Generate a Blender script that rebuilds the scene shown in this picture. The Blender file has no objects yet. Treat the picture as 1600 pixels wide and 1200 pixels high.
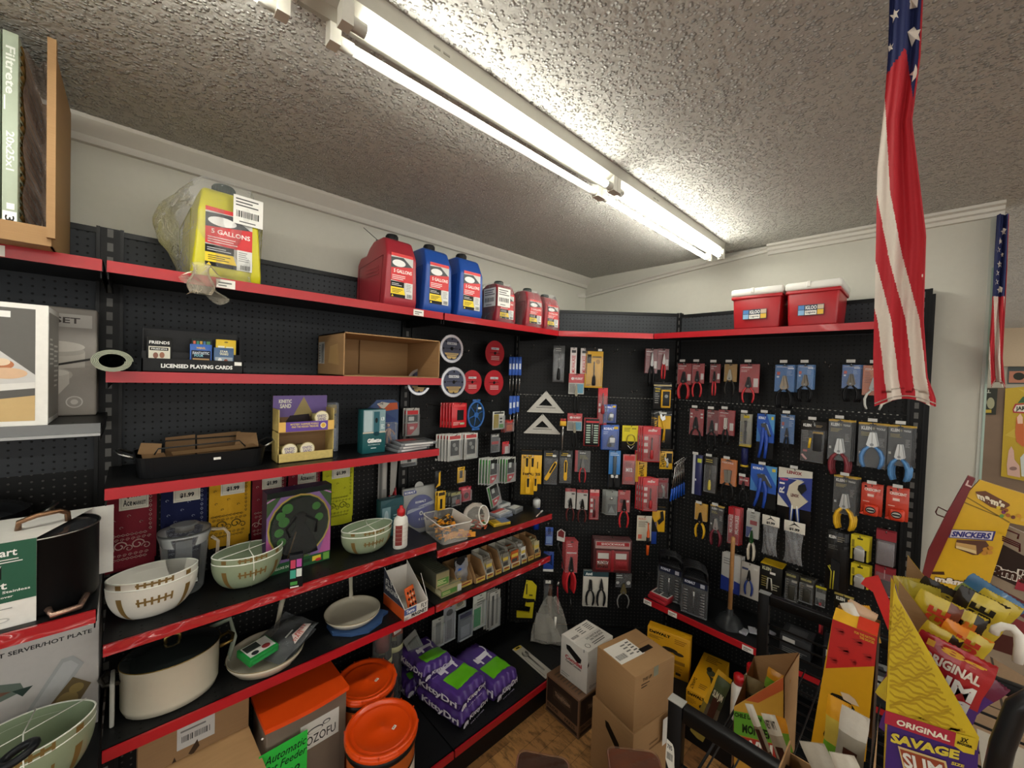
import bpy, bmesh, math, random
from mathutils import Matrix, Vector
random.seed(7)
PI = math.pi
scene = bpy.context.scene
COL = scene.collection

# ------------------------------------------------------------------ camera
F_PX = 621.69
CAM_Z = 2.0
RW = [[0.7248078709898178, -0.6881259621259008, 0.03370772017670628],
      [0.008542997428218, -0.03994552647241747, -0.9991653377243342],
      [0.6888980819730514, 0.7244908661695776, -0.0230741736733087]]
cd = bpy.data.cameras.new('camera')
cam = bpy.data.objects.new('camera', cd); COL.objects.link(cam)
cd.sensor_width = 36.0; cd.lens = F_PX / 1600 * 36.0; cd.clip_start = .02
mw = Matrix.Identity(4)
for i in range(3):
    mw[i][0] = RW[0][i]; mw[i][1] = -RW[1][i]; mw[i][2] = -RW[2][i]
mw[2][3] = CAM_Z
cam.matrix_world = mw
scene.camera = cam

# ------------------------------------------------------------------ world, exposure
w = bpy.data.worlds.new('world'); scene.world = w; w.use_nodes = True
w.node_tree.nodes['Background'].inputs[0].default_value = (1.0, .985, .93, 1)
w.node_tree.nodes['Background'].inputs[1].default_value = .95
vs = scene.view_settings
vs.view_transform = 'Standard'; vs.look = 'None'; vs.gamma = 1; vs.exposure = 0.8
vs.use_curve_mapping = False
TUBE = 20.0      # emission of the fluorescent tubes

# ------------------------------------------------------------------ materials
def lin(h):
    h = h.lstrip('#')
    o = []
    for i in (0, 2, 4):
        c = int(h[i:i+2], 16) / 255
        o.append(c / 12.92 if c <= .04045 else ((c + .055) / 1.055) ** 2.4)
    return (o[0], o[1], o[2], 1)
_M = {}
def nt(m):
    m.use_nodes = True
    return m.node_tree.nodes, m.node_tree.links
def M(h, rough=.5, metal=0.0, bump=0.0, bs=60.0, coat=0.0, vary=.06):
    """plain paint / plastic / card with a little procedural variation"""
    k = (h, rough, metal, bump, bs, coat, vary)
    if k in _M: return _M[k]
    m = bpy.data.materials.new('paint_' + h.lstrip('#')); N, L = nt(m)
    p = N['Principled BSDF']; c = lin(h)
    p.inputs['Roughness'].default_value = rough; p.inputs['Metallic'].default_value = metal
    p.inputs['Coat Weight'].default_value = coat
    if sum(c[:3]) < .12 and not metal: p.inputs['Specular IOR Level'].default_value = .22
    tc = N.new('ShaderNodeTexCoord'); no = N.new('ShaderNodeTexNoise')
    no.inputs['Scale'].default_value = bs; no.inputs['Detail'].default_value = 3
    L.new(tc.outputs['Object'], no.inputs['Vector'])
    r = N.new('ShaderNodeMapRange')
    r.inputs['To Min'].default_value = 1 - vary; r.inputs['To Max'].default_value = 1 + vary
    L.new(no.outputs[0], r.inputs[0])
    mx = N.new('ShaderNodeVectorMath'); mx.operation = 'SCALE'
    mx.inputs[0].default_value = c[:3]; L.new(r.outputs[0], mx.inputs['Scale'])
    L.new(mx.outputs[0], p.inputs['Base Color'])
    if bump:
        b = N.new('ShaderNodeBump'); b.inputs['Strength'].default_value = bump
        b.inputs['Distance'].default_value = .004
        L.new(no.outputs[0], b.inputs['Height']); L.new(b.outputs[0], p.inputs['Normal'])
    _M[k] = m; return m
def clear(h='#ffffff', a=.22, rough=.08, wr=0.0, name='clear'):
    """thin clear plastic: mostly see-through with a gloss, wrinkled by a bump when wr>0"""
    k = ('clear', h, a, rough, wr)
    if k in _M: return _M[k]
    m = bpy.data.materials.new(name + '_plastic'); N, L = nt(m)
    p = N['Principled BSDF']; p.inputs['Base Color'].default_value = lin(h)
    p.inputs['Roughness'].default_value = rough
    fr = N.new('ShaderNodeFresnel'); fr.inputs[0].default_value = 1.45
    ad = N.new('ShaderNodeMath'); ad.operation = 'ADD'; ad.inputs[1].default_value = a; ad.use_clamp = True
    L.new(fr.outputs[0], ad.inputs[0]); L.new(ad.outputs[0], p.inputs['Alpha'])
    if wr:
        tc = N.new('ShaderNodeTexCoord'); no = N.new('ShaderNodeTexNoise')
        no.inputs['Scale'].default_value = 22; no.inputs['Detail'].default_value = 4; no.inputs['Distortion'].default_value = 1.2
        L.new(tc.outputs['Object'], no.inputs['Vector'])
        b = N.new('ShaderNodeBump'); b.inputs['Strength'].default_value = wr; b.inputs['Distance'].default_value = .02
        L.new(no.outputs[0], b.inputs['Height']); L.new(b.outputs[0], p.inputs['Normal']); L.new(b.outputs[0], fr.inputs['Normal'])
    _M[k] = m; return m
def emit(h, s):
    k = ('emit', h, s)
    if k in _M: return _M[k]
    m = bpy.data.materials.new('lit_tube'); N, L = nt(m)
    p = N['Principled BSDF']; p.inputs['Base Color'].default_value = lin('#f4f4ee')
    p.inputs['Emission Color'].default_value = lin(h); p.inputs['Emission Strength'].default_value = s
    _M[k] = m; return m
def math_node(N, L, op, a, b=None, c=None, clamp=False):
    n = N.new('ShaderNodeMath'); n.operation = op; n.use_clamp = clamp
    for i, x in enumerate((a, b, c)):
        if x is None: continue
        if hasattr(x, 'links') or hasattr(x, 'is_linked'): L.new(x, n.inputs[i])
        else: n.inputs[i].default_value = x
    return n.outputs[0]
def peg_material(name, base, hole, seam=None):
    """painted steel pegboard: 1 inch grid of holes in the board's own x/z plane"""
    m = bpy.data.materials.new(name); N, L = nt(m); p = N['Principled BSDF']
    tc = N.new('ShaderNodeTexCoord'); sx = N.new('ShaderNodeSeparateXYZ'); L.new(tc.outputs['Object'], sx.inputs[0])
    g = .0254
    def cell(o):
        q = math_node(N, L, 'DIVIDE', o, g); q = math_node(N, L, 'FRACT', q)
        q = math_node(N, L, 'SUBTRACT', q, .5); return math_node(N, L, 'MULTIPLY', q, q)
    d = math_node(N, L, 'SQRT', math_node(N, L, 'ADD', cell(sx.outputs[0]), cell(sx.outputs[2])))
    mask = math_node(N, L, 'LESS_THAN', d, .135)
    rim = math_node(N, L, 'SUBTRACT', 1.0, math_node(N, L, 'DIVIDE', d, .22, clamp=True), clamp=True)
    no = N.new('ShaderNodeTexNoise'); no.inputs['Scale'].default_value = 9; no.inputs['Detail'].default_value = 5
    L.new(tc.outputs['Object'], no.inputs['Vector'])
    r = N.new('ShaderNodeMapRange'); r.inputs['To Min'].default_value = .75; r.inputs['To Max'].default_value = 1.25
    L.new(no.outputs[0], r.inputs[0])
    sc = N.new('ShaderNodeVectorMath'); sc.operation = 'SCALE'; sc.inputs[0].default_value = lin(base)[:3]; L.new(r.outputs[0], sc.inputs['Scale'])
    mix = N.new('ShaderNodeMix'); mix.data_type = 'RGBA'
    L.new(mask, mix.inputs[0]); L.new(sc.outputs[0], mix.inputs[6]); mix.inputs[7].default_value = lin(hole)
    L.new(mix.outputs[2], p.inputs['Base Color'])
    p.inputs['Roughness'].default_value = .6; p.inputs['Specular IOR Level'].default_value = .3
    b = N.new('ShaderNodeBump'); b.inputs['Strength'].default_value = .6; b.inputs['Distance'].default_value = .002; b.invert = True
    L.new(rim, b.inputs['Height']); L.new(b.outputs[0], p.inputs['Normal'])
    return m
def ceiling_material():
    m = bpy.data.materials.new('popcorn_plaster'); N, L = nt(m); p = N['Principled BSDF']
    tc = N.new('ShaderNodeTexCoord')
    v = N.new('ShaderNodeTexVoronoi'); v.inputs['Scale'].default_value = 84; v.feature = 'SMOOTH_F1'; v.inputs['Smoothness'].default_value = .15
    n1 = N.new('ShaderNodeTexNoise'); n1.inputs['Scale'].default_value = 55; n1.inputs['Detail'].default_value = 4
    n2 = N.new('ShaderNodeTexNoise'); n2.inputs['Scale'].default_value = 3; n2.inputs['Detail'].default_value = 2
    for q in (v, n1, n2): L.new(tc.outputs['Object'], q.inputs['Vector'])
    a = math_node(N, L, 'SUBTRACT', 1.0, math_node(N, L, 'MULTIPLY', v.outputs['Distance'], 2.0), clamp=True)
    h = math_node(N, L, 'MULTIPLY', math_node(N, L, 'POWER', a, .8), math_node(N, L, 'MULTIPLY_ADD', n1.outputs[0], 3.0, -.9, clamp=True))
    h = math_node(N, L, 'ADD', h, math_node(N, L, 'MULTIPLY', n1.outputs[0], .25))
    b = N.new('ShaderNodeBump'); b.inputs['Strength'].default_value = 1.0; b.inputs['Distance'].default_value = .02
    L.new(h, b.inputs['Height']); L.new(b.outputs[0], p.inputs['Normal'])
    r = N.new('ShaderNodeMapRange'); r.inputs['To Min'].default_value = .88; r.inputs['To Max'].default_value = 1.05
    L.new(n2.outputs[0], r.inputs[0])
    sc = N.new('ShaderNodeVectorMath'); sc.operation = 'SCALE'; L.new(r.outputs[0], sc.inputs['Scale'])
    bead = N.new('ShaderNodeMix'); bead.data_type = 'RGBA'; bead.inputs[6].default_value = lin('#bebcb5'); bead.inputs[7].default_value = lin('#e6e4de')  # lighter beads over a darker base: shade between the beads painted into the colour
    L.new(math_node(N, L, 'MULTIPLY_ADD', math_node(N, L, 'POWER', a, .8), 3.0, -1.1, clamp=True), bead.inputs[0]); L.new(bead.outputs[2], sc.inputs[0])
    L.new(sc.outputs[0], p.inputs['Base Color']); p.inputs['Roughness'].default_value = .8
    return m
def cardboard(h='#a07c52', s=.05):
    k = ('cb', h, s)
    if k in _M: return _M[k]
    m = bpy.data.materials.new('corrugated_card'); N, L = nt(m); p = N['Principled BSDF']
    tc = N.new('ShaderNodeTexCoord'); mp = N.new('ShaderNodeMapping'); mp.inputs['Scale'].default_value = (4, 4, 90)
    no = N.new('ShaderNodeTexNoise'); no.inputs['Scale'].default_value = 3; no.inputs['Detail'].default_value = 5
    L.new(tc.outputs['Object'], mp.inputs[0]); L.new(mp.outputs[0], no.inputs['Vector'])
    r = N.new('ShaderNodeMapRange'); r.inputs['To Min'].default_value = .86; r.inputs['To Max'].default_value = 1.12
    L.new(no.outputs[0], r.inputs[0])
    sc = N.new('ShaderNodeVectorMath'); sc.operation = 'SCALE'; sc.inputs[0].default_value = lin(h)[:3]; L.new(r.outputs[0], sc.inputs['Scale'])
    L.new(sc.outputs[0], p.inputs['Base Color']); p.inputs['Roughness'].default_value = .75
    b = N.new('ShaderNodeBump'); b.inputs['Strength'].default_value = .12; b.inputs['Distance'].default_value = .002
    L.new(no.outputs[0], b.inputs['Height']); L.new(b.outputs[0], p.inputs['Normal'])
    _M[k] = m; return m
def floor_material():
    """worn parquet: square blocks of narrow oak strips, alternately turned, with dark scuffs"""
    m = bpy.data.materials.new('worn_parquet'); N, L = nt(m); p = N['Principled BSDF']
    tc = N.new('ShaderNodeTexCoord'); sx = N.new('ShaderNodeSeparateXYZ'); L.new(tc.outputs['Object'], sx.inputs[0])
    B = .30; S = .075
    fx = math_node(N, L, 'FLOOR', math_node(N, L, 'DIVIDE', sx.outputs[0], B)); fy = math_node(N, L, 'FLOOR', math_node(N, L, 'DIVIDE', sx.outputs[1], B))
    par = math_node(N, L, 'PINGPONG', math_node(N, L, 'ADD', fx, fy), 1.0)
    ua = sx.outputs[0]; ub = sx.outputs[1]
    mixv = N.new('ShaderNodeMix'); mixv.data_type = 'FLOAT'; L.new(par, mixv.inputs[0]); L.new(ua, mixv.inputs[2]); L.new(ub, mixv.inputs[3])
    s = math_node(N, L, 'DIVIDE', mixv.outputs[0], S); fl = math_node(N, L, 'FLOOR', s); fr = math_node(N, L, 'FRACT', s)
    cmb = N.new('ShaderNodeCombineXYZ'); L.new(fl, cmb.inputs[0]); L.new(fx, cmb.inputs[1]); L.new(fy, cmb.inputs[2])
    wn = N.new('ShaderNodeTexWhiteNoise'); L.new(cmb.outputs[0], wn.inputs['Vector'])
    ramp = N.new('ShaderNodeValToRGB'); e = ramp.color_ramp.elements
    e[0].color = lin('#7a5430'); e[1].color = lin('#b58650'); L.new(wn.outputs[0], ramp.inputs[0])
    mp = N.new('ShaderNodeMapping'); mp.inputs['Scale'].default_value = (14, 5, 5); mp.inputs['Rotation'].default_value = (0, 0, .7); L.new(tc.outputs['Object'], mp.inputs[0])
    no = N.new('ShaderNodeTexNoise'); no.inputs['Scale'].default_value = 2.2; no.inputs['Detail'].default_value = 9; no.inputs['Roughness'].default_value = .75; no.inputs['Distortion'].default_value = .4
    L.new(mp.outputs[0], no.inputs['Vector'])
    wear = N.new('ShaderNodeMapRange'); wear.inputs['From Min'].default_value = .40; wear.inputs['From Max'].default_value = .52; wear.inputs['To Min'].default_value = .45; wear.inputs['To Max'].default_value = 1.05
    L.new(no.outputs[0], wear.inputs[0])
    gap = math_node(N, L, 'GREATER_THAN', fr, .035)
    k = math_node(N, L, 'MULTIPLY', wear.outputs[0], math_node(N, L, 'ADD', math_node(N, L, 'MULTIPLY', gap, .6), .4))
    sc = N.new('ShaderNodeVectorMath'); sc.operation = 'SCALE'; L.new(ramp.outputs[0], sc.inputs[0]); L.new(k, sc.inputs['Scale'])
    L.new(sc.outputs[0], p.inputs['Base Color']); p.inputs['Roughness'].default_value = .38
    return m

# ------------------------------------------------------------------ mesh building
_TX = {}
def text_geo(s, bold=.02):
    k = (s, bold)
    if k in _TX: return _TX[k]
    cu = bpy.data.curves.new('t', 'FONT'); cu.body = s; cu.resolution_u = 2; cu.offset = bold
    cu.align_x = 'LEFT'
    ob = bpy.data.objects.new('t', cu)
    me = bpy.data.meshes.new_from_object(ob)
    vs_ = [(v.co.x, v.co.y) for v in me.vertices]; fs = [tuple(f.vertices) for f in me.polygons]
    bpy.data.meshes.remove(me); bpy.data.objects.remove(ob); bpy.data.curves.remove(cu)
    if not vs_: _TX[k] = ([], []); return _TX[k]
    x0 = min(v[0] for v in vs_); x1 = max(v[0] for v in vs_); y0 = min(v[1] for v in vs_); y1 = max(v[1] for v in vs_)
    vs_ = [((a - x0) / (x1 - x0), (b - y0) / (y1 - y0)) for a, b in vs_]
    _TX[k] = (vs_, fs); return _TX[k]

class MB:
    """collects shapes into ONE mesh object; T is the current local transform"""
    def __init__(s): s.v = []; s.f = []; s.mi = []; s.sm = []; s.mats = []; s.T = Matrix.Identity(4)
    def m(s, mat):
        if isinstance(mat, str): mat = M(mat)
        if mat not in s.mats: s.mats.append(mat)
        return s.mats.index(mat)
    def add(s, vs, fs, mat, smooth=False):
        b = len(s.v); k = s.m(mat)
        s.v += [tuple(s.T @ Vector(v)) for v in vs]
        for f in fs: s.f.append(tuple(b + i for i in f)); s.mi.append(k); s.sm.append(smooth)
        return s
    def box(s, x0, x1, y0, y1, z0, z1, mat, bev=0, seg=2):
        if bev:
            bm = bmesh.new(); bmesh.ops.create_cube(bm, size=1)
            for v in bm.verts: v.co = Vector(((x0+x1)/2 + v.co.x*(x1-x0), (y0+y1)/2 + v.co.y*(y1-y0), (z0+z1)/2 + v.co.z*(z1-z0)))
            bmesh.ops.bevel(bm, geom=bm.edges[:], offset=bev, segments=seg, profile=.5, affect='EDGES')
            s.addbm(bm, mat, True); return s
        vs_ = [(x, y, z) for x in (x0, x1) for y in (y0, y1) for z in (z0, z1)]
        return s.add(vs_, [(0,1,3,2),(4,6,7,5),(0,4,5,1),(2,3,7,6),(0,2,6,4),(1,5,7,3)], mat)
    def addbm(s, bm, mat, smooth=False):
        bm.verts.index_update()
        s.add([v.co[:] for v in bm.verts], [tuple(v.index for v in f.verts) for f in bm.faces], mat, smooth); bm.free()
    def hexa(s, p, mat, smooth=False):
        """8 corners: bottom loop of 4, top loop of 4"""
        return s.add(p, [(3,2,1,0),(4,5,6,7),(0,1,5,4),(1,2,6,5),(2,3,7,6),(3,0,4,7)], mat, smooth)
    def prism(s, poly, y0, y1, mat, smooth=False):
        """polygon in x/z extruded from y0 (front) to y1"""
        n = len(poly)
        vs_ = [(a, y0, b) for a, b in poly] + [(a, y1, b) for a, b in poly]
        fs = [tuple(range(n)), tuple(range(2*n-1, n-1, -1))]
        s.add(vs_, fs, mat)
        return s.add(vs_, [(i, (i+1) % n, n+(i+1) % n, n+i)[::-1] for i in range(n)], mat, smooth)
    def prismz(s, poly, z0, z1, mat, smooth=False, top=None):
        n = len(poly); tp = top or poly
        vs_ = [(a, b, z0) for a, b in poly] + [(a, b, z1) for a, b in tp]
        s.add(vs_, [tuple(range(n))[::-1], tuple(range(n, 2*n))], mat)
        return s.add(vs_, [(i, (i+1) % n, n+(i+1) % n, n+i) for i in range(n)], mat, smooth)
    def lathe(s, prof, mat, n=24, c=(0,0,0), sx=1, sy=1, smooth=True, a0=0, a1=2*PI):
        full = abs(a1-a0-2*PI) < 1e-6; k = n if full else n+1
        vs_ = []
        for r, z in prof:
            for i in range(k):
                a = a0 + (a1-a0)*i/n; vs_.append((c[0]+r*math.cos(a)*sx, c[1]+r*math.sin(a)*sy, c[2]+z))
        fs = []
        for j in range(len(prof)-1):
            for i in range(n):
                i2 = (i+1) % k
                fs.append((j*k+i, j*k+i2, (j+1)*k+i2, (j+1)*k+i))
        return s.add(vs_, fs, mat, smooth)
    def disc(s, c, r, mat, n=24, ax='y', y1=None, ry=None):
        """flat ellipse facing -y (or z)"""
        ry = ry or r
        pts = [(c[0]+r*math.cos(2*PI*i/n), c[2]+ry*math.sin(2*PI*i/n)) for i in range(n)]
        if ax == 'y':
            return s.add([(a, c[1], b) for a, b in pts], [tuple(range(n))], mat)
        pts = [(c[0]+r*math.cos(2*PI*i/n), c[1]+ry*math.sin(2*PI*i/n), c[2]) for i in range(n)]
        return s.add(pts, [tuple(range(n))], mat)
    def tube(s, pts, r, mat, n=8, closed=False, r2=None, flat=1.0, caps=True):
        """swept tube; r may be a number or a list of radii"""
        P = [Vector(p) for p in pts]; k = len(P); rr = r if isinstance(r, (list, tuple)) else [r]*k
        vs_ = []; up = None
        for i in range(k):
            if closed: t = P[(i+1) % k] - P[i-1]
            else: t = P[min(i+1, k-1)] - P[max(i-1, 0)]
            if t.length < 1e-9: t = Vector((0,0,1))
            t.normalize()
            if up is None:
                up = Vector((0,1,0)) if abs(t.y) < .9 else Vector((1,0,0))
            u = (up - t*up.dot(t))
            if u.length < 1e-6: u = Vector((1,0,0)) - t*t.x
            u.normalize(); up = u; v = t.cross(u)
            for j in range(n):
                a = 2*PI*j/n; vs_.append(tuple(P[i] + u*(math.cos(a)*rr[i]*flat) + v*(math.sin(a)*rr[i])))
        fs = []
        for i in range(k if closed else k-1):
            i2 = (i+1) % k
            for j in range(n):
                j2 = (j+1) % n; fs.append((i*n+j, i2*n+j, i2*n+j2, i*n+j2))
        if not closed and caps:
            fs.append(tuple(range(n))); fs.append(tuple(range((k-1)*n, k*n))[::-1])
        return s.add(vs_, fs, mat, True)
    def grid(s, fn, nu, nv, mat, smooth=True, matfn=None, wrap=False):
        """surface fn(u,v) with u,v in 0..1"""
        ku = nu if wrap else nu+1
        b = len(s.v); s.v += [tuple(s.T @ Vector(fn(i/nu, j/nv))) for j in range(nv+1) for i in range(ku)]
        for j in range(nv):
            for i in range(nu):
                i2 = (i+1) % ku
                s.f.append((b+j*ku+i, b+j*ku+i2, b+(j+1)*ku+i2, b+(j+1)*ku+i))
                s.mi.append(s.m(matfn((i+.5)/nu, (j+.5)/nv) if matfn else mat)); s.sm.append(smooth)
        return s
    # flat print on a face whose local frame is x right, z up, facing -y
    def rect(s, x0, z0, x1, z1, mat, y=0, k=1):
        return s.add([(x0, y-.0005*k, z0), (x1, y-.0005*k, z0), (x1, y-.0005*k, z1), (x0, y-.0005*k, z1)], [(0,1,2,3)], mat)
    def poly(s, pts, mat, y=0, k=1):
        return s.add([(a, y-.0005*k, b) for a, b in pts], [tuple(range(len(pts)))], mat)
    def text(s, t, x0, z0, x1, z1, mat, y=0, k=2, bold=.02, shear=0, fit=False, bow=0):
        vs_, fs = text_geo(t, bold); W = x1-x0; Hh = z1-z0
        return s.add([(x0+a*W+shear*b*Hh, y-.0005*k, z0+b*Hh+bow*math.sin(PI*a)) for a, b in vs_], fs, mat)
    def build(s, name, parent=None, loc=None, rz=None, part_label=None):
        me = bpy.data.meshes.new(name); me.from_pydata(s.v, [], s.f)
        for q in s.mats: me.materials.append(q)
        me.polygons.foreach_set('material_index', s.mi); me.polygons.foreach_set('use_smooth', s.sm)
        me.update()
        o = bpy.data.objects.new(name, me); COL.objects.link(o)
        if parent: o.parent = parent
        if loc is not None: o.location = loc
        if rz is not None: o.rotation_euler = (0, 0, rz)
        if part_label: o['label'] = part_label
        return o
def smooth_auto(o, ang=40):
    me = o.data
    bm = bmesh.new(); bm.from_mesh(me); bmesh.ops.remove_doubles(bm, verts=bm.verts, dist=1e-5)
    for e in bm.edges:
        if len(e.link_faces) == 2 and e.calc_face_angle(0) > math.radians(ang): e.smooth = False
    bm.to_mesh(me); bm.free(); return o
def tag(o, label, cat, group=None, kind=None):
    o['label'] = label; o['category'] = cat
    if group: o['group'] = group
    if kind: o['kind'] = kind
    return o
def thing(name, label, cat, loc=(0,0,0), rz=0, group=None, rot=None):
    o = bpy.data.objects.new(name, None); COL.objects.link(o); o.empty_display_size = .05
    o.location = loc; o.rotation_euler = rot if rot else (0, 0, rz)
    return tag(o, label, cat, group)
def struct(o): o['kind'] = 'structure'; return o
def dup(root, loc=None, rz=None, label=None, group=None, offset=None):
    r = root.copy(); COL.objects.link(r)
    if loc is not None: r.location = loc
    if offset is not None: r.location = Vector(root.location) + Vector(offset)
    if rz is not None: r.rotation_euler = (0, 0, rz)
    if label: r['label'] = label
    if group: r['group'] = group
    for ch in [c for c in COL.objects if c.parent == root]:
        c = ch.copy(); COL.objects.link(c); c.parent = r
        for g in [c2 for c2 in COL.objects if c2.parent == ch]:
            d = g.copy(); COL.objects.link(d); d.parent = c
    return r

# ------------------------------------------------------------------ measured points -> the place
def ray(px, py):
    d = (px-800, py-600, F_PX)
    return Vector([sum(RW[k][i]*d[k] for k in range(3)) for i in range(3)])
C0 = Vector((0, 0, CAM_Z))
def onplane(px, py, p0, n):
    r = ray(px, py); n = Vector(n); t = n.dot(Vector(p0)-C0)/n.dot(r)
    return C0 + r*t
def aY(px, py, y): return onplane(px, py, (0, y, 0), (0, 1, 0))
def aX(px, py, x): return onplane(px, py, (x, 0, 0), (1, 0, 0))
def aZ(px, py, z): return onplane(px, py, (0, 0, z), (0, 0, 1))
# ================================================================== the room
CEIL = 2.881; YW = 2.17; XW = 2.94; XA, XB, XC = -.0674, 1.1518, 2.0662
YB = 2.12; XBK = 2.89      # faces of the pegboards
WALLC = M('#c6c4b8', .7, bump=.15, bs=40, vary=.03)
TRIM = M('#c9c5bb', .45, vary=.03)
b = MB(); b.box(-6, 9, -8, YW+.1, -.1, 0, floor_material()); struct(b.build('floor'))
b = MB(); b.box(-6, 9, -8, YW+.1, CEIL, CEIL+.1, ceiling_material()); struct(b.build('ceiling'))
b = MB(); b.box(-6, XW+.12, YW, YW+.12, 0, CEIL, WALLC); struct(b.build('wall_left'))
b = MB(); b.box(XW, XW+.12, -.165, YW, 0, CEIL, WALLC); struct(b.build('wall_right'))
# far room seen past the end of the right wall
BROWN = M('#7a6450', .5, bump=.2, bs=3, vary=.25)
b = MB(); b.box(8.9, 9.0, -8, YW, 0, 2.9, BROWN); struct(b.build('wall_back'))
b = MB(); b.box(8.8, 9.0, -8, YW, 2.35, CEIL, M('#a8957c', .7)); struct(b.build('trim_1'))
TL_ = M('#8a6e52', .4, vary=.15); TL2 = M('#3c3026', .6)
b = MB(); b.box(3.2, 8.9, -8, YW, 0, .003, TL_)
for k in range(24): b.box(3.2, 8.9, -6+k*.35, -6+k*.35+.012, .003, .004, TL2)
for k in range(8): b.box(3.2+k*.75, 3.212+k*.75, -8, YW, .003, .004, TL2)
struct(b.build('floor'))
# tall back strip of the left wall crown, cornice profile swept along x
def cornice(name, pts, prof, mat):
    """prof: (out, down) pairs; pts: two ends + outward normal"""
    (x0, y0), (x1, y1), (nx, ny), z = pts
    b = MB(); n = len(prof); vs_ = []
    for (x, y) in ((x0, y0), (x1, y1)):
        for o, d in prof: vs_.append((x+nx*o, y+ny*o, z-d))
    b.add(vs_, [(i, (i+1) % n, n+(i+1) % n, n+i) for i in range(n)] + [tuple(range(n)), tuple(range(2*n-1, n-1, -1))], mat)
    return struct(b.build(name))
cornice('trim_2', ((-6, YW), (XW, YW), (0, -1), CEIL), [(0,0),(.055,0),(.05,.012),(.035,.035),(.018,.06),(.016,.085),(0,.088)], TRIM)
cornice('trim_3', ((XW, .75), (XW, -.205), (-1, 0), CEIL-.001), [(0,0),(.05,0),(.05,.014),(.032,.02),(.030,.036),(.018,.042),(.016,.060),(0,.062)], TRIM)
# the loose piece of moulding dropping towards the corner (it carries on over the corner)
b = MB(); n = 6; vs_ = []
for (y, z) in ((2.26, 2.723), (2.15, 2.735), (1.331, 2.815), (.75, 2.86)):
    x = XW if y < 2.2 else XW-.10
    y2 = min(y, 2.165)
    for o, d in [(0,0),(.03,0),(.032,.012),(.02,.02),(.018,.034),(0,.036)]: vs_.append((x-o, y2, z-d+.012))
b.add(vs_, [(j*n+i, j*n+(i+1) % n, (j+1)*n+(i+1) % n, (j+1)*n+i) for j in range(3) for i in range(n)] + [tuple(range(n))], TRIM)
struct(b.build('trim_4'))
b = MB(); b.box(XW-.006, XW+.126, -.182, -.165, 0, CEIL-.06, M('#b9bcb2', .3)); b.box(XW-.010, XW-.006, -.184, -.176, 0, CEIL-.3, M('#9db3a4', .15)); struct(b.build('trim_5'))

# ================================================================== gondola shelving
BLK = M('#161718', .38, bump=.05, bs=30, vary=.12)
BLK2 = M('#0e0e0f', .45, vary=.1)
STEEL = M('#b5b5b0', .28, metal=1.0)
RED = M('#ad1520', .30, coat=.1, vary=.04)
WHITE = M('#e6e4dc', .5)
def wavy_red():
    m = bpy.data.materials.new('wavy_red_strip'); N, L = nt(m); p = N['Principled BSDF']
    p.inputs['Base Color'].default_value = lin('#ab141e'); p.inputs['Roughness'].default_value = .35
    p.inputs['Coat Weight'].default_value = 1; p.inputs['Coat Roughness'].default_value = .015
    tc = N.new('ShaderNodeTexCoord'); mp = N.new('ShaderNodeMapping'); mp.inputs['Scale'].default_value = (1, 1, 2.2); no = N.new('ShaderNodeTexNoise')
    no.inputs['Scale'].default_value = 9; no.inputs['Detail'].default_value = 1
    L.new(tc.outputs['Object'], mp.inputs[0]); L.new(mp.outputs[0], no.inputs['Vector'])
    b = N.new('ShaderNodeBump'); b.inputs['Strength'].default_value = 1; b.inputs['Distance'].default_value = .12
    L.new(no.outputs[0], b.inputs['Height']); L.new(b.outputs[0], p.inputs['Coat Normal'])
    return m
REDW = wavy_red()
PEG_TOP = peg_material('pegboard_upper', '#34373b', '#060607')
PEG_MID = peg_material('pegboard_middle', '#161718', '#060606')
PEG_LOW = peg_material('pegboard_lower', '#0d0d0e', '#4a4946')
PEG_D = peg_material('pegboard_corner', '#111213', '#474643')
def panel_frame(k):
    if k == 'L': return Vector((0, YB, 0)), Vector((1, 0, 0)), Vector((0, 1, 0)), 0.0
    if k == 'R': return Vector((XBK, 1.28, 0)), Vector((0, -1, 0)), Vector((1, 0, 0)), -PI/2
    d = Vector((2.89-2.04, 1.28-2.12, 0)); d.normalize()
    return Vector((2.04, 2.12, 0)), d, Vector((-d.y, d.x, 0)), math.atan2(d.y, d.x)

def board(panel, u0, u1, z0, z1, mat, name, label, cat, rails=True):
    o, d, n, rz = panel_frame(panel); base = o + d*u0; W = u1-u0
    t = thing(name, label, cat, (base.x, base.y, z0), rz)
    q = MB(); q.box(.0, W, .0, .018, 0, z1-z0, mat); q.build('peg_panel', t)
    if rails:
        q = MB(); q.box(0, W, -.006, .02, z1-z0-.02, z1-z0, BLK); q.build('top_rail', t)
    return t
def slotted(panel, u, z0, z1, name, label, w=.032):
    o, d, n, rz = panel_frame(panel); base = o + d*u
    t = thing(name, label, 'shelf upright', (base.x, base.y, z0), rz, 'slotted uprights of the shelving')
    h = z1-z0; q = MB(); q.box(-w, w, -.012, .03, 0, h, BLK2); q.box(-w-.004, -w+.006, -.02, -.01, 0, h, BLK); q.box(w-.006, w+.004, -.02, -.01, 0, h, BLK)
    k = int(h/.0508)
    for i in range(k):
        z = .02+i*.0508; q.add([(-.008, -.0128, z), (.008, -.0128, z), (.008, -.0128, z+.03), (-.008, -.0128, z+.03)], [(0,1,2,3)], M('#5e5d59', .5))
    q.build('post', t)
    return t
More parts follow.
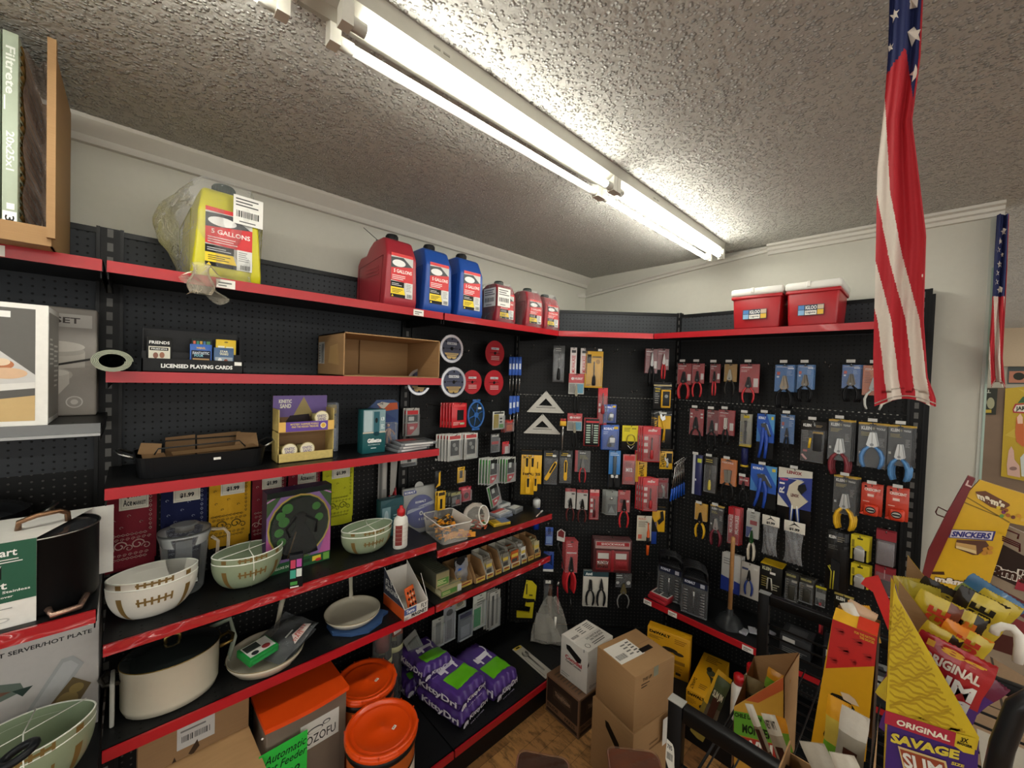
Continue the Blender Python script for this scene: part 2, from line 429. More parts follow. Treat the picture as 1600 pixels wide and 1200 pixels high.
# left run, back boards in rows
ZT = 2.487
L1 = (XA, XB, 'four foot left bay')
for (a, c, nm) in ((-1.29, XA, 'bay beyond the left edge'), (XA, XB, 'main left bay'), (XB, 2.04, 'narrow bay before the corner')):
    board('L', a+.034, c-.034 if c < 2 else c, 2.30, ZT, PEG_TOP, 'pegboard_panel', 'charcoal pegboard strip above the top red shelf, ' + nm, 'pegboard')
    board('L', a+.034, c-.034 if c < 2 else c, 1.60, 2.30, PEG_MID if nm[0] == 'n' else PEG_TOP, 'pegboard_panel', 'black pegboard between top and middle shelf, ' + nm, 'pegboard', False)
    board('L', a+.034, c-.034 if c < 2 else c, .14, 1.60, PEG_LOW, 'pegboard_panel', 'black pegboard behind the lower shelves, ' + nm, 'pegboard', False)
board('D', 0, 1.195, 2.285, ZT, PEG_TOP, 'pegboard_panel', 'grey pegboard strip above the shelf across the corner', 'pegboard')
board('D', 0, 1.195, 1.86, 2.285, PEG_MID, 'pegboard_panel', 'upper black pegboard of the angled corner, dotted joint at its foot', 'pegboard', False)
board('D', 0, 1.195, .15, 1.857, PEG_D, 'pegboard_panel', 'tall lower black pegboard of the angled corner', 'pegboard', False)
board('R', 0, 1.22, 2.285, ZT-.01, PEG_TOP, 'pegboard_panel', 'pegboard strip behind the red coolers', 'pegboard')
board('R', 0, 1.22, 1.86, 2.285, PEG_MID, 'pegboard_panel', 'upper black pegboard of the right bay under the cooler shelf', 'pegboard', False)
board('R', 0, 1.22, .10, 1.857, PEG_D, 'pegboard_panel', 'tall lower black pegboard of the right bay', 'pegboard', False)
slotted('L', XA, .1, 2.49, 'shelf_upright', 'slotted upright at the left end of the main left bay')
slotted('L', XB, .1, 2.49, 'shelf_upright', 'slotted upright between the main left bay and the narrow bay')
slotted('L', 2.04, .1, 2.49, 'shelf_upright', 'slotted upright where the left run meets the corner panel', .012)
slotted('R', 0, .1, 2.49, 'shelf_upright', 'slotted upright where the corner panel meets the right bay', .012)
slotted('R', 1.235, .1, 2.5, 'shelf_upright', 'slotted upright at the open right end of the right bay', .03)
# row of bright slots along the joint between upper and lower boards
for pan, wdt in (('D', 1.195), ('R', 1.2)):
    o, d, n, rz = panel_frame(pan); q = MB()
    for i in range(int(wdt/.0254)-1):
        x = .02+i*.0254; q.box(x, x+.008, -.004, 0, 1.8565, 1.8605, M('#b9b7b0', .4))
    t = tag(q.build('joint_strip', loc=(o.x, o.y, 0), rz=rz), 'row of bright clips on the joint of the %s pegboards' % ('corner' if pan == 'D' else 'right bay'), 'joint strip')
LIP = .032
def shelf(x0, x1, yf, z, label, yb=YB-.005, red=True, tagx=None, scr=0, name='shelf', ang=0):
    """z is the bottom of the front strip; top of the deck is z+.034"""
    t = thing(name, label, 'shelf', (x0, yf, z))
    W = x1-x0; D_ = yb-yf
    q = MB(); q.box(0, W, .006, D_, .018, .034, BLK); q.box(0, W, .006, .012, 0, .034, BLK)
    q.box(0.003, .006, .01, D_, -.02, .02, BLK2); q.box(W-.006, W-.003, .01, D_, -.02, .02, BLK2)
    hm = M('#050505', .6)
    for i in range(int(W/.0508)-1):
        x = .04+i*.0508
        for yy in (.035, .06): q.disc((x, yy, .0343), .0035, hm, 8, 'z')
    q.build('deck', t)
    q = MB(); q.box(.002, W-.002, -.003, .006, 0, LIP+.003, (RED if not scr else REDW) if red else M('#6d6f70', .35))
    if not red: q.box(.002, W-.002, -.012, -.003, -.002, .006, M('#9a9b9a', .3, metal=.6))
    st = q.build('price_strip', t)
    if tagx:
        for x in tagx:
            q = MB(); q.box(x, x+.055, -.006, -.003, .001, .030, WHITE); q.rect(x+.006, .016, x+.045, .021, '#6a6a66', -.006); q.rect(x+.006, .007, x+.03, .011, '#6a6a66', -.006); q.build('price_tag', st)
    return t
YF = 1.737
shelf(-1.29, XA-.003, YF, 2.271, 'top red-edged shelf of the bay at the left edge, under the filter box', tagx=[.98])
shelf(XA+.003, XB-.003, YF, 2.271, 'top red-edged shelf of the main left bay holding the yellow jug', tagx=[.27, 1.04])
shelf(XB+.003, XC, YF, 2.271, 'top red-edged shelf of the narrow bay holding blue and small red jugs')
shelf(-1.29, XA-.003, YF, 1.776, 'grey-edged shelf at the left edge under the white pot box', red=False)
shelf(XA+.003, XB-.003, YF, 1.935, 'second red-edged shelf down, with playing cards and an empty box', scr=0)
shelf(XA+.003, XB-.003, YF, 1.571, 'third red-edged shelf down, with black roaster and trimmer box')
shelf(XA+.003, XB-.003, YF, 1.080, 'fourth red-edged shelf down, with football-shaped bowls', scr=7)
shelf(XA+.003, XB-.003, YF, .742, 'fifth red-edged shelf down, with white pots and pans')
shelf(-1.29, XA-.003, YF-.14, 1.262, 'red-edged shelf at the left edge under the boxed stockpot', scr=9)
shelf(XB+.003, XC, YF, 1.031, 'red-edged shelf with clear bin and bubble bowl in the narrow bay', scr=5)
shelf(XB+.003, XC, YF, .742, 'red-edged shelf of small display boxes in the narrow bay', scr=4)
shelf(-1.29, XA-.003, 1.5315, .74, 'deep black shelf at the left edge under the hot plate box', red=False)
shelf(XA+.003, XB-.003, 1.5315, .1165, 'deep base shelf under the pet feeder and orange buckets', scr=0)
shelf(XB+.003, 2.085, 1.5315, .1165, 'deep base shelf under the purple cat litter bags')
# shelves across the corner and along the right
def quadshelf(name, label, pts, z, front, red=True, tags=(), kick=False):
    """pts: plan polygon (ccw); front: index i of the front edge pts[i]->pts[i+1]"""
    t = thing(name, label, 'shelf', (pts[front][0], pts[front][1], z)); ox, oy = pts[front]
    pl = [(a-ox, b_-oy) for a, b_ in pts]
    q = MB(); q.prismz(pl, .018, .034, BLK); q.build('deck', t)
    a = Vector((pl[front][0], pl[front][1], 0)); c = Vector((pl[(front+1) % len(pl)][0], pl[(front+1) % len(pl)][1], 0))
    d = (c-a); ln = d.length; rz = math.atan2(d.y, d.x)
    q = MB(); q.box(.003, ln-.003, -.004, .006, 0, LIP+.003, RED)
    if kick: q.box(0, ln, .004, .012, -.117, 0, BLK2)
    st = q.build('price_strip', t); st.rotation_euler = (0, 0, rz)
    for x in tags:
        q = MB(); q.box(x, x+.055, -.007, -.004, .001, .030, WHITE); q.rect(x+.006, .016, x+.045, .021, '#6a6a66', -.007); q.rect(x+.006, .007, x+.03, .011, '#6a6a66', -.007); q.build('price_tag', st)
    return t
XRF = 2.511
quadshelf('shelf', 'top red-edged shelf spanning the corner', [(XC, YF), (XRF, 1.286), (2.875, 1.286), (2.07, 2.08)], 2.271, 0)
quadshelf('shelf', 'top red-edged shelf of the right bay under the coolers', [(XRF, 1.284), (XRF, .05), (2.885, .05), (2.885, 1.284)], 2.271, 0)
quadshelf('shelf', 'low red-edged shelf of the right bay with plunger and socket sets', [(XRF, 1.275), (XRF, .05), (2.885, .05), (2.885, 1.275)], .492, 0, tags=(.0, .17, .60, 1.0))
quadshelf('shelf', 'deep black base shelf filling the corner behind the boxes', [(2.088, 1.5315), (2.25, 1.37), (2.88, 1.37), (2.88, 1.27), (2.04, 2.105), (2.088, 2.05)][:3]+[(2.79, 1.37), (2.088, 2.065)], .1165, 0, kick=True)
quadshelf('shelf', 'base shelf of the right bay under the yellow tool boxes', [(2.25, 1.367), (2.25, .05), (2.885, .05), (2.885, 1.27), (2.79, 1.367)], .1165, 0, kick=True)
b = MB(); b.box(-1.29, 2.08, 1.545, 1.56, 0, .115, BLK2); tag(b.build('kick_plate'), 'black kick plate under the left base shelves', 'kick plate')
# end cap of right bay
b = MB(); b.box(2.86, 2.90, .0, .012, .0, 2.47, BLK2); tag(b.build('end_panel'), 'narrow black steel end panel closing the right bay', 'end panel')

# ================================================================== lamps (two-tube strip lights on the ceiling)
def strip_light(x0, y0, label, spans, rz=0):
    t = thing('strip_light', label, 'strip light', (x0, y0, CEIL), rz)
    FX = M('#b0ada2', .35, vary=.03)
    L_ = 2.44
    q = MB(); q.box(0, L_, -.054, .054, -.045, 0, FX)
    q.add([(0,-.054,-.045),(L_,-.054,-.045),(L_,-.02,-.062),(0,-.02,-.062)], [(0,1,2,3)], FX)
    q.add([(0,.054,-.045),(L_,.054,-.045),(L_,.02,-.062),(0,.02,-.062)], [(3,2,1,0)], FX)
    q.add([(0,-.02,-.062),(L_,-.02,-.062),(L_,.02,-.062),(0,.02,-.062)], [(0,1,2,3)], FX)
    for k in (.3, .33, 1.5, 1.53): q.box(k, k+.02, -.0552, -.054, -.03, -.025, '#8d8a80')
    q.build('housing', t)
    for (a, c, side, lit) in spans:
        y = .038*side
        q = MB(); q.tube([(a+.035, y, -.088), (c-.035, y, -.088)], .0125, emit('#fffdf2', TUBE*lit) if lit else M('#dfe0d6', .2), 12); q.build('tube', t)
        for e, s_ in ((a, 1), (c, -1)):
            q = MB(); q.tube([(e, y, -.088), (e+.055*s_, y, -.088)], .0155, M('#c9c7bd', .35), 10); q.box(e-.004 if s_ > 0 else e-.022, e+.022 if s_ > 0 else e+.004, y-.016, y+.016, -.105, -.045, M('#dddbd0', .4)); q.build('lamp_holder', t)
    return t
strip_light(.262, .985, 'two-tube strip light on the ceiling leading to the far wall', [(.07, 1.185, -1, 1), (.07, 1.185, 1, .025), (1.195, 2.44, -1, 1), (1.195, 2.44, 1, 1)])
strip_light(-2.20, .985, 'two-tube strip light on the ceiling, its end just entering at the top', [(0, 1.215, -1, 1), (0, 1.215, 1, 1), (1.225, 2.44, -1, .9), (1.225, 2.44, 1, .9)])
for i, (x, y, nm) in enumerate(((-2.2, -1.9, 'second row behind the viewer, near part'), (.262, -1.9, 'second row behind the viewer, far part'), (3.6, -1.6, 'beyond the right wall'), (6.2, -1.6, 'far along beyond the right wall'), (-2.2, -4.8, 'third row behind the viewer'), (.262, -4.8, 'third row, far part'))):
    strip_light(x, y, 'two-tube strip light on the ceiling, ' + nm, [(0, 1.215, -1, .8), (0, 1.215, 1, .8), (1.225, 2.44, -1, .8), (1.225, 2.44, 1, .8)])
# ================================================================== helpers for printed cartons
def TF(w, d, h, face):
    if face == 'front': return Matrix.Identity(4)
    if face == 'right': return Matrix.Translation((w, 0, 0)) @ Matrix.Rotation(PI/2, 4, 'Z')
    if face == 'left': return Matrix.Translation((0, d, 0)) @ Matrix.Rotation(-PI/2, 4, 'Z')
    if face == 'back': return Matrix.Translation((w, d, 0)) @ Matrix.Rotation(PI, 4, 'Z')
    return Matrix.Translation((0, 0, h)) @ Matrix.Rotation(-PI/2, 4, 'X')
def deco(b, W, H, items, y=0, k0=1):
    """print in unit coordinates of a W x H face: r rect, t text, p polygon, e ellipse, b barcode, l lines of small print"""
    k = k0
    for it in items:
        c = it[0]
        if c == 'r': b.rect(it[1]*W, it[2]*H, it[3]*W, it[4]*H, it[5], y, k)
        elif c == 't': b.text(it[1], it[2]*W, it[3]*H, it[4]*W, it[5]*H, it[6], y, k, *(it[7:]))
        elif c == 'p': b.poly([(u*W, v*H) for u, v in it[1]], it[2], y, k)
        elif c == 'e': b.disc((it[1]*W, y-.0005*k, it[2]*H), it[3]*W, it[5], 20, 'y', ry=it[4]*H)
        elif c == 'b':
            n = 14; x0, z0, x1, z1 = it[1]*W, it[2]*H, it[3]*W, it[4]*H
            rs = random.Random(int(x0*1e4)+3); x = x0
            while x < x1:
                ww = (x1-x0)/40*rs.choice((1, 1, 2)); b.rect(x, z0, min(x+ww, x1), z1, it[5], y, k); x += ww*rs.choice((1.8, 2.2))
        elif c == 'l':
            n = it[6]; x0, z0, x1, z1 = it[1]*W, it[2]*H, it[3]*W, it[4]*H
            rs = random.Random(int((x0+z0)*1e4)+n)
            for i in range(n):
                zz = z1-(z1-z0)*(i+.8)/n; b.rect(x0, zz, x0+(x1-x0)*(.6+.4*rs.random()), zz+(z1-z0)/n*.38, it[5], y, k)
        elif c == 'v':   # text running up the face, rotated a quarter turn
            T0 = b.T; u0, v0, u1, v1 = it[2], it[3], it[4], it[5]
            if it[7:] and it[7] < 0: b.T = T0 @ Matrix.Translation((u0*W, 0, v1*H)) @ Matrix.Rotation(PI/2, 4, 'Y')
            else: b.T = T0 @ Matrix.Translation((u1*W, 0, v0*H)) @ Matrix.Rotation(-PI/2, 4, 'Y')
            b.text(it[1], 0, 0, (v1-v0)*H, (u1-u0)*W, it[6], y, k); b.T = T0
        k += .35
def carton(name, label, cat, loc, rz, w, d, h, mat, faces={}, bev=.002, group=None, rot=None, parent=None):
    b = MB(); b.box(0, w, 0, d, 0, h, M(mat) if isinstance(mat, str) else mat, bev)
    for f, items in faces.items():
        b.T = TF(w, d, h, f)
        W, H = (w, h) if f in ('front', 'back') else (d, h) if f in ('left', 'right') else (w, d)
        deco(b, W, H, items)
    b.T = Matrix.Identity(4)
    o = b.build(name, parent)
    o.location = loc; o.rotation_euler = rot if rot else (0, 0, rz)
    return tag(o, label, cat, group) if parent is None else o
CB = cardboard(); CB2 = cardboard('#8a6a46'); CBD = cardboard('#6f5134')
def open_carton(name, label, loc, rz, w, d, h, mat, open_='front', th=.004, decos=None, cat='box'):
    t = thing(name, label, cat, loc, rz); b = MB()
    b.box(0, w, 0, d, 0, th, mat)
    if open_ != 'top': b.box(0, w, 0, d, h-th, h, mat)
    b.box(0, th, 0, d, 0, h, mat); b.box(w-th, w, 0, d, 0, h, mat)
    b.box(0, w, d-th, d, 0, h, mat)
    if open_ != 'front': b.box(0, w, 0, th, 0, h, mat)
    for f, items in (decos or {}).items():
        b.T = TF(w, d, h, f); W, H = (w, h) if f in ('front', 'back') else (d, h) if f in ('left', 'right') else (w, d)
        deco(b, W, H, items)
    b.T = Matrix.Identity(4); b.build('carton_body', t); return t
def P3(v, z=None):
    return (v.x, v.y, v.z if z is None else z)

# ================================================================== top shelf
ZS1 = 2.305 + .0005
# cardboard box of air filters, at the left edge
x1 = aY(82, 200, 1.66).x
t = thing('filter_carton', 'open brown carton of air filters at the top left corner', 'box', (x1-.42, 1.66, ZS1))
b = MB(); h = .545; d = .42
b.box(0, .42, 0, d, 0, .004, CB); b.box(0, .004, 0, d, 0, h, CB); b.box(.416, .42, 0, d, 0, h, CB); b.box(0, .42, d-.004, d, 0, h, CB)
b.box(.0, .42, -.003, .001, 0, .05, CB)
b.box(.412, .428, -.02, .0, .02, h, CB); b.build('carton_body', t)
b = MB(); b.grid(lambda u, v: (.368+.04*u, .03+.30*v*0+.05*math.sin(u*3)+.02*math.sin(v*23+u*9), .02+.49*v), 10, 30, clear('#8a7a70', .45, .12, .5, 'film')); b.build('plastic_film', t)
for i, (xo, nm) in enumerate(((.335, 'pale green-edged air filter nearest the carton wall, size printed on its edge'), (.305, 'second air filter from the carton wall, half cut by the frame'), (.275, 'third air filter inside the carton'), (.245, 'fourth air filter inside the carton'))):
    t2 = thing('air_filter', nm, 'air filter', (x1-.42+xo, 1.662, ZS1+.006), 0, 'air filters in the open carton')
    q = MB(); hh = .525; q.box(0, .026, 0, .36, 0, hh, M('#a9b5a0', .5), .001)
    deco(q, .026, hh, [('v', 'Filtrete', .2, .70, .8, .93, '#e8ece4', -1), ('r', .1, .62, .2, .69, '#e8ece4'), ('v', '20x25x1', .25, .33, .78, .52, '#e8ece4', -1), ('r', .3, .14, .8, .17, '#f0f0ea'), ('r', .05, .0, .95, .13, '#f2f2ee'), ('v', '3M', .2, .02, .8, .11, '#1a1a1a', -1)])
    q.build('frame', t2)
    q = MB(); q.grid(lambda u, v: (.027+.004*math.sin(v*120), .02+.32*u, .01+.5*v), 2, 120, cardboard('#a8884a')); q.build('pleated_media', t2)

def jug(label, loc, rz, w, d, h, col, group, dark='#1b1b1c', spout=True, sticker=False, lab=True, tp=.14):
    t = thing('fuel_can', label, 'fuel can', loc, rz, group)
    body = M(col, .38, bump=.06, bs=25, vary=.04)
    prof = [(.012, 0), (.0, .03*h/.3), (.0, .70*h), (.035*d/.34, .93*h), (.07*d/.34, h*.975), (.17*d/.34, h*.975), (.215*d/.34, h*.90), (.24*d/.34, h*.80), (d-.03, h*.80), (d, h*.70), (d, .03), (d-.012, 0)]
    bm = bmesh.new(); L_ = []; R_ = []
    def xs(z): return w/2*(1-.08*z/h-tp*max(0, (z/h-.60)/.4)**1.2)
    for (y, z) in prof:
        L_.append(bm.verts.new((w/2-xs(z), y, z))); R_.append(bm.verts.new((w/2+xs(z), y, z)))
    n = len(prof)
    bm.faces.new(L_[::-1]); bm.faces.new(R_)
    for i in range(n): bm.faces.new((L_[i], L_[(i+1) % n], R_[(i+1) % n], R_[i]))
    bmesh.ops.recalc_face_normals(bm, faces=bm.faces)
    bmesh.ops.bevel(bm, geom=bm.edges[:], offset=.012*w/.18, segments=3, profile=.5, affect='EDGES')
    b = MB(); b.addbm(bm, body, True)
    # pressed panel on the sides
    for sx, s_ in ((-.0006, -1), (w+.0006, 1)):
        pts = [(.05*d/.34, .06*h), (d*.86, .06*h), (d*.86, .62*h), (.06*d, .68*h)]
        vs_ = [(sx, a, c) for a, c in pts]
        b.tube([(sx, a, c) for a, c in pts], .0016, body, 5, closed=True)
        for i in range(3): b.box(sx-.0008, sx+.0008, d*.2, d*.62, h*(.55-.05*i), h*(.56-.05*i), M(col, .3, vary=.3))
    bo = b.build('body', t)
    q = MB(); cx = w/2; q.tube([(cx, .12*d/.34*1.0+.03*d, h*.93), (cx, d*.5, h*.985), (cx, d*.8, h*.95), (cx, d*.93, h*.72)], [.016*w/.18]*4, body, 10); q.build('handle', t)
    q = MB(); cr = .030*w/.18
    q.lathe([(cr*.9, 0), (cr, .004), (cr, .03*h/.35), (cr*.92, .036*h/.35), (0, .037*h/.35)], M(dark, .45), 20, (cx, .115*d/.34, h*.965))
    for i in range(20):
        a = 2*PI*i/20; q.box(cx+cr*math.cos(a)-.0015, cx+cr*math.cos(a)+.0015, .115*d/.34+cr*math.sin(a)-.0015, .115*d/.34+cr*math.sin(a)+.0015, h*.97, h*.97+.028*h/.35, M(dark, .5))
    q.build('cap', t)
    if spout:
        q = MB(); q.tube([(cx-.03, d*.50, h*.86), (cx-.05, d*.48, h*1.0)], .011, M('#151515', .4), 10); q.tube([(cx-.05, d*.48, h*.99), (cx-.13, d*.44, h*1.10)], .0016, M('#222222', .4), 5); q.build('spout', t)
    if lab:
        q = MB(); W, H = w*.66, h*.60; q.T = Matrix.Translation((w*.17, -.0012, h*.13))
        deco(q, W, H, [('r', 0, 0, 1, 1, '#c9c9c4'), ('r', 0, .93, 1, 1, '#d83030'), ('p', [(0, .9), (.55, .92), (1, .72), (1, .66), (0, .66)], '#3a3d40'), ('e', .35, .78, .3, .08, '#e9e9e6'), ('p', [(0, .66), (1, .74), (1, .34), (0, .38)], '#d22a2e'), ('t', '5 GALLONS' if h > .3 else '2 GALLON', .12, .56, .95, .64, '#f3efe8'), ('l', .05, .40, .8, .52, '#efe0dc', 3), ('r', 0, .23, .6, .36, '#161616'), ('l', .04, .26, .55, .33, '#cfcfcf', 2), ('p', [(0, .07), (.66, .07), (.58, .23), (0, .23)], '#f0d11c'), ('l', .06, .10, .55, .20, '#222222', 3), ('r', 0, 0, .66, .07, '#161616'), ('p', [(.03, .01), (.13, .01), (.08, .06)], '#f0d11c'), ('r', .66, 0, 1, .36, '#dcdcd8'), ('l', .70, .16, .95, .34, '#8a8a88', 5), ('b', .74, .02, .96, .10, '#111111')])
        q.build('printed_label', bo)
    if sticker:
        q = MB(); q.T = Matrix.Translation((w*.54, -.008, h*.62)); deco(q, w*.44, h*.30, [('r', 0, 0, 1, 1, '#eceae4'), ('l', .08, .62, .92, .95, '#3a3a3a', 3), ('b', .1, .25, .9, .48, '#181818'), ('l', .2, .06, .8, .16, '#555555', 1)]); q.build('paper_sticker', bo)
    return t
def wrap(t, w, d, h, seed, lobes=.02, over=.06, name='plastic_bag', side=0.0):
    """loose film bag round a jug, child of the jug"""
    rs = random.Random(seed); ph = [rs.random()*6 for _ in range(6)]
    def f(u, v):
        a = 2*PI*u; ca, sa = math.cos(a), math.sin(a)
        k = max(abs(ca)**4+abs(sa)**4, 1e-6)**-.25
        r = 1+lobes*(math.sin(5*a+ph[0]+7*v)+math.sin(9*a+ph[1]-11*v)+.6*math.sin(17*a+ph[2]+20*v))/w*.35
        zz = v*h*1.02; tp = 1-.22*max(0, (v-.7)/.3)**1.5
        x = w/2+(w/2+.006)*ca*k*r*tp; y = d/2+(d/2+.006)*sa*k*r*tp
        x -= side*math.exp(-((a-PI)/.7)**2)*(.75+.25*math.sin(3+7*v+ph[3]))*min(1, 3*v)*(1-v**6)
        return (x, max(y, -.012), zz)
    b = MB(); b.grid(f, 64, 30, clear('#ffffff', .05, .10, .8, 'bag'), wrap=True)
    return b.build(name, t)
v = aY(358, 440, 1.80)
t = jug('yellow jug wrapped in a clear bag on the top shelf', (v.x-.112, 1.77, ZS1), .06, .215, .30, .345, '#cdc51a', None, '#2a3a34', spout=False, sticker=True, tp=.28)
wrap(t, .215, .30, .36, 4, .02, side=.08)
b = MB(); b.grid(lambda u, v: (-.02+.10*u+.02*math.sin(v*9), -.045-.012*math.sin(u*7+v*5), -.075+.10*v+.02*math.sin(u*5)), 14, 14, clear('#f4ecd6', .12, .12, .9, 'bag')); b.grid(lambda u, v: (.02+.03*math.cos(2*PI*u)*(1+.3*math.sin(v*6)), -.05+.02*math.sin(2*PI*u), -.065+.10*v), 16, 10, clear('#f4ecd6', .12, .12, .9, 'bag'), wrap=True); b.build('bag_tail', t)
jug('red five gallon can on the top shelf, the only large red one', (aY(600, 480, 1.765).x, 1.765, ZS1), 0, .172, .335, .345, '#9e2834', 'large fuel cans')
jug('left one of the two blue cans on the top shelf', (aY(662, 485, 1.765).x, 1.765, ZS1), 0, .172, .32, .345, '#1e4c9e', 'large fuel cans', spout=False)
jug('right one of the two blue cans, beside the film-wrapped red jugs', (aY(716, 490, 1.765).x, 1.765, ZS1), 0, .172, .32, .345, '#1e4c9e', 'large fuel cans', spout=False)
for i, (px, nm) in enumerate(((775, 'small red jug with white stickers, leftmost of the film-wrapped three'), (822, 'small red jug in film, middle one of the three'), (851, 'small red jug in film nearest the corner'))):
    t = jug(nm, (aY(px, 505, 1.79).x, 1.79, ZS1), 0, .165 if i < 2 else .16, .24, .252 if i < 2 else .24, '#962832', 'small red jugs in film', '#1d2b26', spout=False)
    wrap(t, .165, .24, .245, 10+i, .008, name='plastic_film')
    if i == 0:
        q = MB()
        for f, x0 in (('front', .0), ('left', .13)):
            q.T = TF(.165, .24, .25, f) @ Matrix.Translation((x0, -.009, .10)); deco(q, .10 if f == 'front' else .11, .11, [('r', 0, 0, 1, 1, '#e9e6df'), ('l', .08, .6, .92, .95, '#3a3a3a', 3), ('b', .1, .25, .9, .48, '#181818'), ('l', .2, .06, .8, .16, '#555555', 1)])
        q.T = Matrix.Identity(4); q.build('paper_sticker', t)
def cooler(label, y0, y1, dep):
    w = y0-y1; t = thing('cooler', label, 'cooler', (2.53, y0, ZS1), -PI/2, 'red coolers with white lids')
    R_ = M('#ae1c24', .35, vary=.03); h = .19
    bm = bmesh.new(); bmesh.ops.create_cube(bm, size=1)
    for v in bm.verts:
        s_ = .93 if v.co.z < 0 else 1.0
        v.co = Vector((w/2+v.co.x*(w-.02)*s_, dep/2+v.co.y*(dep-.02)*s_, h/2+v.co.z*h))
    bmesh.ops.bevel(bm, geom=bm.edges[:], offset=.012, segments=3, profile=.5, affect='EDGES')
    b = MB(); b.addbm(bm, R_, True); b.box(.004, w-.004, .004, dep-.004, h-.018, h, R_, .004); b.build('body', t)
    b = MB(); Wm = M('#e9e7e0', .4, vary=.02); b.box(0, w, 0, dep, h, h+.042, Wm, .012); b.box(w*.4, w*.47, -.004, .01, h+.012, h+.042, Wm, .003); b.build('lid', t)
    q = MB(); W, H = w*.46, .055; q.T = Matrix.Translation((w*.26, .004, .055)); deco(q, W, H, [('r', 0, 0, 1, 1, '#2b3a4a'), ('r', .02, .55, .25, .95, '#4a7fc0'), ('r', .02, .05, .25, .5, '#86b4d8'), ('r', .28, .05, .72, .45, '#e9e6dc'), ('t', 'IGLOO', .3, .55, .72, .9, '#f2f2f2'), ('t', 'Laguna', .32, .12, .68, .38, '#2b3a4a'), ('r', .75, .55, .98, .95, '#c9b7a0'), ('r', .75, .05, .98, .5, '#e0b43a')]); q.build('printed_label', t)
    return t
cooler('red cooler with white lid, the left smaller-looking one', aX(1139, 515, 2.53).y, aX(1221, 512, 2.53).y, .27)
cooler('red cooler with white lid, the right one nearer the hanging flag', aX(1223, 512, 2.53).y, aX(1321, 510, 2.53).y+.02, .29)

# ================================================================== bay at the left edge
ZG = 1.8105
wbx = aY(75, 600, 1.75).x
def food(b, W, H):
    deco(b, W, H, [('r', .0, .0, 1, 1, '#eceae4'), ('r', .03, .04, .93, .96, '#55534f'), ('p', [(.03, .62), (.5, .78), (.93, .42), (.93, .96), (.03, .96)], '#5e5c58'), ('p', [(.03, .70), (.62, .74), (.93, .42), (.93, .34), (.03, .25)], '#c9c8c6'), ('p', [(.03, .04), (.93, .04), (.93, .25), (.4, .17), (.03, .10)], '#c8aa74'), ('p', [(.03, .27), (.93, .36), (.93, .31), (.03, .2)], '#dcdad6'), ('e', .72, .50, .10, .05, '#b8724a'), ('e', .78, .43, .11, .045, '#d8b492'), ('e', .75, .52, .05, .03, '#e6cdb0'), ('r', .68, .88, .80, .93, '#efeeea'), ('p', [(.45, .75), (.62, .70), (.66, .98), (.4, .98)], '#dddbd8')])
b = MB(); b.box(0, .34, 0, .22, 0, .342, M('#e8e6e0', .4), .003); food(b, .34, .342)
b.T = TF(.34, .22, .342, 'right'); deco(b, .22, .342, [('r', .05, .05, .95, .95, '#9b9790'), ('l', .12, .5, .5, .75, '#e8e6e0', 6), ('l', .5, .3, .9, .7, '#e8e6e0', 9)]); b.T = Matrix.Identity(4)
tag(b.build('appliance_carton', loc=(wbx-.34, 1.75, ZG)), 'white-edged photo carton on the grey-edged shelf at the left edge', 'box')
b = MB(); W, H = .40, .365; b.box(0, W, 0, .115, 0, H, M('#a39c94', .45), .006)
deco(b, W, H, [('r', .35, .82, .97, .94, '#c9c4bd'), ('t', 'PIECE SET', .50, .855, .90, .91, '#4a423d'), ('e', .68, .38, .18, .08, '#bdb7ae'), ('p', [(.50, .18), (.50, .40), (.84, .40), (.84, .30), (.78, .2), (.6, .15)], '#cfc9c0'), ('e', .67, .40, .17, .04, '#dcd7ce'), ('p', [(.6, .42), (.6, .6), (.93, .6), (.93, .45)], '#c4beb5'), ('e', .765, .60, .165, .05, '#b4aea5'), ('e', .765, .64, .165, .05, '#d0cac1'), ('e', .87, .13, .05, .055, '#d2cdc6'), ('e', .87, .13, .042, .046, '#a39c94'), ('e', .87, .13, .022, .024, '#cdc8c0'), ('p', [(.7, .44), (.96, .52), (.96, .54), (.7, .46)], '#3a3835')])
tag(b.build('cookware_carton', loc=(aY(151, 600, 2.0).x-W, 2.0, ZG)), 'beige cookware carton with pot picture, behind the white-edged one', 'box')
# stock pot in its sleeve
ZR = 1.2965
def pot_body(b, r, h, mat, inner, n=40, th=.003, bev=.012):
    b.lathe([(0, 0), (r-bev, 0), (r-bev*.3, bev*.3), (r, bev), (r, h), (r+.003, h+.003), (r-th, h+.002), (r-th, .01), (0, .008)], mat, n)
t = thing('stock_pot', 'black stockpot with copper handles in a green and white card sleeve', 'pot', (-.185, 1.75, ZR))
b = MB(); pot_body(b, .112, .215, M('#0a0b0d', .5), None); b.build('pot_body', t)
b = MB(); b.tube([(.1135*math.cos(a), .1135*math.sin(a), .2165) for a in [i*2*PI/40 for i in range(40)]], .0022, STEEL, 6, closed=True); b.build('rim', t)
cop = M('#8c6a50', .25, metal=.8)
b = MB(); b.tube([(-.045, -.02, .226), (-.042, -.03, .250), (-.01, -.03, .262), (.03, -.012, .262), (.045, 0, .250), (.047, 0, .226)], .007, cop, 10); b.build('lid_handle', t)
b = MB(); b.lathe([(0, .008), (.05, .006), (.10, .002), (.111, 0)], M('#28282a', .15, coat=.5), 40, (0, 0, .212)); b.build('glass_lid', t)
b = MB(); b.tube([(.02, -.112, .02), (.03, -.14, .012), (.08, -.13, .012), (.09, -.075, .02)], .008, M('#b09080', .25, metal=.8), 8); b.build('side_handle', t)
b = MB(); S = M('#e4e2dc', .5)
b.box(-.13, .0, -.119, -.117, .0, .225, S)
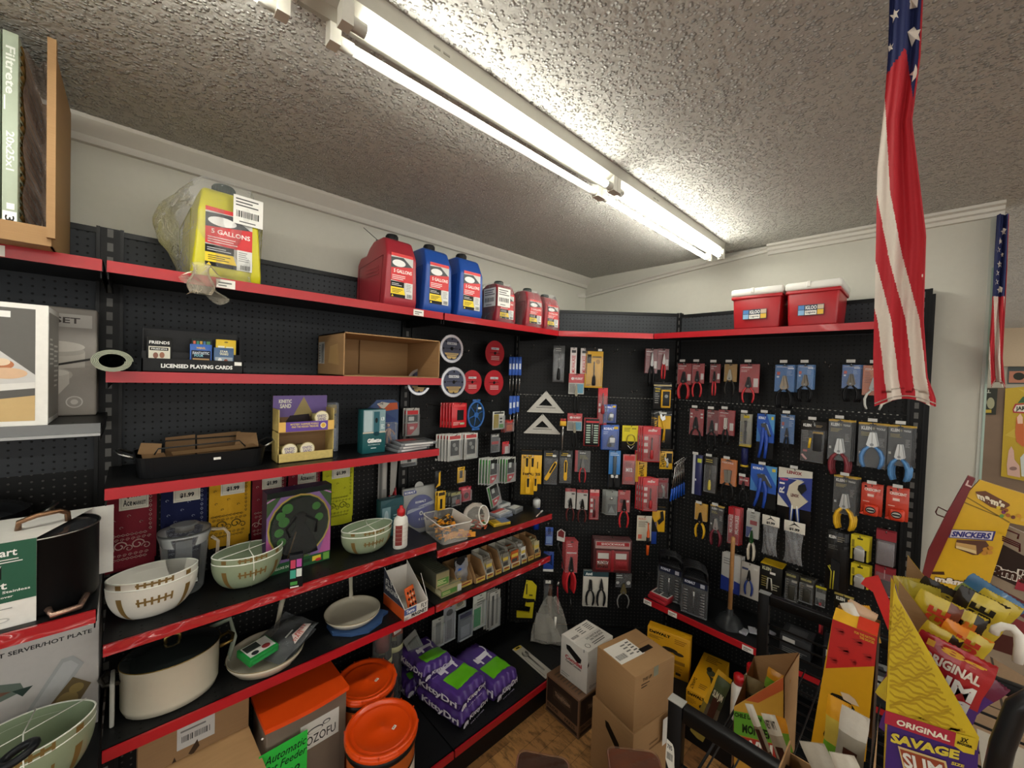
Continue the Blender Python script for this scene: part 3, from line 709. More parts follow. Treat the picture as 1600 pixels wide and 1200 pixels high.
b.add([(-.13,-.119,.225),(.0,-.119,.225),(.095,.115,.225),(-.13,.119,.225)], [(0,1,2,3)], S)
b.box(-.13, .14, .115, .117, .0, .225, S)
b.T = Matrix.Translation((-.13, -.119, 0)); deco(b, .13, .225, [('r', 0, .30, 1, 1, '#17543c'), ('r', .0, .58, .55, .74, '#0e0e10'), ('p', [(.0, .66), (.35, .68), (.55, .74), (.5, .66), (0, .62)], '#d8d8d8'), ('t', 'Cuisinart', -.25, .46, .62, .55, '#f2f2ee'), ('t', 'Classic Matte Black Stainless', -.3, .41, .92, .44, '#e8e8e2'), ('t', '6 Qt. with Cover', .1, .35, .7, .38, '#e8e8e2'), ('l', .0, .22, .7, .27, '#8b8b88', 2), ('r', .05, .03, .2, .12, '#222222'), ('e', .5, .10, .16, .03, '#b5b5b0'), ('e', .5, .10, .13, .02, '#e4e2dc'), ('t', 'Cuisinart', .05, .84, .75, .93, '#f2f2ee'), ('l', .3, .76, .95, .82, '#e8e8e2', 2)])
b.T = Matrix.Identity(4); b.build('card_sleeve', t)
t = thing('saucepan', 'black lidded pot with chrome handles behind the sleeved stockpot', 'pot', (-.36, 1.985, ZR))
b = MB(); pot_body(b, .12, .225, M('#121417', .35), None); b.build('pot_body', t)
b = MB(); b.lathe([(0, .035), (.05, .03), (.1, .015), (.122, 0)], M('#1e2022', .2, coat=.4), 36, (0, 0, .228)); lid_o = b.build('lid', t)
b = MB(); b.tube([(-.03, -.02, .262), (-.028, -.02, .29), (0, -.02, .30), (.03, -.02, .285), (.035, -.02, .262)], .005, STEEL, 8); b.build('lid_handle', lid_o)
b = MB(); b.tube([(.118, .02, .19), (.165, .01, .215), (.18, -.03, .235), (.15, -.06, .21), (.11, -.045, .19)], .006, STEEL, 8); b.build('side_handle', t)
# hot plate carton
w, h = .42, .445
carton('hot_plate_carton', 'pale grey buffet server carton at the lower left edge', 'box', (-.078-w, 1.90, .7745), 0, w, .20, h, M('#b9b6b3', .5), {'front': [
    ('t', 'BUFFET SERVER/HOT PLATE', .37, .712, .96, .742, '#2a2a2c'),
    ('p', [(.30, .36), (.62, .44), (.60, .50), (.30, .60)], '#5d6a60'), ('p', [(.3, .40), (.56, .46), (.3, .54)], '#6b4a38'), ('p', [(.56, .46), (.66, .455), (.61, .40)], '#2f3e38'),
    ('p', [(.60, .23), (.70, .16), (.92, .50), (.86, .58), (.80, .58)], '#a2a4a4'), ('p', [(.63, .24), (.70, .19), (.89, .50), (.85, .55), (.81, .55)], '#b3b5b5'),
    ('p', [(.66, .16), (.84, .13), (.96, .33), (.86, .42)], '#6a5a3c'), ('e', .83, .26, .06, .06, '#8d7a4c'), ('e', .79, .20, .05, .04, '#a58f5c'), ('e', .88, .33, .04, .035, '#94804e'), ('e', .74, .17, .04, .02, '#4c4a34'), ('r', 0, .0, .5, .1, '#a9a6a3')]})
# ================================================================== football-shaped bowls
def football_bowl(name, label, loc, rz, L_, Wd, h, col, inner, group, string=True, tilt=None, ladle=False):
    t = thing(name, label, 'bowl', loc, rz, group, rot=tilt)
    mo = M(col, .28, coat=.3, bump=.03, bs=90, vary=.03); mi = M(inner, .15, coat=.6, vary=.02); lace = M('#7a6030', .45)
    def plan(a):
        c, s_ = math.cos(a), math.sin(a)
        return (L_/2*c*(1+.05*c*c), Wd/2*s_*(abs(s_)**.18))
    def S(a, z, dz=0, off=0):
        k = (.36+.64*math.sqrt(max(0, 1-(1-z)**2.1)))
        x, y = plan(a); return (x*k*(1+off), y*k*(1+off), z*h+dz)
    for i, (nm, dz) in enumerate((('lower_bowl', 0), ('upper_bowl', .024))):
        b = MB()
        b.grid(lambda u, v: S(2*PI*u, v, dz), 56, 12, mo, wrap=True)
        b.grid(lambda u, v: S(-2*PI*u, v, dz+.003*(1-v), -.025), 56, 12, mi, wrap=True)
        b.add([S(2*PI*j/56, 0, dz) for j in range(56)], [tuple(range(55, -1, -1))], mo)
        b.add([S(2*PI*j/56, 0, dz+.004, -.025) for j in range(56)], [tuple(range(56))], mi)
        b.tube([S(2*PI*j/56, 1, dz, -.012) for j in range(56)], .0022, M('#eef0e6', .3), 6, closed=True)
        z0, z1 = (.05, .78) if i == 0 else (.84, .97)
        # stripes near the ends and the laces on the side
        for a0, a1 in ((-2.50, -2.34), (-.80, -.64)):
            b.grid(lambda u, v: S(a0+(a1-a0)*u, z0+(z1-z0)*v, dz, .006), 3, 8, lace)
        zl = .60 if i == 0 else .89
        b.grid(lambda u, v: S(-2.0+.85*u, zl+.055*v, dz, .007), 16, 1, lace)
        for j in range(6):
            aa = -1.97+.155*j; b.grid(lambda u, v: S(aa+.055*u, zl-(.06 if i else .09)+(.155 if i else .23)*v, dz, .010), 1, 3, lace)
        b.build(nm, t)
    if string:
        b = MB(); sm = M('#e9eadf', .35); zt = h+.026
        b.tube([S(-2.6, 1, .028), (0, 0, zt), S(.5, 1, .028)], .0016, sm, 5)
        b.tube([S(-1.5, .02, 0, .02), S(-1.52, .4, 0, .02), S(-1.55, .8, .01, .02), S(-1.57, 1, .027, .01), (0, 0, zt+.001), S(1.4, 1, .027, .01)], .0016, sm, 5)
        b.build('tie_string', t)
    return t
football_bowl('football_bowl', 'white football-shaped bowl pair with brown laces on the fourth shelf', (.058, 1.868, 1.1145), .0, .235, .165, .125, '#d9d6cc', '#e2e0d8', 'football-shaped bowls', False)
football_bowl('football_bowl', 'sage green football-shaped bowl pair beside the white one', (.345, 1.885, 1.1145), .0, .235, .17, .115, '#8f9c80', '#98a88c', 'football-shaped bowls')
football_bowl('football_bowl', 'small sage green football-shaped bowl pair left of the glue bottle', (.838, 1.875, 1.1145), .0, .24, .165, .098, '#8f9c80', '#98a88c', 'football-shaped bowls')
t = football_bowl('football_bowl', 'large sage green football-shaped bowl pair at the bottom left corner', (-.215, 1.70, .7745), .12, .27, .20, .155, '#8f9c80', '#98a88c', 'football-shaped bowls')
b = MB(); b.tube([(.03*math.cos(a), .02+.03*math.sin(a)*.8, .012*math.cos(a)) for a in [i*2*PI/20 for i in range(20)]], .010, M('#17191c', .35), 10, closed=True)
tag(b.build('black_handle', loc=(aZ(28, 1168, .99).x, aZ(28, 1168, .99).y-.02, .972)), 'black looped handle resting on the bottom left bowl', 'handle')

# ================================================================== second shelf
Z2 = 1.9695
t = thing('rolled_mat', 'rolled dark green mat sticking out over the shelf edge', 'rolled mat', (-.045, 1.60, Z2+.0275+.004))
gm = M('#4c5a50', .4, bump=.2, bs=20, vary=.3); b = MB(); cyc = 5
b.grid(lambda u, v: ((.042-.016*(u))*math.cos(2*PI*cyc*u)*1.0, .50*v, (.031-.012*u)*math.sin(2*PI*cyc*u)), 150, 3, gm)
b.grid(lambda u, v: ((.0415-.016*(u)+.0022*v)*math.cos(2*PI*cyc*u), 0, (.0305-.012*u+.0018*v)*math.sin(2*PI*cyc*u)), 150, 1, M('#9aa08c', .6))
b.build('mat_roll', t)
b = MB(); b.lathe([(.0255, 0), (.0255, .5)], M('#0f1210', .6), 24); o = b.build('inner_core', t); o.rotation_euler = (-PI/2, 0, 0); o.scale = (1, .74, 1)
# card display
t = thing('card_display', 'black counter display reading licensed playing cards', 'display box', (aY(221, 585, 1.78).x, 1.78, Z2)); w = aY(380, 585, 1.78).x-aY(221, 585, 1.78).x
K = M('#18181a', .4); b = MB(); b.box(0, w, 0, .003, 0, .046, K); b.box(0, w, 0, .11, 0, .003, K); b.box(0, .003, 0, .11, 0, .045, K); b.box(w-.003, w, 0, .11, 0, .045, K)
b.box(0.006, w-.006, .107, .11, 0, .15, K); b.box(0.002, .005, .05, .11, .04, .15, K); b.box(w-.005, w-.002, .05, .11, .04, .13, K); b.box(0, w, .045, .048, 0, .07, K)
deco(b, w, .046, [('t', 'LICENSED PLAYING CARDS', .17, .32, .88, .62, '#f0f0ec', .04), ('r', .90, .65, .98, .93, '#efefe8')]); b.build('display_tray', t)
cards = [('playing card pack with black header and group photo, left in the card display', .012, .04, .085, .066, '#141414', [('t', 'FRIENDS', .1, .72, .9, .84, '#f0f0ec'), ('r', .08, .02, .92, .62, '#ddd9c8'), ('r', .12, .46, .85, .58, '#26221c'), ('t', 'FRIENDS', .18, .49, .8, .55, '#f0f0ec'), ('e', .35, .26, .1, .12, '#8a5a48'), ('e', .6, .28, .1, .12, '#a06a50'), ('r', .1, .02, .9, .14, '#b9b09a')]),
 ('playing card pack with row of coloured tiles and space opera title', .132, .06, .09, .06, '#1d2422', [('r', .08, .70, .2, .9, '#c05a3a'), ('r', .24, .70, .36, .9, '#3a8a6a'), ('r', .4, .70, .52, .9, '#c09a3a'), ('r', .56, .70, .68, .9, '#3a6a9a'), ('r', .72, .70, .9, .9, '#4a7a4a'), ('t', 'STAR', .2, .46, .85, .66, '#f0f0ec')]),
 ('yellow playing card pack standing at the right of the card display', .203, .055, .092, .062, '#d8b622', [('r', .1, .38, .42, .74, '#ece6cc'), ('r', .5, .44, .85, .72, '#dcd2a8'), ('l', .12, .1, .85, .34, '#8a7018', 4), ('e', .5, .9, .1, .03, '#7a6414')]),
 ('blue playing card pack with superhero team title in front row', .125, .02, .07, .062, '#2a5cae', [('r', .06, .04, .94, .68, '#151a28'), ('t', 'FANTASTIC', .12, .48, .88, .62, '#d8e2ee'), ('t', 'FOUR', .2, .36, .6, .48, '#8fd0e0'), ('r', .12, .08, .88, .28, '#b08a5a'), ('t', 'MARVEL', .3, .76, .7, .86, '#e6c070')]),
 ('grey-blue playing card pack with white space opera logo in front row', .193, .02, .062, .060, '#3a5a82', [('t', 'STAR', .3, .72, .7, .84, '#e6e2c0'), ('t', 'WARS', .28, .56, .72, .7, '#e6e2c0'), ('r', .06, .03, .94, .44, '#9aa6b0'), ('e', .3, .25, .1, .14, '#e8e8e4'), ('e', .6, .22, .1, .12, '#8a4a3a')])]
for (lb, x, y, hh, ww, c, it) in cards:
    carton('card_pack', lb, 'card pack', (t.location.x+x, 1.78+y+.004, Z2+.004+(.028 if y < .03 else .0)+(.03 if y > .03 else 0)), 0, ww, .016, hh, M(c, .3), {'front': it}, .001, 'playing card packs in the black display')
# big empty carton lying open to the front
x0 = aY(536, 590, 1.752).x; x1_ = aY(686, 590, 1.752).x
t = open_carton('empty_carton', 'empty brown carton lying open on the second shelf', (x0, 1.752, Z2), 0, x1_-x0, .33, .192, CB, 'front', .005, {'left': [('r', .03, .28, .28, .82, '#c8c4bc'), ('b', .16, .3, .26, .78, '#2a2a2a'), ('l', .05, .32, .13, .78, '#777777', 7), ('p', [(.45, .3), (.85, .25), (.8, .75), (.5, .7)], '#b08c5a')]}, 'box')
q = MB(); q.box(.20, .204, .315, .324, .01, .185, CB2); q.build('inner_seam', t)

# ================================================================== third shelf
Z3 = 1.6055
t = thing('roasting_pan', 'long black roasting pan with chrome handles and brown packing paper', 'roasting pan', (.005, 1.795, Z3), .03)
def rr(w, d, r, n=6, ox=0, oy=0):
    pts = []
    for cx, cy, a0 in ((w-r, d-r, 0), (r, d-r, PI/2), (r, r, PI), (w-r, r, 1.5*PI)):
        for i in range(n+1): a = a0+PI/2*i/n; pts.append((ox+cx+r*math.cos(a), oy+cy+r*math.sin(a)))
    return pts
b = MB(); K = M('#111214', .38, vary=.05); W, D_, H = .385, .235, .072
o0 = rr(W-.02, D_-.02, .04, 6, .01, .01); o1 = rr(W, D_, .045); i1 = rr(W-.008, D_-.008, .042, 6, .004, .004); i0 = rr(W-.026, D_-.026, .038, 6, .013, .013)
n = len(o0)
vs_ = [(x, y, 0) for x, y in o0]+[(x, y, H) for x, y in o1]+[(x, y, H) for x, y in i1]+[(x, y, .004) for x, y in i0]
fs = [tuple(range(n))[::-1], tuple(range(3*n, 4*n))]
for r_ in range(3): fs += [(r_*n+i, r_*n+(i+1) % n, (r_+1)*n+(i+1) % n, (r_+1)*n+i) for i in range(n)]
b.add(vs_, fs, K); b.rect(.21, .045, .232, .054, '#e8e6e0', .002); b.build('pan_body', t)
for nm, sx in (('left', -1), ('right', 1)):
    xx = 0 if sx < 0 else W
    b = MB(); b.tube([(xx, .06, .066), (xx+sx*.035, .065, .085), (xx+sx*.045, .117, .09), (xx+sx*.035, .17, .085), (xx, .175, .066)], .0045, STEEL, 8); b.build('handle', t)
b = MB(); b.tube([(.05, .05, .075), (.06, .05, .095), (.30, .06, .10), (.32, .06, .075)], .0028, M('#2a2a2a', .3, metal=.5), 6); b.tube([(.08, .19, .075), (.09, .19, .10), (.33, .19, .10), (.34, .19, .075)], .0028, M('#2a2a2a', .3, metal=.5), 6)
for i in range(7): b.tube([(.06+.045*i, .04, .03), (.06+.045*i, .2, .03)], .002, M('#2a2a2a', .3, metal=.5), 5)
b.build('roasting_rack', t)
for i, pp in enumerate(([(.01, .13, .07), (.07, .10, .06), (.075, .13, .10), (.02, .15, .105)], [(.09, .20, .03), (.18, .20, .03), (.18, .205, .115), (.09, .205, .11)], [(.185, .19, .03), (.33, .19, .03), (.33, .2, .118), (.185, .2, .112)], [(.30, .15, .05), (.38, .12, .06), (.375, .14, .115), (.31, .16, .12)], [(.10, .05, .068), (.36, .06, .072), (.36, .12, .075), (.10, .11, .07)], [(.02, .04, .066), (.08, .04, .068), (.08, .11, .07), (.02, .12, .068)])):
    b = MB(); b.add(pp, [(0,1,2,3)], CB2); q_ = [(x, y+.002, z-.002) for x, y, z in pp]; b.add(q_, [(3,2,1,0)], CB2)
    b.build('packing_paper', t)
# sand toy display
v = aZ(434, 725, Z3); w = .218
t = thing('toy_display', 'purple and sand-coloured two-tier toy display box', 'display box', (v.x, v.y, Z3))
S1 = M('#c9b26a', .6, bump=.2, bs=80, vary=.2); PU = M('#5f3f9a', .5); b = MB(); D_ = .10
b.box(0, .003, .0, D_, 0, .22, S1); b.box(w-.003, w, 0, D_, 0, .22, S1); b.box(0, w, D_-.003, D_, 0, .272, CB2); b.box(0, w, 0, D_, 0, .003, CB)
b.box(0, w, 0, .003, 0, .038, S1); b.box(0, w, .0, D_, .125, .13, CB); b.box(0, w, -.001, .002, .128, .168, PU)
deco(b, w, .272, [('r', 0, .47, .12, .62, '#e0b45a'), ('r', .88, .47, 1, .62, '#e0b45a'), ('t', 'MYSTERY SURPRISE FOSSILS', .2, .565, .7, .595, '#e8cc7a'), ('t', 'FIND THE HIDDEN TREASURE', .22, .525, .7, .555, '#e8cc7a'), ('e', .79, .545, .055, .045, '#efe2b0'), ('e', .79, .545, .04, .033, '#d8a83a')], -.001)
b.T = Matrix.Translation((0, D_-.004, 0)); deco(b, w, .272, [('r', 0, .66, 1, 1, '#7a62a8'), ('p', [(.35, .66), (.55, .98), (.75, .66)], '#b09c62'), ('t', 'KINETIC', .1, .88, .33, .94, '#f4efe4', .05), ('t', 'SAND', .12, .80, .32, .87, '#f4efe4', .05), ('p', [(.2, .55), (.3, .68), (.65, .7), (.7, .55)], '#3c3238')]); b.T = Matrix.Identity(4)
b.build('display_body', t)
for nm, x, z in (('upper right', .168, .136), ('lower left', .044, .004), ('lower middle', .112, .004)):
    c = MB(); c.lathe([(0, 0), (.024, 0), (.028, .006), (.026, .03), (.031, .04), (.031, .06), (0, .062)], M('#8d8357', .35), 20); 
    c.T = Matrix.Translation((0, -.034, .045)); c.disc((0, 0, 0), .030, '#b8a870', 24); c.disc((0, -.0006, 0), .027, '#e4dcc0', 24); c.text('KINETIC', -.019, .002, .019, .013, '#6a5a8a', 0, 3); c.text('SAND', -.017, -.012, .017, .0, '#6a5a8a', 0, 3); c.T = Matrix.Identity(4)
    tag(c.build('sand_pod', loc=(v.x+x, v.y+.040, Z3+z)), 'round sand toy pod, %s in the toy display' % nm, 'toy', 'sand toy pods')
for i, x in enumerate((.235,)):
    t = thing('toy_bottle', 'narrow clear toy pack with silver contents behind the toy display', 'toy pack', (v.x+x+.02, v.y+.12, Z3))
    b = MB(); b.box(-.03, .03, 0, .05, 0, .235, clear('#cfd6e2', .3, .1, .6, 'pack'), .008); b.build('clear_shell', t)
    b = MB(); b.box(-.024, .024, .01, .04, .01, .11, M('#8792ac', .35), .006); b.box(-.024, .024, .01, .04, .125, .17, M('#a8a290', .4), .006); b.box(-.022, .022, .01, .035, .18, .225, M('#c2a83c', .4), .006); b.build('contents', t)
# trimmer box
v = aZ(566, 710, Z3); TE = M('#175559', .35)
carton('trimmer_carton', 'teal trimmer box with clear window on the third shelf', 'box', (v.x, v.y, Z3), .0, .112, .06, .208, TE, {'front': [('r', .02, .48, .98, .99, '#7e9aa0'), ('r', .05, .5, .4, .97, '#a9bcc0'), ('r', .0, .46, 1, .49, '#c9b9a4'), ('r', .46, .42, .72, .95, '#1d5a66'), ('e', .59, .44, .13, .05, '#0f3a44'), ('e', .58, .75, .06, .06, '#0f1c20'), ('t', 'Gillette', .2, .24, .82, .34, '#f2f2ee', .05), ('t', 'INTIMATE', .24, .185, .76, .205, '#c9d6d4'), ('t', 'i3', .78, .74, .93, .82, '#e2e8e6'), ('l', .78, .55, .95, .66, '#dfe6e4', 3), ('l', .35, .1, .7, .15, '#c9d6d4', 1)]})
t = thing('toy_blister_pack', 'blue and orange carded action figure behind the teal trimmer box', 'toy pack', (v.x+.06, v.y+.10, Z3), .0)
b = MB(); b.prism([(0, 0), (.17, 0), (.17, .23), (.145, .245), (.05, .245), (.03, .225), (0, .2)], 0, .003, M('#2a4a80', .4)); b.T = Matrix.Translation((0, -.0008, 0)); deco(b, .17, .245, [('p', [(.3, .92), (.95, .94), (.98, .80), (.5, .76)], '#cf5a2a'), ('p', [(.3, .92), (.45, .96), (.7, .93), (.5, .8)], '#dcd6c8'), ('t', 'THE', .35, .9, .5, .95, '#3a3a4a'), ('p', [(.4, .8), (.9, .6), (.9, .3), (.4, .3)], '#1f3c78')]); b.T = Matrix.Identity(4); b.build('backing_card', t)
b = MB(); b.box(.06, .155, -.03, -.001, .01, .13, clear('#dfe8f0', .08, .05, 0, 'blister'), .006); b.build('blister', t)
b = MB(); sk = M('#b08a7a', .6); b.tube([(.11, -.015, .06), (.112, -.015, .085), (.11, -.015, .10)], [.010, .012, .009], sk, 8); b.lathe([(0, -.009), (.008, -.004), (.008, .004), (0, .009)], sk, 10, (.108, -.015, .115)); b.tube([(.105, -.015, .06), (.10, -.02, .035), (.108, -.015, .012)], .005, sk, 6); b.tube([(.117, -.015, .06), (.125, -.02, .037), (.12, -.012, .014)], .005, sk, 6); b.tube([(.10, -.015, .095), (.088, -.018, .08), (.082, -.02, .066)], .004, sk, 6); b.tube([(.12, -.015, .095), (.135, -.018, .08), (.142, -.02, .066)], .004, sk, 6); b.build('figure', t)
v = aZ(622, 708, Z3)
for i in range(3):
    carton('game_case', ('top', 'middle', 'bottom')[2-i] + ' one of the flat silver-grey cases stacked at the shelf end', 'case', (v.x+.008*i, v.y+.0, Z3+.0145*i), .12-.1*i, .19, .13, .014, M('#77797c', .25, coat=.3), {'top': [('r', .05, .06, .95, .94, '#3e4042'), ('r', .1, .5, .6, .9, '#8b2f2c'), ('l', .1, .1, .9, .4, '#b0b0ae', 4)], 'front': [('r', .1, .2, .9, .8, '#c8c8c6')]}, .0015, 'flat cases stacked at the end of the third shelf')
# ================================================================== fourth shelf
Z4 = 1.1145
def swirl(b, x, z, s, mat, y, flip=1, turns=1.2):
    pts = []
    for i in range(14):
        a = turns*2*PI*i/13; r = s*(1-.75*i/13); pts.append((x+flip*r*math.cos(a), y, z+r*math.sin(a)))
    b.tube(pts, max(.0009, s*.11), mat, 4)
def bandana(x0, x1, zb, col, ink, label, second=None, price='$1.99', logo=False):
    t = thing('bandana', label, 'bandana', (x0, 2.085, zb), 0, 'folded bandanas hanging below the third shelf')
    W = x1-x0-.008; H = 1.555-zb; mc = M(col, .8, bump=.25, bs=180, vary=.05); mi = M(ink, .8); b = MB()
    f = lambda u, v: (W*u, .006*math.sin(u*7+v*3)-.004, H*v)
    b.grid(f, 12, 12, mc); b.box(W*.96, W*1.035, .004, .012, .03, H, M(second or col, .8)); b.box(0, W, .006, .012, .002, H, mc)
    y = -.0115
    for k, zz in enumerate((.14, .40)):
        n = 9
        for i in range(n):
            xx = W*(.04+.80*i/n); b.tube([(xx, y, H*zz), (xx+W*.04, y, H*zz+.004), (xx+W*.08, y, H*zz), (xx+W*.04, y, H*zz-.004), (xx, y, H*zz)], .0011, mi, 4)
    for i in range(5): swirl(b, W*(.10+.18*i), H*(.25+.03*(i % 2)), .020 if i % 2 else .014, mi, y, 1 if i % 2 else -1)
    for i in range(16): swirl(b, W*(.05+.055*i), H*(.35 if i % 2 else .18), .006, mi, y)
    for k, xx in enumerate((.90,)):
        for i in range(11):
            zz = H*(.42+.05*i); b.tube([(W*xx, y, zz), (W*xx+.004, y, zz+.006), (W*xx, y, zz+.012), (W*xx-.004, y, zz+.006), (W*xx, y, zz)], .0011, mi, 4)
    for (u, v) in ((.15, .56), (.45, .60), (.7, .52), (.3, .48), (.6, .68), (.12, .72)): swirl(b, W*u, H*v, .006, mi, y, 1, .8)
    b.build('cloth', t)
    q = MB(); q.box(W*.26, W*.86, -.0135, -.0128, H-.115, H-.02, M('#d8d4c4', .6))
    if logo:
        q.text('Ace', W*.34, H-.10, W*.52, H-.075, '#222222', -.0136, 2); q.text('MARKET', W*.54, H-.10, W*.80, H-.085, '#222222', -.0136, 2)
    q.text(price, W*.40, H-.072 if logo else H-.100, W*.72, H-.05 if logo else H-.080, '#16161a', -.0136, 2, .05)
    q.tube([(W*.30, -.0136, H-.108), (W*.82, -.0136, H-.108), (W*.82, -.0136, H-.03), (W*.30, -.0136, H-.03)], .0005, M('#55524a'), 4, closed=True)
    q.build('price_card', t); return t
bandana(-.077+.005, .073, 1.205, '#7d1326', '#c9a7a0', 'maroon folded bandana hanging leftmost, above the white football bowl', logo=True)
bandana(.082, .232, 1.18, '#1a2048', '#9aa4bc', 'navy blue bandana hanging behind the clear pitcher')
bandana(.236, .388, 1.215, '#d9a51a', '#5e5220', 'golden yellow bandana hanging right of the navy one')
bandana(.392, .532, 1.19, '#7d1326', '#c9a7a0', 'maroon bandana hanging right of the golden one, half behind the doll box')
bandana(.538, .684, 1.28, '#80142a', '#c9a7a0', 'maroon bandana hanging directly above the doll box', logo=True)
bandana(.693, .852, 1.195, '#c6c81e', '#7a8420', 'neon yellow-green bandana hanging rightmost')
# clear pitcher
v = aY(294, 815, 1.99)
t = thing('pitcher', 'clear plastic pitcher standing behind the football bowls', 'pitcher', (v.x-.01, 1.985, Z4)); CL = clear('#e8ecec', .02, .05)
b = MB(); b.lathe([(.055, .0), (.062, .01), (.075, .20), (.083, .225), (.083, .24), (.081, .225), (.072, .19)], CL, 32); b.lathe([(0, 0), (.055, 0)], CL, 32); b.build('jar', t)
b = MB(); b.tube([(.078, -.0, .22), (.125, -.01, .215), (.14, -.01, .19), (.138, -.01, .09), (.12, -.01, .06), (.10, -.01, .07), (.105, -.01, .17), (.085, 0, .19)], .006, clear('#f0e6d4', .3, .05), 8); b.build('handle', t)
b = MB(); b.lathe([(0, .232), (.03, .235), (.03, .255), (.045, .26), (.03, .262), (0, .262)], clear('#d8dcdc', .3, .1), 24); b.lathe([(.083, .24), (.04, .243), (0, .243)], CL, 32); b.build('lid', t)
b = MB(); b.box(-.028, .022, -.02, .02, .01, .20, M('#6a6e72', .5, vary=.2)); b.box(.0, .035, -.07, -.069, .05, .065, M('#c9cbc8', .5)); b.box(-.005, .02, -.0705, -.07, .09, .115, M('#a9a994', .5)); b.build('paper_insert', t)
# doll box
v = aZ(415, 903, Z4); w = .262; h = .352
t = thing('doll_box', 'green and pink doll box with round window on the fourth shelf', 'toy box', (v.x, v.y, Z4), .03)
b = MB(); D_ = .075; dk = M('#15181a', .4); b.box(0, w, .004, D_, 0, h, M('#4a2a5e', .5)); b.T = Matrix.Translation((0, .004, 0))
deco(b, w, h, [('r', 0, 0, 1, 1, '#8b6aa6'), ('r', 0, .0, 1, .12, '#1e5a32'), ('r', .0, .93, 1, 1, '#16201a'), ('p', [(0, .93), (.2, .93), (0, .7)], '#3a5a30'), ('p', [(1, .93), (.8, .93), (1, .7)], '#3a5a30'), ('p', [(0, .88), (.13, .93), (.08, .93), (0, .9)], '#c28ac2'), ('p', [(1, .88), (.87, .93), (.92, .93), (1, .9)], '#c28ac2'), ('p', [(0, .12), (.2, .12), (.05, .4), (0, .45)], '#b05a96'), ('p', [(1, .12), (.8, .12), (.95, .4), (1, .45)], '#b05a96'), ('e', .5, .54, .49, .40, '#b79c4a'), ('e', .5, .54, .465, .378, '#2e4a28'), ('e', .5, .54, .45, .366, '#0f1a10')])
for (u, v2, r_) in ((.18, .5, .05), (.25, .62, .06), (.2, .7, .05), (.3, .78, .06), (.75, .75, .05), (.8, .6, .05), (.22, .38, .05)): b.disc((w*u, -.004, h*v2), r_*w*1.4, M('#2e7a1c', .5, vary=.4), 12)
deco(b, w, h, [('t', 'WICKED', .33, .125, .67, .185, '#5c8a30', .04), ('r', .70, .04, .84, .10, '#d8c63a'), ('r', .88, .02, .98, .11, '#6aa040'), ('e', .80, .045, .05, .02, '#c92a2a'), ('t', 'DELUXE DOLL', .1, .05, .4, .08, '#d8dcc8'), ('r', .5, .05, .66, .09, '#26402a')], -.002, 6)
b.T = TF(w, D_, h, 'right'); deco(b, D_, h, [('r', 0, 0, 1, 1, '#20302a'), ('r', .1, .2, .9, .9, '#7a5a96')]); b.T = Matrix.Identity(4); b.build('carton_body', t)
b = MB(); gown = M('#060607', .7)
b.lathe([(.075, .06), (.06, .12), (.025, .19), (.02, .20), (.028, .235), (.012, .25), (0, .252)], gown, 20, (w*.5, -.004, 0), sy=.12); b.tube([(w*.5-.02, -.009, .235), (w*.5-.06, -.009, .19), (w*.5-.045, -.009, .15)], .007, gown, 6); b.tube([(w*.5+.02, -.009, .235), (w*.5+.065, -.009, .20), (w*.5+.06, -.009, .15)], .007, gown, 6)
b.tube([(w*.3, -.012, .06), (w*.42, -.012, .17)], .003, '#4a3a26', 6); b.build('dark_gown', t)
b = MB(); b.T = Matrix.Translation((w*.5, -.014, h*.54)); b.disc((0, 0, 0), .45*w, clear('#eef4ee', .0, .04, 0, 'window'), 40, ry=.366*h); b.T = Matrix.Identity(4); b.build('round_window', t)
v = aZ(466, 916, Z4)
carton('mini_toy_pack', 'tiny dark pack with four coloured squares before the doll box', 'toy pack', (v.x-.035, v.y, Z4), -.25, .05, .03, .135, M('#14161a', .35), {'front': [('r', .1, .6, .45, .85, '#c23a5a'), ('r', .52, .62, .88, .86, '#b04a9a'), ('r', .08, .3, .48, .55, '#3aa08a'), ('r', .52, .33, .9, .57, '#d8e0d8'), ('r', .1, .1, .6, .2, '#3a8a3a'), ('r', .1, .02, .7, .06, '#e4e4de')]})
# glue bottle
v = aZ(629, 857, Z4)
t = thing('glue_bottle', 'white squeeze bottle with red cap beside the clear bin', 'bottle', (v.x, v.y+.025, Z4), .2)
b = MB(); WP = M('#dcdad2', .35); b.lathe([(0, 0), (.036, .0), (.039, .005), (.039, .125), (.036, .145), (.024, .160), (.016, .165), (0, .165)], WP, 28, sy=.75)
for i in range(5): b.tube([(.0395*math.cos(a), .0297*math.sin(a), .04+.02*i) for a in [j*2*PI/24 for j in range(24)]], .0008, M('#b8b5aa', .4), 4, closed=True)
b.grid(lambda u, v_: (.0396*math.cos(-2.9+1.0*u), .0299*math.sin(-2.9+1.0*u), .02+.10*v_), 8, 2, M('#7a2a26', .4)); b.build('bottle_body', t)
b = MB(); b.lathe([(0, .160), (.019, .160), (.020, .188), (.013, .196), (.009, .200), (.008, .210), (0, .211)], M('#b8141c', .35), 20); b.build('cap', t)
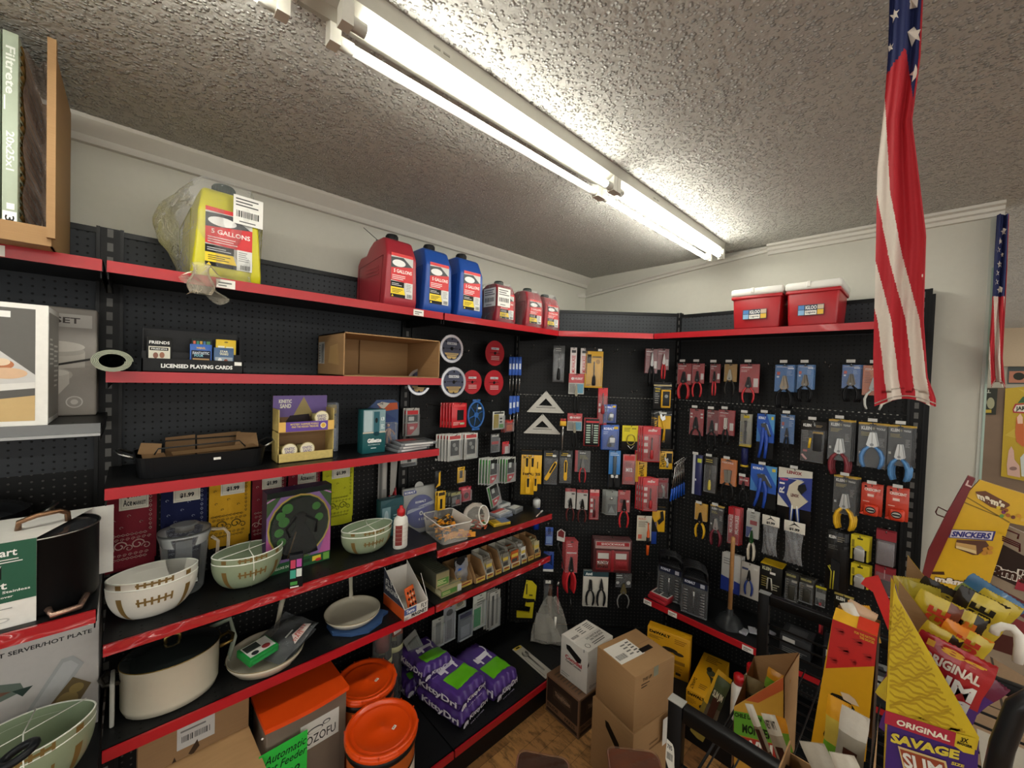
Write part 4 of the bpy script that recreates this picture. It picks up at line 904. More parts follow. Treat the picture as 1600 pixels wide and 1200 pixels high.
# teal pack behind, hanging saws
v = aY(600, 850, 1.97)
carton('trimmer_blister', 'teal trimmer pack standing behind the glue bottle', 'box', (v.x-.03, 1.955, Z4), .05, .135, .05, .20, M('#1d5058', .35), {'front': [('p', [(.3, .93), (.75, 1.0), (1, .9), (1, .8), (0, .8)], '#27525a'), ('r', .06, .2, .42, .8, '#7fa3ac'), ('e', .24, .5, .1, .22, '#b8d0d6'), ('l', .55, .3, .9, .6, '#a9c0c4', 4)]})
b = MB(); b.prism([(0, 0), (.052, 0), (.052, .30), (0, .30)], 0, .002, M('#8d8c88', .4)); b.rect(.006, .02, .022, .28, '#5a5a58', 0); b.rect(.028, .1, .046, .28, '#b0aea8', 0)
o = b.build('saw_blade_sleeve', loc=(.985, 2.085, 1.235)); tag(o, 'grey saw blade sleeve hanging under the third shelf end', 'saw blade')
t = thing('hand_saw', 'slim hanging saw with red grip loop beside the grey sleeve', 'saw', (1.055, 2.08, 1.235))
b = MB(); b.prism([(0, .06), (.03, .06), (.045, .31), (0, .31)], 0, .002, M('#a5a49f', .3, metal=.6)); b.build('blade', t)
b = MB(); b.tube([(.0, 0, .06), (-.012, 0, .03), (.0, 0, .0), (.03, 0, .0), (.036, 0, .04), (.03, 0, .10), (.02, 0, .06)], .006, M('#a8202a', .4), 8); b.build('grip', t)

# ================================================================== fifth shelf: pots and pans
Z5 = .7765
CR = M('#cfc8b4', .22, coat=.5, vary=.03); DG = M('#1c201f', .12, coat=.8); BR = M('#8a7340', .3, metal=.9)
t = thing('oval_pot', 'cream oval pot with dark lid and brass handles on the fifth shelf', 'pot', (.112, 1.885, Z5), -.0)
b = MB(); b.lathe([(0, 0), (.115, .0), (.132, .008), (.139, .03), (.141, .17), (.143, .172)], CR, 48, sy=.80); b.build('pot_body', t)
b = MB(); b.tube([(.1425*math.cos(a), .114*math.sin(a), .172) for a in [i*2*PI/48 for i in range(48)]], .0018, BR, 6, closed=True); b.build('brass_rim', t)
b = MB(); b.lathe([(0, .03), (.06, .026), (.12, .010), (.142, .001)], DG, 48, (0, 0, .172), sy=.80); lid_o = b.build('lid', t)
b = MB(); b.tube([(-.02, 0, .20), (-.02, -.0, .222), (0, 0, .23), (.02, 0, .222), (.02, 0, .20)], .006, BR, 8); b.build('lid_handle', lid_o)
for s_ in (-1, 1):
    b = MB(); b.tube([(s_*.138, -.03, .135), (s_*.175, -.035, .145), (s_*.185, 0, .148), (s_*.175, .035, .145), (s_*.138, .03, .135)], .007, BR if s_ > 0 else M('#2a2620', .35, metal=.4), 8); b.build('side_handle', t)
b = MB(); b.box(-.162, -.150, -.05, .04, .0, .15, M('#b8b8b0', .4), .004); b.build('card_sleeve', t)
b = MB(); b.tube([(.12, .12, .14), (.19, .10, .16), (.20, .06, .10), (.17, .03, .01)], .010, M('#8c9484', .4), 8, flat=.4); b.build('lid_strap', t)
def pan(label, x, y, r, h, tz, ang, hl, group):
    t = thing('frying_pan', label, 'pan', (x+.012, y, Z5+tz), 0, group)
    b = MB(); b.lathe([(0, 0), (r*.72, 0), (r*.84, .004), (r*.97, h*.7), (r, h), (r-.004, h+.001), (r*.95, h*.7), (r*.80, .010), (0, .008)], CR, 48, sy=.98); b.build('pan_body', t)
    b = MB(); b.tube([((r-.001)*math.cos(a), (r-.001)*.98*math.sin(a), h) for a in [i*2*PI/48 for i in range(48)]], .0012, BR, 6, closed=True); b.build('rim', t)
    b = MB(); ca, sa = math.cos(ang), math.sin(ang)
    b.tube([(ca*(r-.01), sa*(r-.01), h*.75), (ca*(r+.03), sa*(r+.03), h+.02), (ca*(r+hl*.6), sa*(r+hl*.6), h+.06), (ca*(r+hl), sa*(r+hl), h+.085)], [.013, .010, .012, .014], CR, 8, flat=.5); b.build('pan_handle', t)
    return t
pan('cream frying pan holding a green pack and a plastic bag', .40, 1.865, .142, .045, 0, 1.1, .13, 'cream pans on the fifth shelf')
v = aZ(553, 970, Z5+.02)
pan('empty cream frying pan resting on a blue pad', .775, 1.905, .13, .036, .012, 1.25, .13, 'cream pans on the fifth shelf')
b = MB(); pts = [(.0, -.145), (.08, -.115), (.11, -.07), (.14, -.06), (.12, -.02), (.13, .04), (.05, .1), (-.08, .09), (-.13, .02), (-.13, -.06), (-.07, -.12)]
b.prismz(pts, 0, .012, M('#2a4a78', .6)); tag(b.build('pan_protector', loc=(.80, 1.90, Z5)), 'blue felt pad under the empty frying pan', 'pad')
carton('green_carton', 'green and white lock box lying in the left frying pan', 'box', (.335, 1.775, Z5+.052), .35, .115, .09, .028, M('#1d8a3c', .35), {'top': [('r', .08, .15, .95, .95, '#dcdcd4'), ('r', .12, .5, .6, .9, '#3a403c'), ('e', .3, .3, .12, .12, '#22262a'), ('e', .7, .35, .14, .14, '#8b3030')], 'front': [('r', .1, .2, .9, .5, '#2ca050')]}, rot=(.12, 0, .35))
t = thing('plastic_bag', 'grey plastic bag with red and white print, slumped in the left frying pan', 'bag', (.48, 1.83, Z5+.045), .35, rot=(0, -.35, .45))
b = MB(); b.grid(lambda u, v_: (-.08+.20*u, -.06+.20*v_, .012+.016*math.sin(PI*u)*math.sin(PI*v_)+.004*math.sin(9*u+11*v_)), 20, 20, clear('#777a7c', .5, .12, .6, 'film'));
b.grid(lambda u, v_: (-.07+.17*u, -.06+.17*v_, .0-.004*math.sin(9*u+3*v_)), 10, 10, M('#3a3c3e', .5)); b.build('film', t)
q = MB(); q.T = Matrix.Translation((0, -.055, .032)) @ Matrix.Rotation(-PI/2, 4, 'X') ; deco(q, .095, .08, [('p', [(0, 0), (1, .1), (.9, .5), (.3, .6)], '#d8c9c2'), ('t', 'STATE', .1, .1, .6, .3, '#b8322a'), ('t', 'FIRST', .35, .3, .9, .5, '#b8322a'), ('r', .1, .75, .5, .85, '#c9c9c4')]); q.build('print', t)
# white corner display
v = aZ(632, 972, Z5); w = .135; d = .21
t = thing('scale_display', 'white and orange open display box at the end of the fifth shelf', 'display box', (v.x, v.y+.004, Z5), .03)
b = MB(); OR = M('#c4501c', .4); Wh = M('#d6d2ca', .5)
b.box(0, w, 0, .003, 0, .058, Wh); b.box(0, w, 0, d, 0, .003, Wh); b.box(0, w, d-.003, d, 0, .17, Wh)
for x in (0, w-.003): b.T = Matrix.Identity(4); b.add([(x, 0, 0), (x+.003, 0, 0), (x+.003, d, 0), (x, d, 0), (x, 0, .058), (x+.003, 0, .058), (x+.003, d, .19), (x, d, .19)], [(3,2,1,0), (4,5,6,7), (0,1,5,4), (1,2,6,5), (2,3,7,6), (3,0,4,7)], Wh)
for x in (w-.003,): b.add([(x, 0, .058), (x+.003, 0, .058), (x+.003, .07, .17), (x, .07, .17)], [(0,1,2,3)], Wh)
b.T = TF(w, d, .19, 'left'); deco(b, d, .19, [('p', [(0, 0), (1, 0), (1, .30), (0, .3)], '#c4501c'), ('p', [(0, .32), (1, .3), (.98, .31), (0, 1)], '#3a3e4c'), ('t', 'FLY', .1, .60, .45, .75, '#d8d8d0'), ('t', 'MAGNET', .1, .45, .75, .57, '#d8d8d0')])
b.T = Matrix.Identity(4); deco(b, w, .058, [('r', .0, .45, .5, .95, '#4a5a8a'), ('t', 'Terro', .08, .55, .42, .85, '#e8e8e4', .03), ('t', 'FLY', .7, .55, .95, .9, '#2a2a2a'), ('t', 'MAGNET', .3, .12, .95, .42, '#1a1a1a', .04), ('l', .02, .05, .2, .3, '#5a5a5a', 2)]); b.build('display_tray', t)
t2 = thing('fly_trap_pack', 'orange pack with dark fruit picture inside the white display', 'pack', (v.x+.045, v.y+.03, Z5+.02), .3, rot=(-.3, 0, .35))
b = MB(); b.box(0, .06, 0, .012, 0, .11, M('#c9541c', .4), .003)
for i in range(9): b.disc((.01+.02*(i % 3), -.001, .025+.03*(i//3)), .007, '#2a1a16', 10)
for i in range(4): b.disc((.02+.02*(i % 2), -.0015, .04+.03*(i//2)), .006, '#e0c0a0', 10)
b.build('pack_body', t2)

# ================================================================== base shelf
Z6 = .151
a_ = aZ(414, 1141, .62); c_ = aZ(545, 1071, .62); dv = Vector((c_.x-a_.x, c_.y-a_.y, 0)); wF = dv.length; rzF = math.atan2(dv.y, dv.x)
t = thing('pet_feeder_box', 'tall taupe box with bright orange lid on the base shelf', 'box', (a_.x, a_.y, Z6), rzF)
b = MB(); b.box(.006, wF-.006, .006, .20, 0, .468, M('#6e6154', .5, vary=.04), .004); deco(b, wF, .46, [('r', .40, .62, .88, .86, '#c9c7c0'), ('t', 'OZOFU', .47, .65, .84, .73, '#2a2a2a', .01), ('e', .58, .77, .10, .025, '#3a3a3a'), ('e', .58, .765, .085, .018, '#c9c7c0'), ('e', .72, .79, .05, .02, '#3a3a3a'), ('e', .72, .788, .035, .012, '#c9c7c0'), ('r', .90, .0, .905, .60, '#544a40')], .0055); b.build('carton_body', t)
b = MB(); n = 12
top = [(wF*i/n, -.012*math.sin(PI*i/n)-.004, .470) for i in range(n+1)]; 
vs_ = top+[(wF, .21, .47), (0, .21, .47)]+[(x, y, .452) for x, y, z in top]+[(wF, .21, .452), (0, .21, .452)]; k = n+3
b.add(vs_, [tuple(range(k)), tuple(range(2*k-1, k-1, -1))]+[(i, k+i, k+(i+1) % k, (i+1) % k) for i in range(k)], M('#e04808', .45, vary=.02)); b.build('orange_lid', t)
b = MB(); b.lathe([(0, -.005), (.005, 0), (0, .005)], '#e8e4da', 10, (-.008, .0, .44)); b.build('white_knob', t)
q = MB(); q.box(0, .17, -.002, 0, 0, .20, M('#25b83c', .6))
q.T = Matrix.Translation((0, -.002, 0)); deco(q, .17, .20, [('t', 'Automatic', .10, .74, .95, .90, '#10281a', .01, .25), ('t', 'Pet Feeder', .10, .55, .97, .70, '#10281a', .01, .25), ('t', '$ 39', .3, .2, .8, .42, '#10281a', .01, .25)]); q.T = Matrix.Identity(4)
tag(q.build('handwritten_sign', loc=(a_.x-.022*dv.x/wF+.012*dv.y/wF, a_.y-.022*dv.y/wF-.014, Z6+.19), rz=rzF+.0), 'bright green handwritten sign leaning on the taupe box', 'sign')
q = MB(); q.box(0, .11, -.002, 0, 0, .15, M('#1f8a34', .6)); q.text('P', .05, .10, .07, .13, '#10281a', -.002)
tag(q.build('handwritten_sign', loc=(.275, 1.79, Z6+.25), rz=1.1), 'second green paper sign in the shade between the cartons', 'sign')
v = aY(250, 1165, 1.70); 
t = thing('shipping_carton', 'brown carton with white address label under the fifth shelf', 'box', (.02, 1.80, Z6), .0)
b = MB(); W = .32; H = .56; b.box(0, W, 0, .30, 0, H, CB2, .002); deco(b, W, H, [('r', .32, .83, .66, .97, '#b8b8b6'), ('l', .35, .93, .62, .96, '#6a6a6a', 1), ('b', .36, .87, .62, .91, '#3a3a3c'), ('p', [(.2, .7), (.26, .74), (.3, .8), (.33, .74), (.31, .68)], '#3c2c1e'), ('p', [(.42, .78), (.5, .85), (.52, .8), (.46, .76)], '#3c2c1e')]); b.build('carton_body', t)
b = MB(); b.add([(0, 0, .43), (W, 0, .43), (W+.03, -.19, .36), (-.02, -.19, .36)], [(0,3,2,1)], CB); b.add([(0, 0, .427), (W, 0, .427), (W+.03, -.19, .357), (-.02, -.19, .357)], [(0,1,2,3)], CB)
b.build('open_flap', t)
def bucket(label, x, y, ztop, rb=.142):
    t = thing('bucket', label, 'bucket', (x, y, Z6), 0, 'buckets with orange lids'); h = ztop-Z6
    b = MB(); b.lathe([(0, 0), (rb-.012, 0), (rb-.010, .004), (rb-.002, h-.06)], M('#b3541a', .4), 40); b.lathe([(rb-.002, h-.06), (rb+.004, h-.055), (rb+.004, h-.035), (rb-.002, h-.03), (rb-.002, h-.015)], M('#151311', .4), 40)
    b.grid(lambda u, v_: ((rb-.0035+.0005)*math.cos(-2.0+1.9*u), (rb-.003)*math.sin(-2.0+1.9*u), .05+.20*v_), 20, 2, M('#1c1a18', .4)); b.grid(lambda u, v_: ((rb-.002)*math.cos(-1.1+1.0*u), (rb-.002)*math.sin(-1.1+1.0*u), .06+.18*v_), 14, 2, M('#d8d0c0', .45))
    b.grid(lambda u, v_: ((rb-.001)*math.cos(-.9+.6*u), (rb-.001)*math.sin(-.9+.6*u), .09+.05*v_+.04*u), 14, 2, M('#8a1c1c', .45)); b.build('pail', t)
    b = MB(); O = M('#e2490a', .32, coat=.25, vary=.02); R_ = rb+.008
    b.lathe([(R_-.002, h-.028), (R_, h-.026), (R_+.001, h-.012), (R_-.003, h-.008), (R_-.001, h-.004), (R_-.004, h), (R_-.016, h), (R_-.020, h-.010), (R_-.034, h-.011), (R_-.036, h-.008), (R_-.038, h-.010), (.012, h-.009), (.008, h-.006), (0, h-.006)], O, 56)
    for i in range(12):
        a = 2*PI*i/12; b.box(R_*math.cos(a)-.002, R_*math.cos(a)+.002, R_*math.sin(a)-.002, R_*math.sin(a)+.002, h-.012, h+.0005, O)
    lo_ = b.build('lid', t)
    q = MB(); q.T = Matrix.Translation((.03, -.045, h-.0078)) @ Matrix.Rotation(-PI/2, 4, 'X') @ Matrix.Rotation(-.5, 4, 'Y'); q.rect(0, 0, .022, .012, '#e8e4da', 0); q.text('99', .004, .003, .018, .009, '#8a3a2a', 0, 2); q.build('price_sticker', lo_)
    return t
v = aZ(597, 1133, .525); bucket('orange-lidded bucket standing in front, right of the taupe box', v.x, v.y-.0, .525, .138)
bucket('orange-lidded bucket half hidden behind the front one', v.x+.055, v.y+.285, .53, .132)
for i, (x, y, nm) in enumerate(((.975, 1.965, 'left'), (1.075, 2.03, 'right'))):
    t = thing('cooler_tube', nm + ' clear cylinder with cream collar behind the bucket lids', 'container', (x, y, Z6), 0, 'clear cylinders on the base shelf')
    b = MB(); b.lathe([(0, 0), (.048, 0), (.05, .01), (.05, .53), (.048, .535)], clear('#9a9a98', .22, .05), 32); b.build('clear_cylinder', t)
    b = MB(); b.lathe([(.0515, .29), (.054, .292), (.054, .318), (.0515, .32)], M('#c9c79a', .4), 32); b.build('cream_collar', t)
    b = MB(); b.lathe([(0, .02), (.035, .02), (.035, .28), (0, .28)], M('#2a2a2c', .5), 20); b.build('dark_core', t)
    if i == 0:
        b = MB(); b.lathe([(0, .36), (.038, .36), (.038, .52), (0, .52)], M('#7a2018', .5), 20); b.build('red_insert', t)
    else:
        b = MB(); b.box(-.03, .03, -.046, -.044, .38, .47, '#7a3a26'); b.poly([(-.025, .41), (.01, .46), (.02, .42), (.02, .40), (-.02, .39)], '#d8d4cc', -.0462); b.build('paper_label', t)
# cat litter bags
def litter(label, x, y, z, rz, w, d, h, pitch=0, roll=0):
    t = thing('litter_bag', label, 'bag', (x, y, z), rz, 'purple cat litter bags', rot=(pitch, roll, rz))
    PV = M('#4e3280', .30, coat=.35, bump=.35, bs=22, vary=.10); GR = M('#63b81e', .3, coat=.3, bump=.3, bs=24); b = MB()
    rs = random.Random(int(x*1000)); p1, p2 = rs.random()*6, rs.random()*6
    def f(u, v_, top=True):
        X = w*u; Y = d*v_; e = (max(0, 1-abs(2*u-1)**7))*(max(0, 1-abs(2*v_-1)**9))
        z_ = h*.5+(h*.5)*(e**.22)*(1 if top else -1)
        puck = .003*math.sin(26*v_+p1)*abs(2*u-1)**3+.004*math.sin(30*u+p2)*abs(2*v_-1)**3
        return (X+puck, Y+puck, z_ + (.004*math.sin(8*u+p1)*math.sin(7*v_+p2) if top else 0))
    def mf(u, v_): return GR if .28 < u < .97 and .30 < v_ < .72 and False else PV
    b.grid(lambda u, v_: f(u, v_), 36, 30, PV, matfn=lambda u, v_: GR if (.12 < v_ < .44 and .18 < u < .95) else PV)
    b.grid(lambda u, v_: f(1-u, v_, False), 24, 20, PV)
    b.build('bag_body', t)
    q = MB(); wh = M('#e6e2ec', .4)
    # side prints: long left side and front end
    q.T = Matrix.Translation((-.006, d*.98, h*.12)) @ Matrix.Rotation(-PI/2, 4, 'Z') @ Matrix.Rotation(.0, 4, 'X'); q.text('KittyDri', d*.16, .012, d*.95, h*.62, wh, 0, 3, .03, 0); q.build('side_lettering', t); q = MB()
    q.T = Matrix.Translation((w*.0, -.006, h*.12)); q.text('KittyDri', w*.26, .012, w*.93, h*.48, wh, 0, 3, .03); q.disc((w*.15, -.0015, h*.22), .018, wh, 12, ry=.011); q.disc((w*.09, -.0015, h*.12), .010, wh, 10); q.rect(w*.15, .004, w*.17, .022, wh, 0, 3); q.rect(w*.20, .004, w*.22, .022, wh, 0, 3); q.text('CAT LITTER', w*.3, -.010, w*.8, -.002, '#b9b0cc', 0, 3)
    q.build('end_lettering', t); q = MB()
    def on(u, v_): p = f(u, v_); return (p[0], p[1], p[2]+.0016)
    def patch(pts): q.add([on(a, c) for a, c in pts], [tuple(range(len(pts)))], wh)
    q.T = Matrix.Identity(4)
    for i in range(6): patch([(.38+.07*i, .56), (.45+.07*i, .56), (.45+.07*i, .66), (.38+.07*i, .66)])
    patch([(.24, .52), (.38, .52), (.38, .62), (.30, .66), (.26, .64)]); patch([(.36, .46), (.42, .46), (.44, .56), (.38, .56)]); patch([(.70, .46), (.76, .46), (.78, .58), (.72, .58)])
    q.tube([on(.80, .62), on(.86, .68), on(.88, .76), on(.84, .82)], .003, wh, 6); q.build('cat_emblem', t)
    return t
wB = .20; dB = .32; hB = .088
litter('bottom purple litter bag of the front pile', 1.235, 1.592, Z6, .20, .225, .35, .09)
litter('second purple litter bag, lying on the bottom one', 1.225, 1.60, Z6+.092, .22, .225, .35, .088)
litter('purple litter bag lying flat at the right, beside the pile', 1.475, 1.60, Z6, .12, .20, .36, .115)
litter('purple litter bag tilted against the back of the pile', 1.13, 1.80, Z6+.186, .15, .20, .23, .08, .05, .12)
litter('lowest purple litter bag at the back left, mostly hidden', 1.12, 1.955, Z6, .0, .20, .15, .10)

# ================================================================== narrow bay shelves
Z7 = 1.0655
v = aZ(690, 857, Z7); a0 = aZ(660, 830, Z7)
t = thing('clear_bin', 'clear plastic tub full of yellow carpenter pencils and tags', 'tub', (1.20, 1.768, Z7), -.12)
CLB = clear('#f0ece4', .16, .07); b = MB()
lo = rr(.165, .225, .02, 4, .015, .015); hi = rr(.195, .255, .022, 4)
n = len(lo); vs_ = [(x, y, 0) for x, y in lo]+[(x, y, .105) for x, y in hi]
b.add(vs_, [tuple(range(n))]+[(i, (i+1) % n, n+(i+1) % n, n+i) for i in range(n)], CLB, True)
b.tube([(x, y, .105) for x, y in hi], .003, clear('#f4f0ea', .45, .1), 6, closed=True); b.build('tub', t)
rs = random.Random(5)
for i in range(26):
    x, y = .045+rs.random()*.09, .05+rs.random()*.14; a = rs.random()*3; ln = .11
    b = MB(); b.T = Matrix.Translation((x, y, .008+.0028*i)) @ Matrix.Rotation(a, 4, 'Z') @ Matrix.Rotation(rs.uniform(-.12, .12), 4, 'Y')
    b.box(-ln/2, ln/2, -.007, .007, 0, .006, M('#d98a1c' if i % 3 else '#e8a628', .4), .001); b.box(-ln*.2, ln*.2, -.0072, .0072, -.0001, .0062, M('#2a2420', .4)); b.T = Matrix.Identity(4)
    tag(b.build('pencil', loc=(0, 0, 0)), 'yellow and black pencil in the clear tub', 'pencil', 'yellow pencils in the clear tub').matrix_world = t.matrix_world.copy() if False else Matrix.Translation((1.20, 1.768, Z7)) @ Matrix.Rotation(-.12, 4, 'Z')
for i in range(7):
    b = MB(); b.T = Matrix.Translation((1.20, 1.768, Z7)) @ Matrix.Rotation(-.12, 4, 'Z') @ Matrix.Translation((.035+.018*i, .028+.004*(i % 3), .012+.006*(i % 2))) @ Matrix.Rotation(.5-.15*i, 4, 'Z')
    b.box(0, .075, 0, .002, .0, .028, M('#d8902a', .5)); b.disc((.035, -.0006, .014), .012, '#b0604a', 12, ry=.007); b.text('SALE', .015, .004, .05, .010, '#3a2a1a', 0, 3)
    b.T = Matrix.Identity(4); tag(b.build('paper_tag'), 'orange paper tag pressed against the front of the clear tub', 'tag', 'orange tags in the clear tub')
t = thing('bubble_bowl', 'clear plastic bubble bowl lying on its side with orange items', 'bowl', (1.50, 1.86, Z7+.078), .25, rot=(PI/2-.25, 0, .35))
b = MB(); b.lathe([(0, -.070), (.03, -.068), (.06, -.045), (.077, -.005), (.072, .035), (.052, .058), (.053, .062), (.056, .064)], clear('#f2ece2', .12, .05, .15), 36); b.build('bowl_body', t)
b = MB(); b.tube([(.0545*math.cos(a), .0545*math.sin(a), .062) for a in [i*2*PI/32 for i in range(32)]], .0035, clear('#f8f4ee', .5, .1), 8, closed=True); b.build('rim', t)
rs = random.Random(8)
for i in range(10):
    b = MB(); a = rs.random()*PI; x, y = 1.50+rs.uniform(-.035, .035), 1.80+rs.uniform(-.01, .06)
    b.T = Matrix.Translation((x, y, Z7+.018+.004*i)) @ Matrix.Rotation(a, 4, 'Z'); b.box(-.028, .028, -.006, .006, 0, .006, M(('#b5522a', '#8a3a22', '#3c7a44', '#c23a30')[i % 4], .4), .0015); b.T = Matrix.Identity(4)
    tag(b.build('loose_clip'), 'small orange, red or green clip in the bubble bowl', 'clip', 'clips in the bubble bowl')
# diamond blade pack leaning
t = thing('blade_clamshell', 'large grey clamshell with dark blue saw blade behind the clear tub', 'blade pack', (1.115, 2.02, Z7), .0, rot=(-.12, 0, .0))
b = MB(); b.box(0, .215, 0, .006, 0, .26, M('#a3a29c', .4), .003); b.disc((.107, -.004, .26), .03, M('#9a9a96', .4), 20); b.T = Matrix.Translation((0, -.0, 0)); deco(b, .215, .26, [('r', .04, .86, .42, .95, '#2a3a8a'), ('t', 'KOBALT', .07, .88, .38, .93, '#e8e8f0', .04)]); b.T = Matrix.Identity(4); b.build('clamshell_card', t)
b = MB(); b.lathe([(0, 0), (.095, 0), (.095, .003), (0, .003)], M('#27358c', .35), 48, (0, 0, 0)); 
o = b.build('saw_disc', t); o.location = (.11, -.006, .118); o.rotation_euler = (PI/2, 0, 0)
q = MB(); q.T = Matrix.Translation((.11, -.010, .118)); q.poly([(-.092, -.0), (.092, .03), (.092, .05), (-.085, .02)], '#aab0c4', 0); q.text('KOBALT', -.035, .05, .035, .063, '#e8e8f0', 0, 3, .04); q.text('DIAMOND BLADE', -.05, .022, .06, .032, '#27358c', 0, 4); q.disc((0, -.001, -.01), .012, '#c9cbd0', 16); q.disc((0, -.0016, -.01), .006, '#3a3f60', 12); q.text('4 1/2', -.02, -.05, .02, -.035, '#c9ccd8', 0, 3); q.build('disc_print', t)
b = MB(); b.box(-.002, .218, -.022, .008, -.0, .262, clear('#eef0f0', .08, .06), .006); b.build('clear_cover', t)
small = [('yellow and blue flat case at the shelf front in the narrow bay', 1.60, 1.80, 0, .12, .075, .018, '#c9a21c', [('r', .45, 0, 1, 1, '#5d6e8c'), ('l', .05, .2, .4, .8, '#4a3a10', 4)], -.2),
 ('clear case of drill bits, lower of the two behind the yellow one', 1.70, 1.86, 0, .13, .09, .016, '#7d8796', [('r', .1, .2, .9, .8, '#b0b4ba'), ('l', .1, .2, .9, .8, '#3a3f48', 5)], .1),
 ('clear case of drill bits with red label, stacked on top', 1.70, 1.86, .017, .13, .09, .016, '#9aa0a8', [('r', .05, .6, .95, .95, '#b03a34'), ('r', .1, .1, .9, .5, '#d8d8d4'), ('l', .1, .2, .9, .4, '#3a3f48', 3)], .16),
 ('white boxed fastener pack at the back corner of the shelf', 1.80, 1.96, 0, .10, .10, .05, '#b0b4b4', [('r', .1, .2, .9, .8, '#6a7276')], .1),
 ('small dark blister lying beside the bubble bowl', 1.60, 1.93, 0, .12, .09, .012, '#8b8478', [('r', .1, .2, .9, .8, '#c2b9aa'), ('r', .2, .3, .6, .7, '#7a3a30')], -.3),
 ('flat grey pack nearest the corner panel', 1.86, 1.88, 0, .10, .08, .03, '#787c80', [('r', .1, .2, .9, .8, '#c9ccc8')], .25)]
for lb, x, y, z, w, d, h, c, it, rz in small:
    carton('accessory_case', lb, 'case', (x, y, Z7+z), rz, w, d, h, M(c, .3, coat=.3), {'top': it, 'front': [('l', .1, .2, .9, .8, '#4a4a48', 2)]}, .002)
t = thing('craft_knife', 'slim red and white marker lying at the shelf end', 'marker', (1.93, 1.755, Z7+.006), .2)
b = MB(); b.tube([(0, 0, 0), (.09, .02, 0)], .004, M('#c9b0a4', .4), 8); b.build('barrel', t); b = MB(); b.tube([(.09, .02, 0), (.125, .028, 0)], .006, M('#d8d8d4', .4), 8); b.build('cap', t)
# small display boxes on the lower narrow-bay shelf
Z8 = .7765
GRN = M('#4f7a34', .5); TAN = M('#8d8460', .6)
v = aZ(693, 955, Z8)
def crate(label, x, y, z, w, d, h, mat, items=None, side=None, name='hardware_carton', rz=0.0, cat='box'):
    return carton(name, label, cat, (x, y, z), rz, w, d, h, mat, {'front': items or [], 'left': side or [], 'top': [('l', .05, .05, .95, .95, '#5c6450', 14)]}, .0015)
crate('green and tan fastener carton, lower of the stacked two', 1.215, 1.775, Z8, .135, .30, .048, TAN, [('r', .0, .2, .75, .75, '#4a7a34'), ('l', .05, .3, .6, .65, '#c9c48a', 2), ('r', .78, .1, .98, .9, '#b8b8b0')], [('r', .8, .2, .98, .8, '#c9c4a0')])
crate('green and tan fastener carton, upper of the stacked two', 1.195, 1.80, Z8+.049, .085, .30, .085, M('#4a4a3c', .6), [('r', .0, .0, 1, .95, '#8d8460'), ('r', .1, .12, .95, .55, '#4a7a34'), ('l', .1, .2, .8, .5, '#d8d4a0', 3)])
def bin_box(label, x, y, w, d, h, hf, mat, contents, rz=.0):
    t = thing('bin_box', label, 'display box', (x, y, Z8), rz, 'small open display boxes on the narrow shelf'); b = MB()
    b.box(0, w, 0, .002, 0, hf, mat); b.box(0, w, d-.002, d, 0, h, mat); b.box(0, w, 0, d, 0, .002, mat)
    for x_ in (0, w-.002): b.add([(x_, 0, 0), (x_+.002, 0, 0), (x_+.002, d, 0), (x_, d, 0), (x_, 0, hf), (x_+.002, 0, hf), (x_+.002, d, h), (x_, d, h), (x_, d*.35, h), (x_+.002, d*.35, h)], [(3,2,1,0), (0,1,5,4), (2,3,7,6), (3,0,4,8,7), (1,2,6,9,5), (4,5,9,8), (8,9,6,7)], mat)
    deco(b, w, hf, [('r', .1, .1, .9, .85, '#c9b04a'), ('r', .15, .45, .85, .75, '#7a2a20'), ('l', .15, .15, .85, .4, '#3a3420', 2)])
    b.build('box_body', t)
    if contents:
        q = MB(); rs = random.Random(int(x*999))
        for i in range(5):
            yy = .012+i*.018; c = contents[i % len(contents)]
            q.box(w*.1, w*.9, yy, yy+.003, .004, h*(.80+.12*rs.random()), M(c, .3, coat=.3)); q.rect(w*.15, h*.5, w*.85, h*.66, '#c9b04a', yy, 1); q.rect(w*.2, h*.25, w*.8, h*.42, '#3a3a38', yy, 1)
        q.build('contents', t, part_label='packs inside the box')
    return t
bin_box('wide tan display box with blue plastic bag inside', 1.335, 1.79, .105, .16, .10, .03, CB, None)
t = thing('hanging_bag', 'black topped clear bag with bright blue part', 'bag', (1.345, 1.815, Z8+.004), 0)
b = MB(); b.grid(lambda u, v_: (.09*u, .02+.014*math.sin(PI*u)+.004*math.sin(15*v_), .135*v_), 10, 14, clear('#d8dce0', .3, .1, .6, 'bag')); b.box(.0, .09, .03, .032, .10, .15, M('#17181a', .4)); b.build('clear_bag', t)
b = MB(); b.box(.02, .085, .036, .05, .06, .095, M('#1c5ab4', .35), .008); b.box(.03, .06, .036, .046, .01, .055, M('#c9a21c', .4), .005); b.box(.062, .085, .036, .046, .01, .05, M('#8a5a60', .4), .005); b.build('blue_part', t)
xs_ = [(1.45, .075, 'tan open-fronted box right of the blue bag', CB, None), (1.53, .060, 'white-sided box of brown packs, first in the row', M('#b8b5aa', .5), ['#8a8478', '#a9a294']), (1.60, .055, 'tan nearly empty box, second gap in the row', CB, None), (1.665, .060, 'white-sided box of dark hardware packs, middle of the row', M('#b8b5aa', .5), ['#77746a', '#a9a294']), (1.735, .080, 'white-sided box with orange pack on top', M('#b8b5aa', .5), ['#b0562a', '#8a8678']), (1.825, .052, 'narrow box of silver tubes in the row', M('#a9a496', .5), ['#c9c9c4']), (1.885, .060, 'tall tan box with sloping sides, second from the corner', CB, None), (1.95, .060, 'tall tan box with sloping sides, nearest the corner', CB, ['#b9b08a'])]
for i, (x, w, lb, m_, c) in enumerate(xs_):
    bin_box(lb, x, 1.775, w, .15, .125 if i else .105, .032, m_, c, .0)
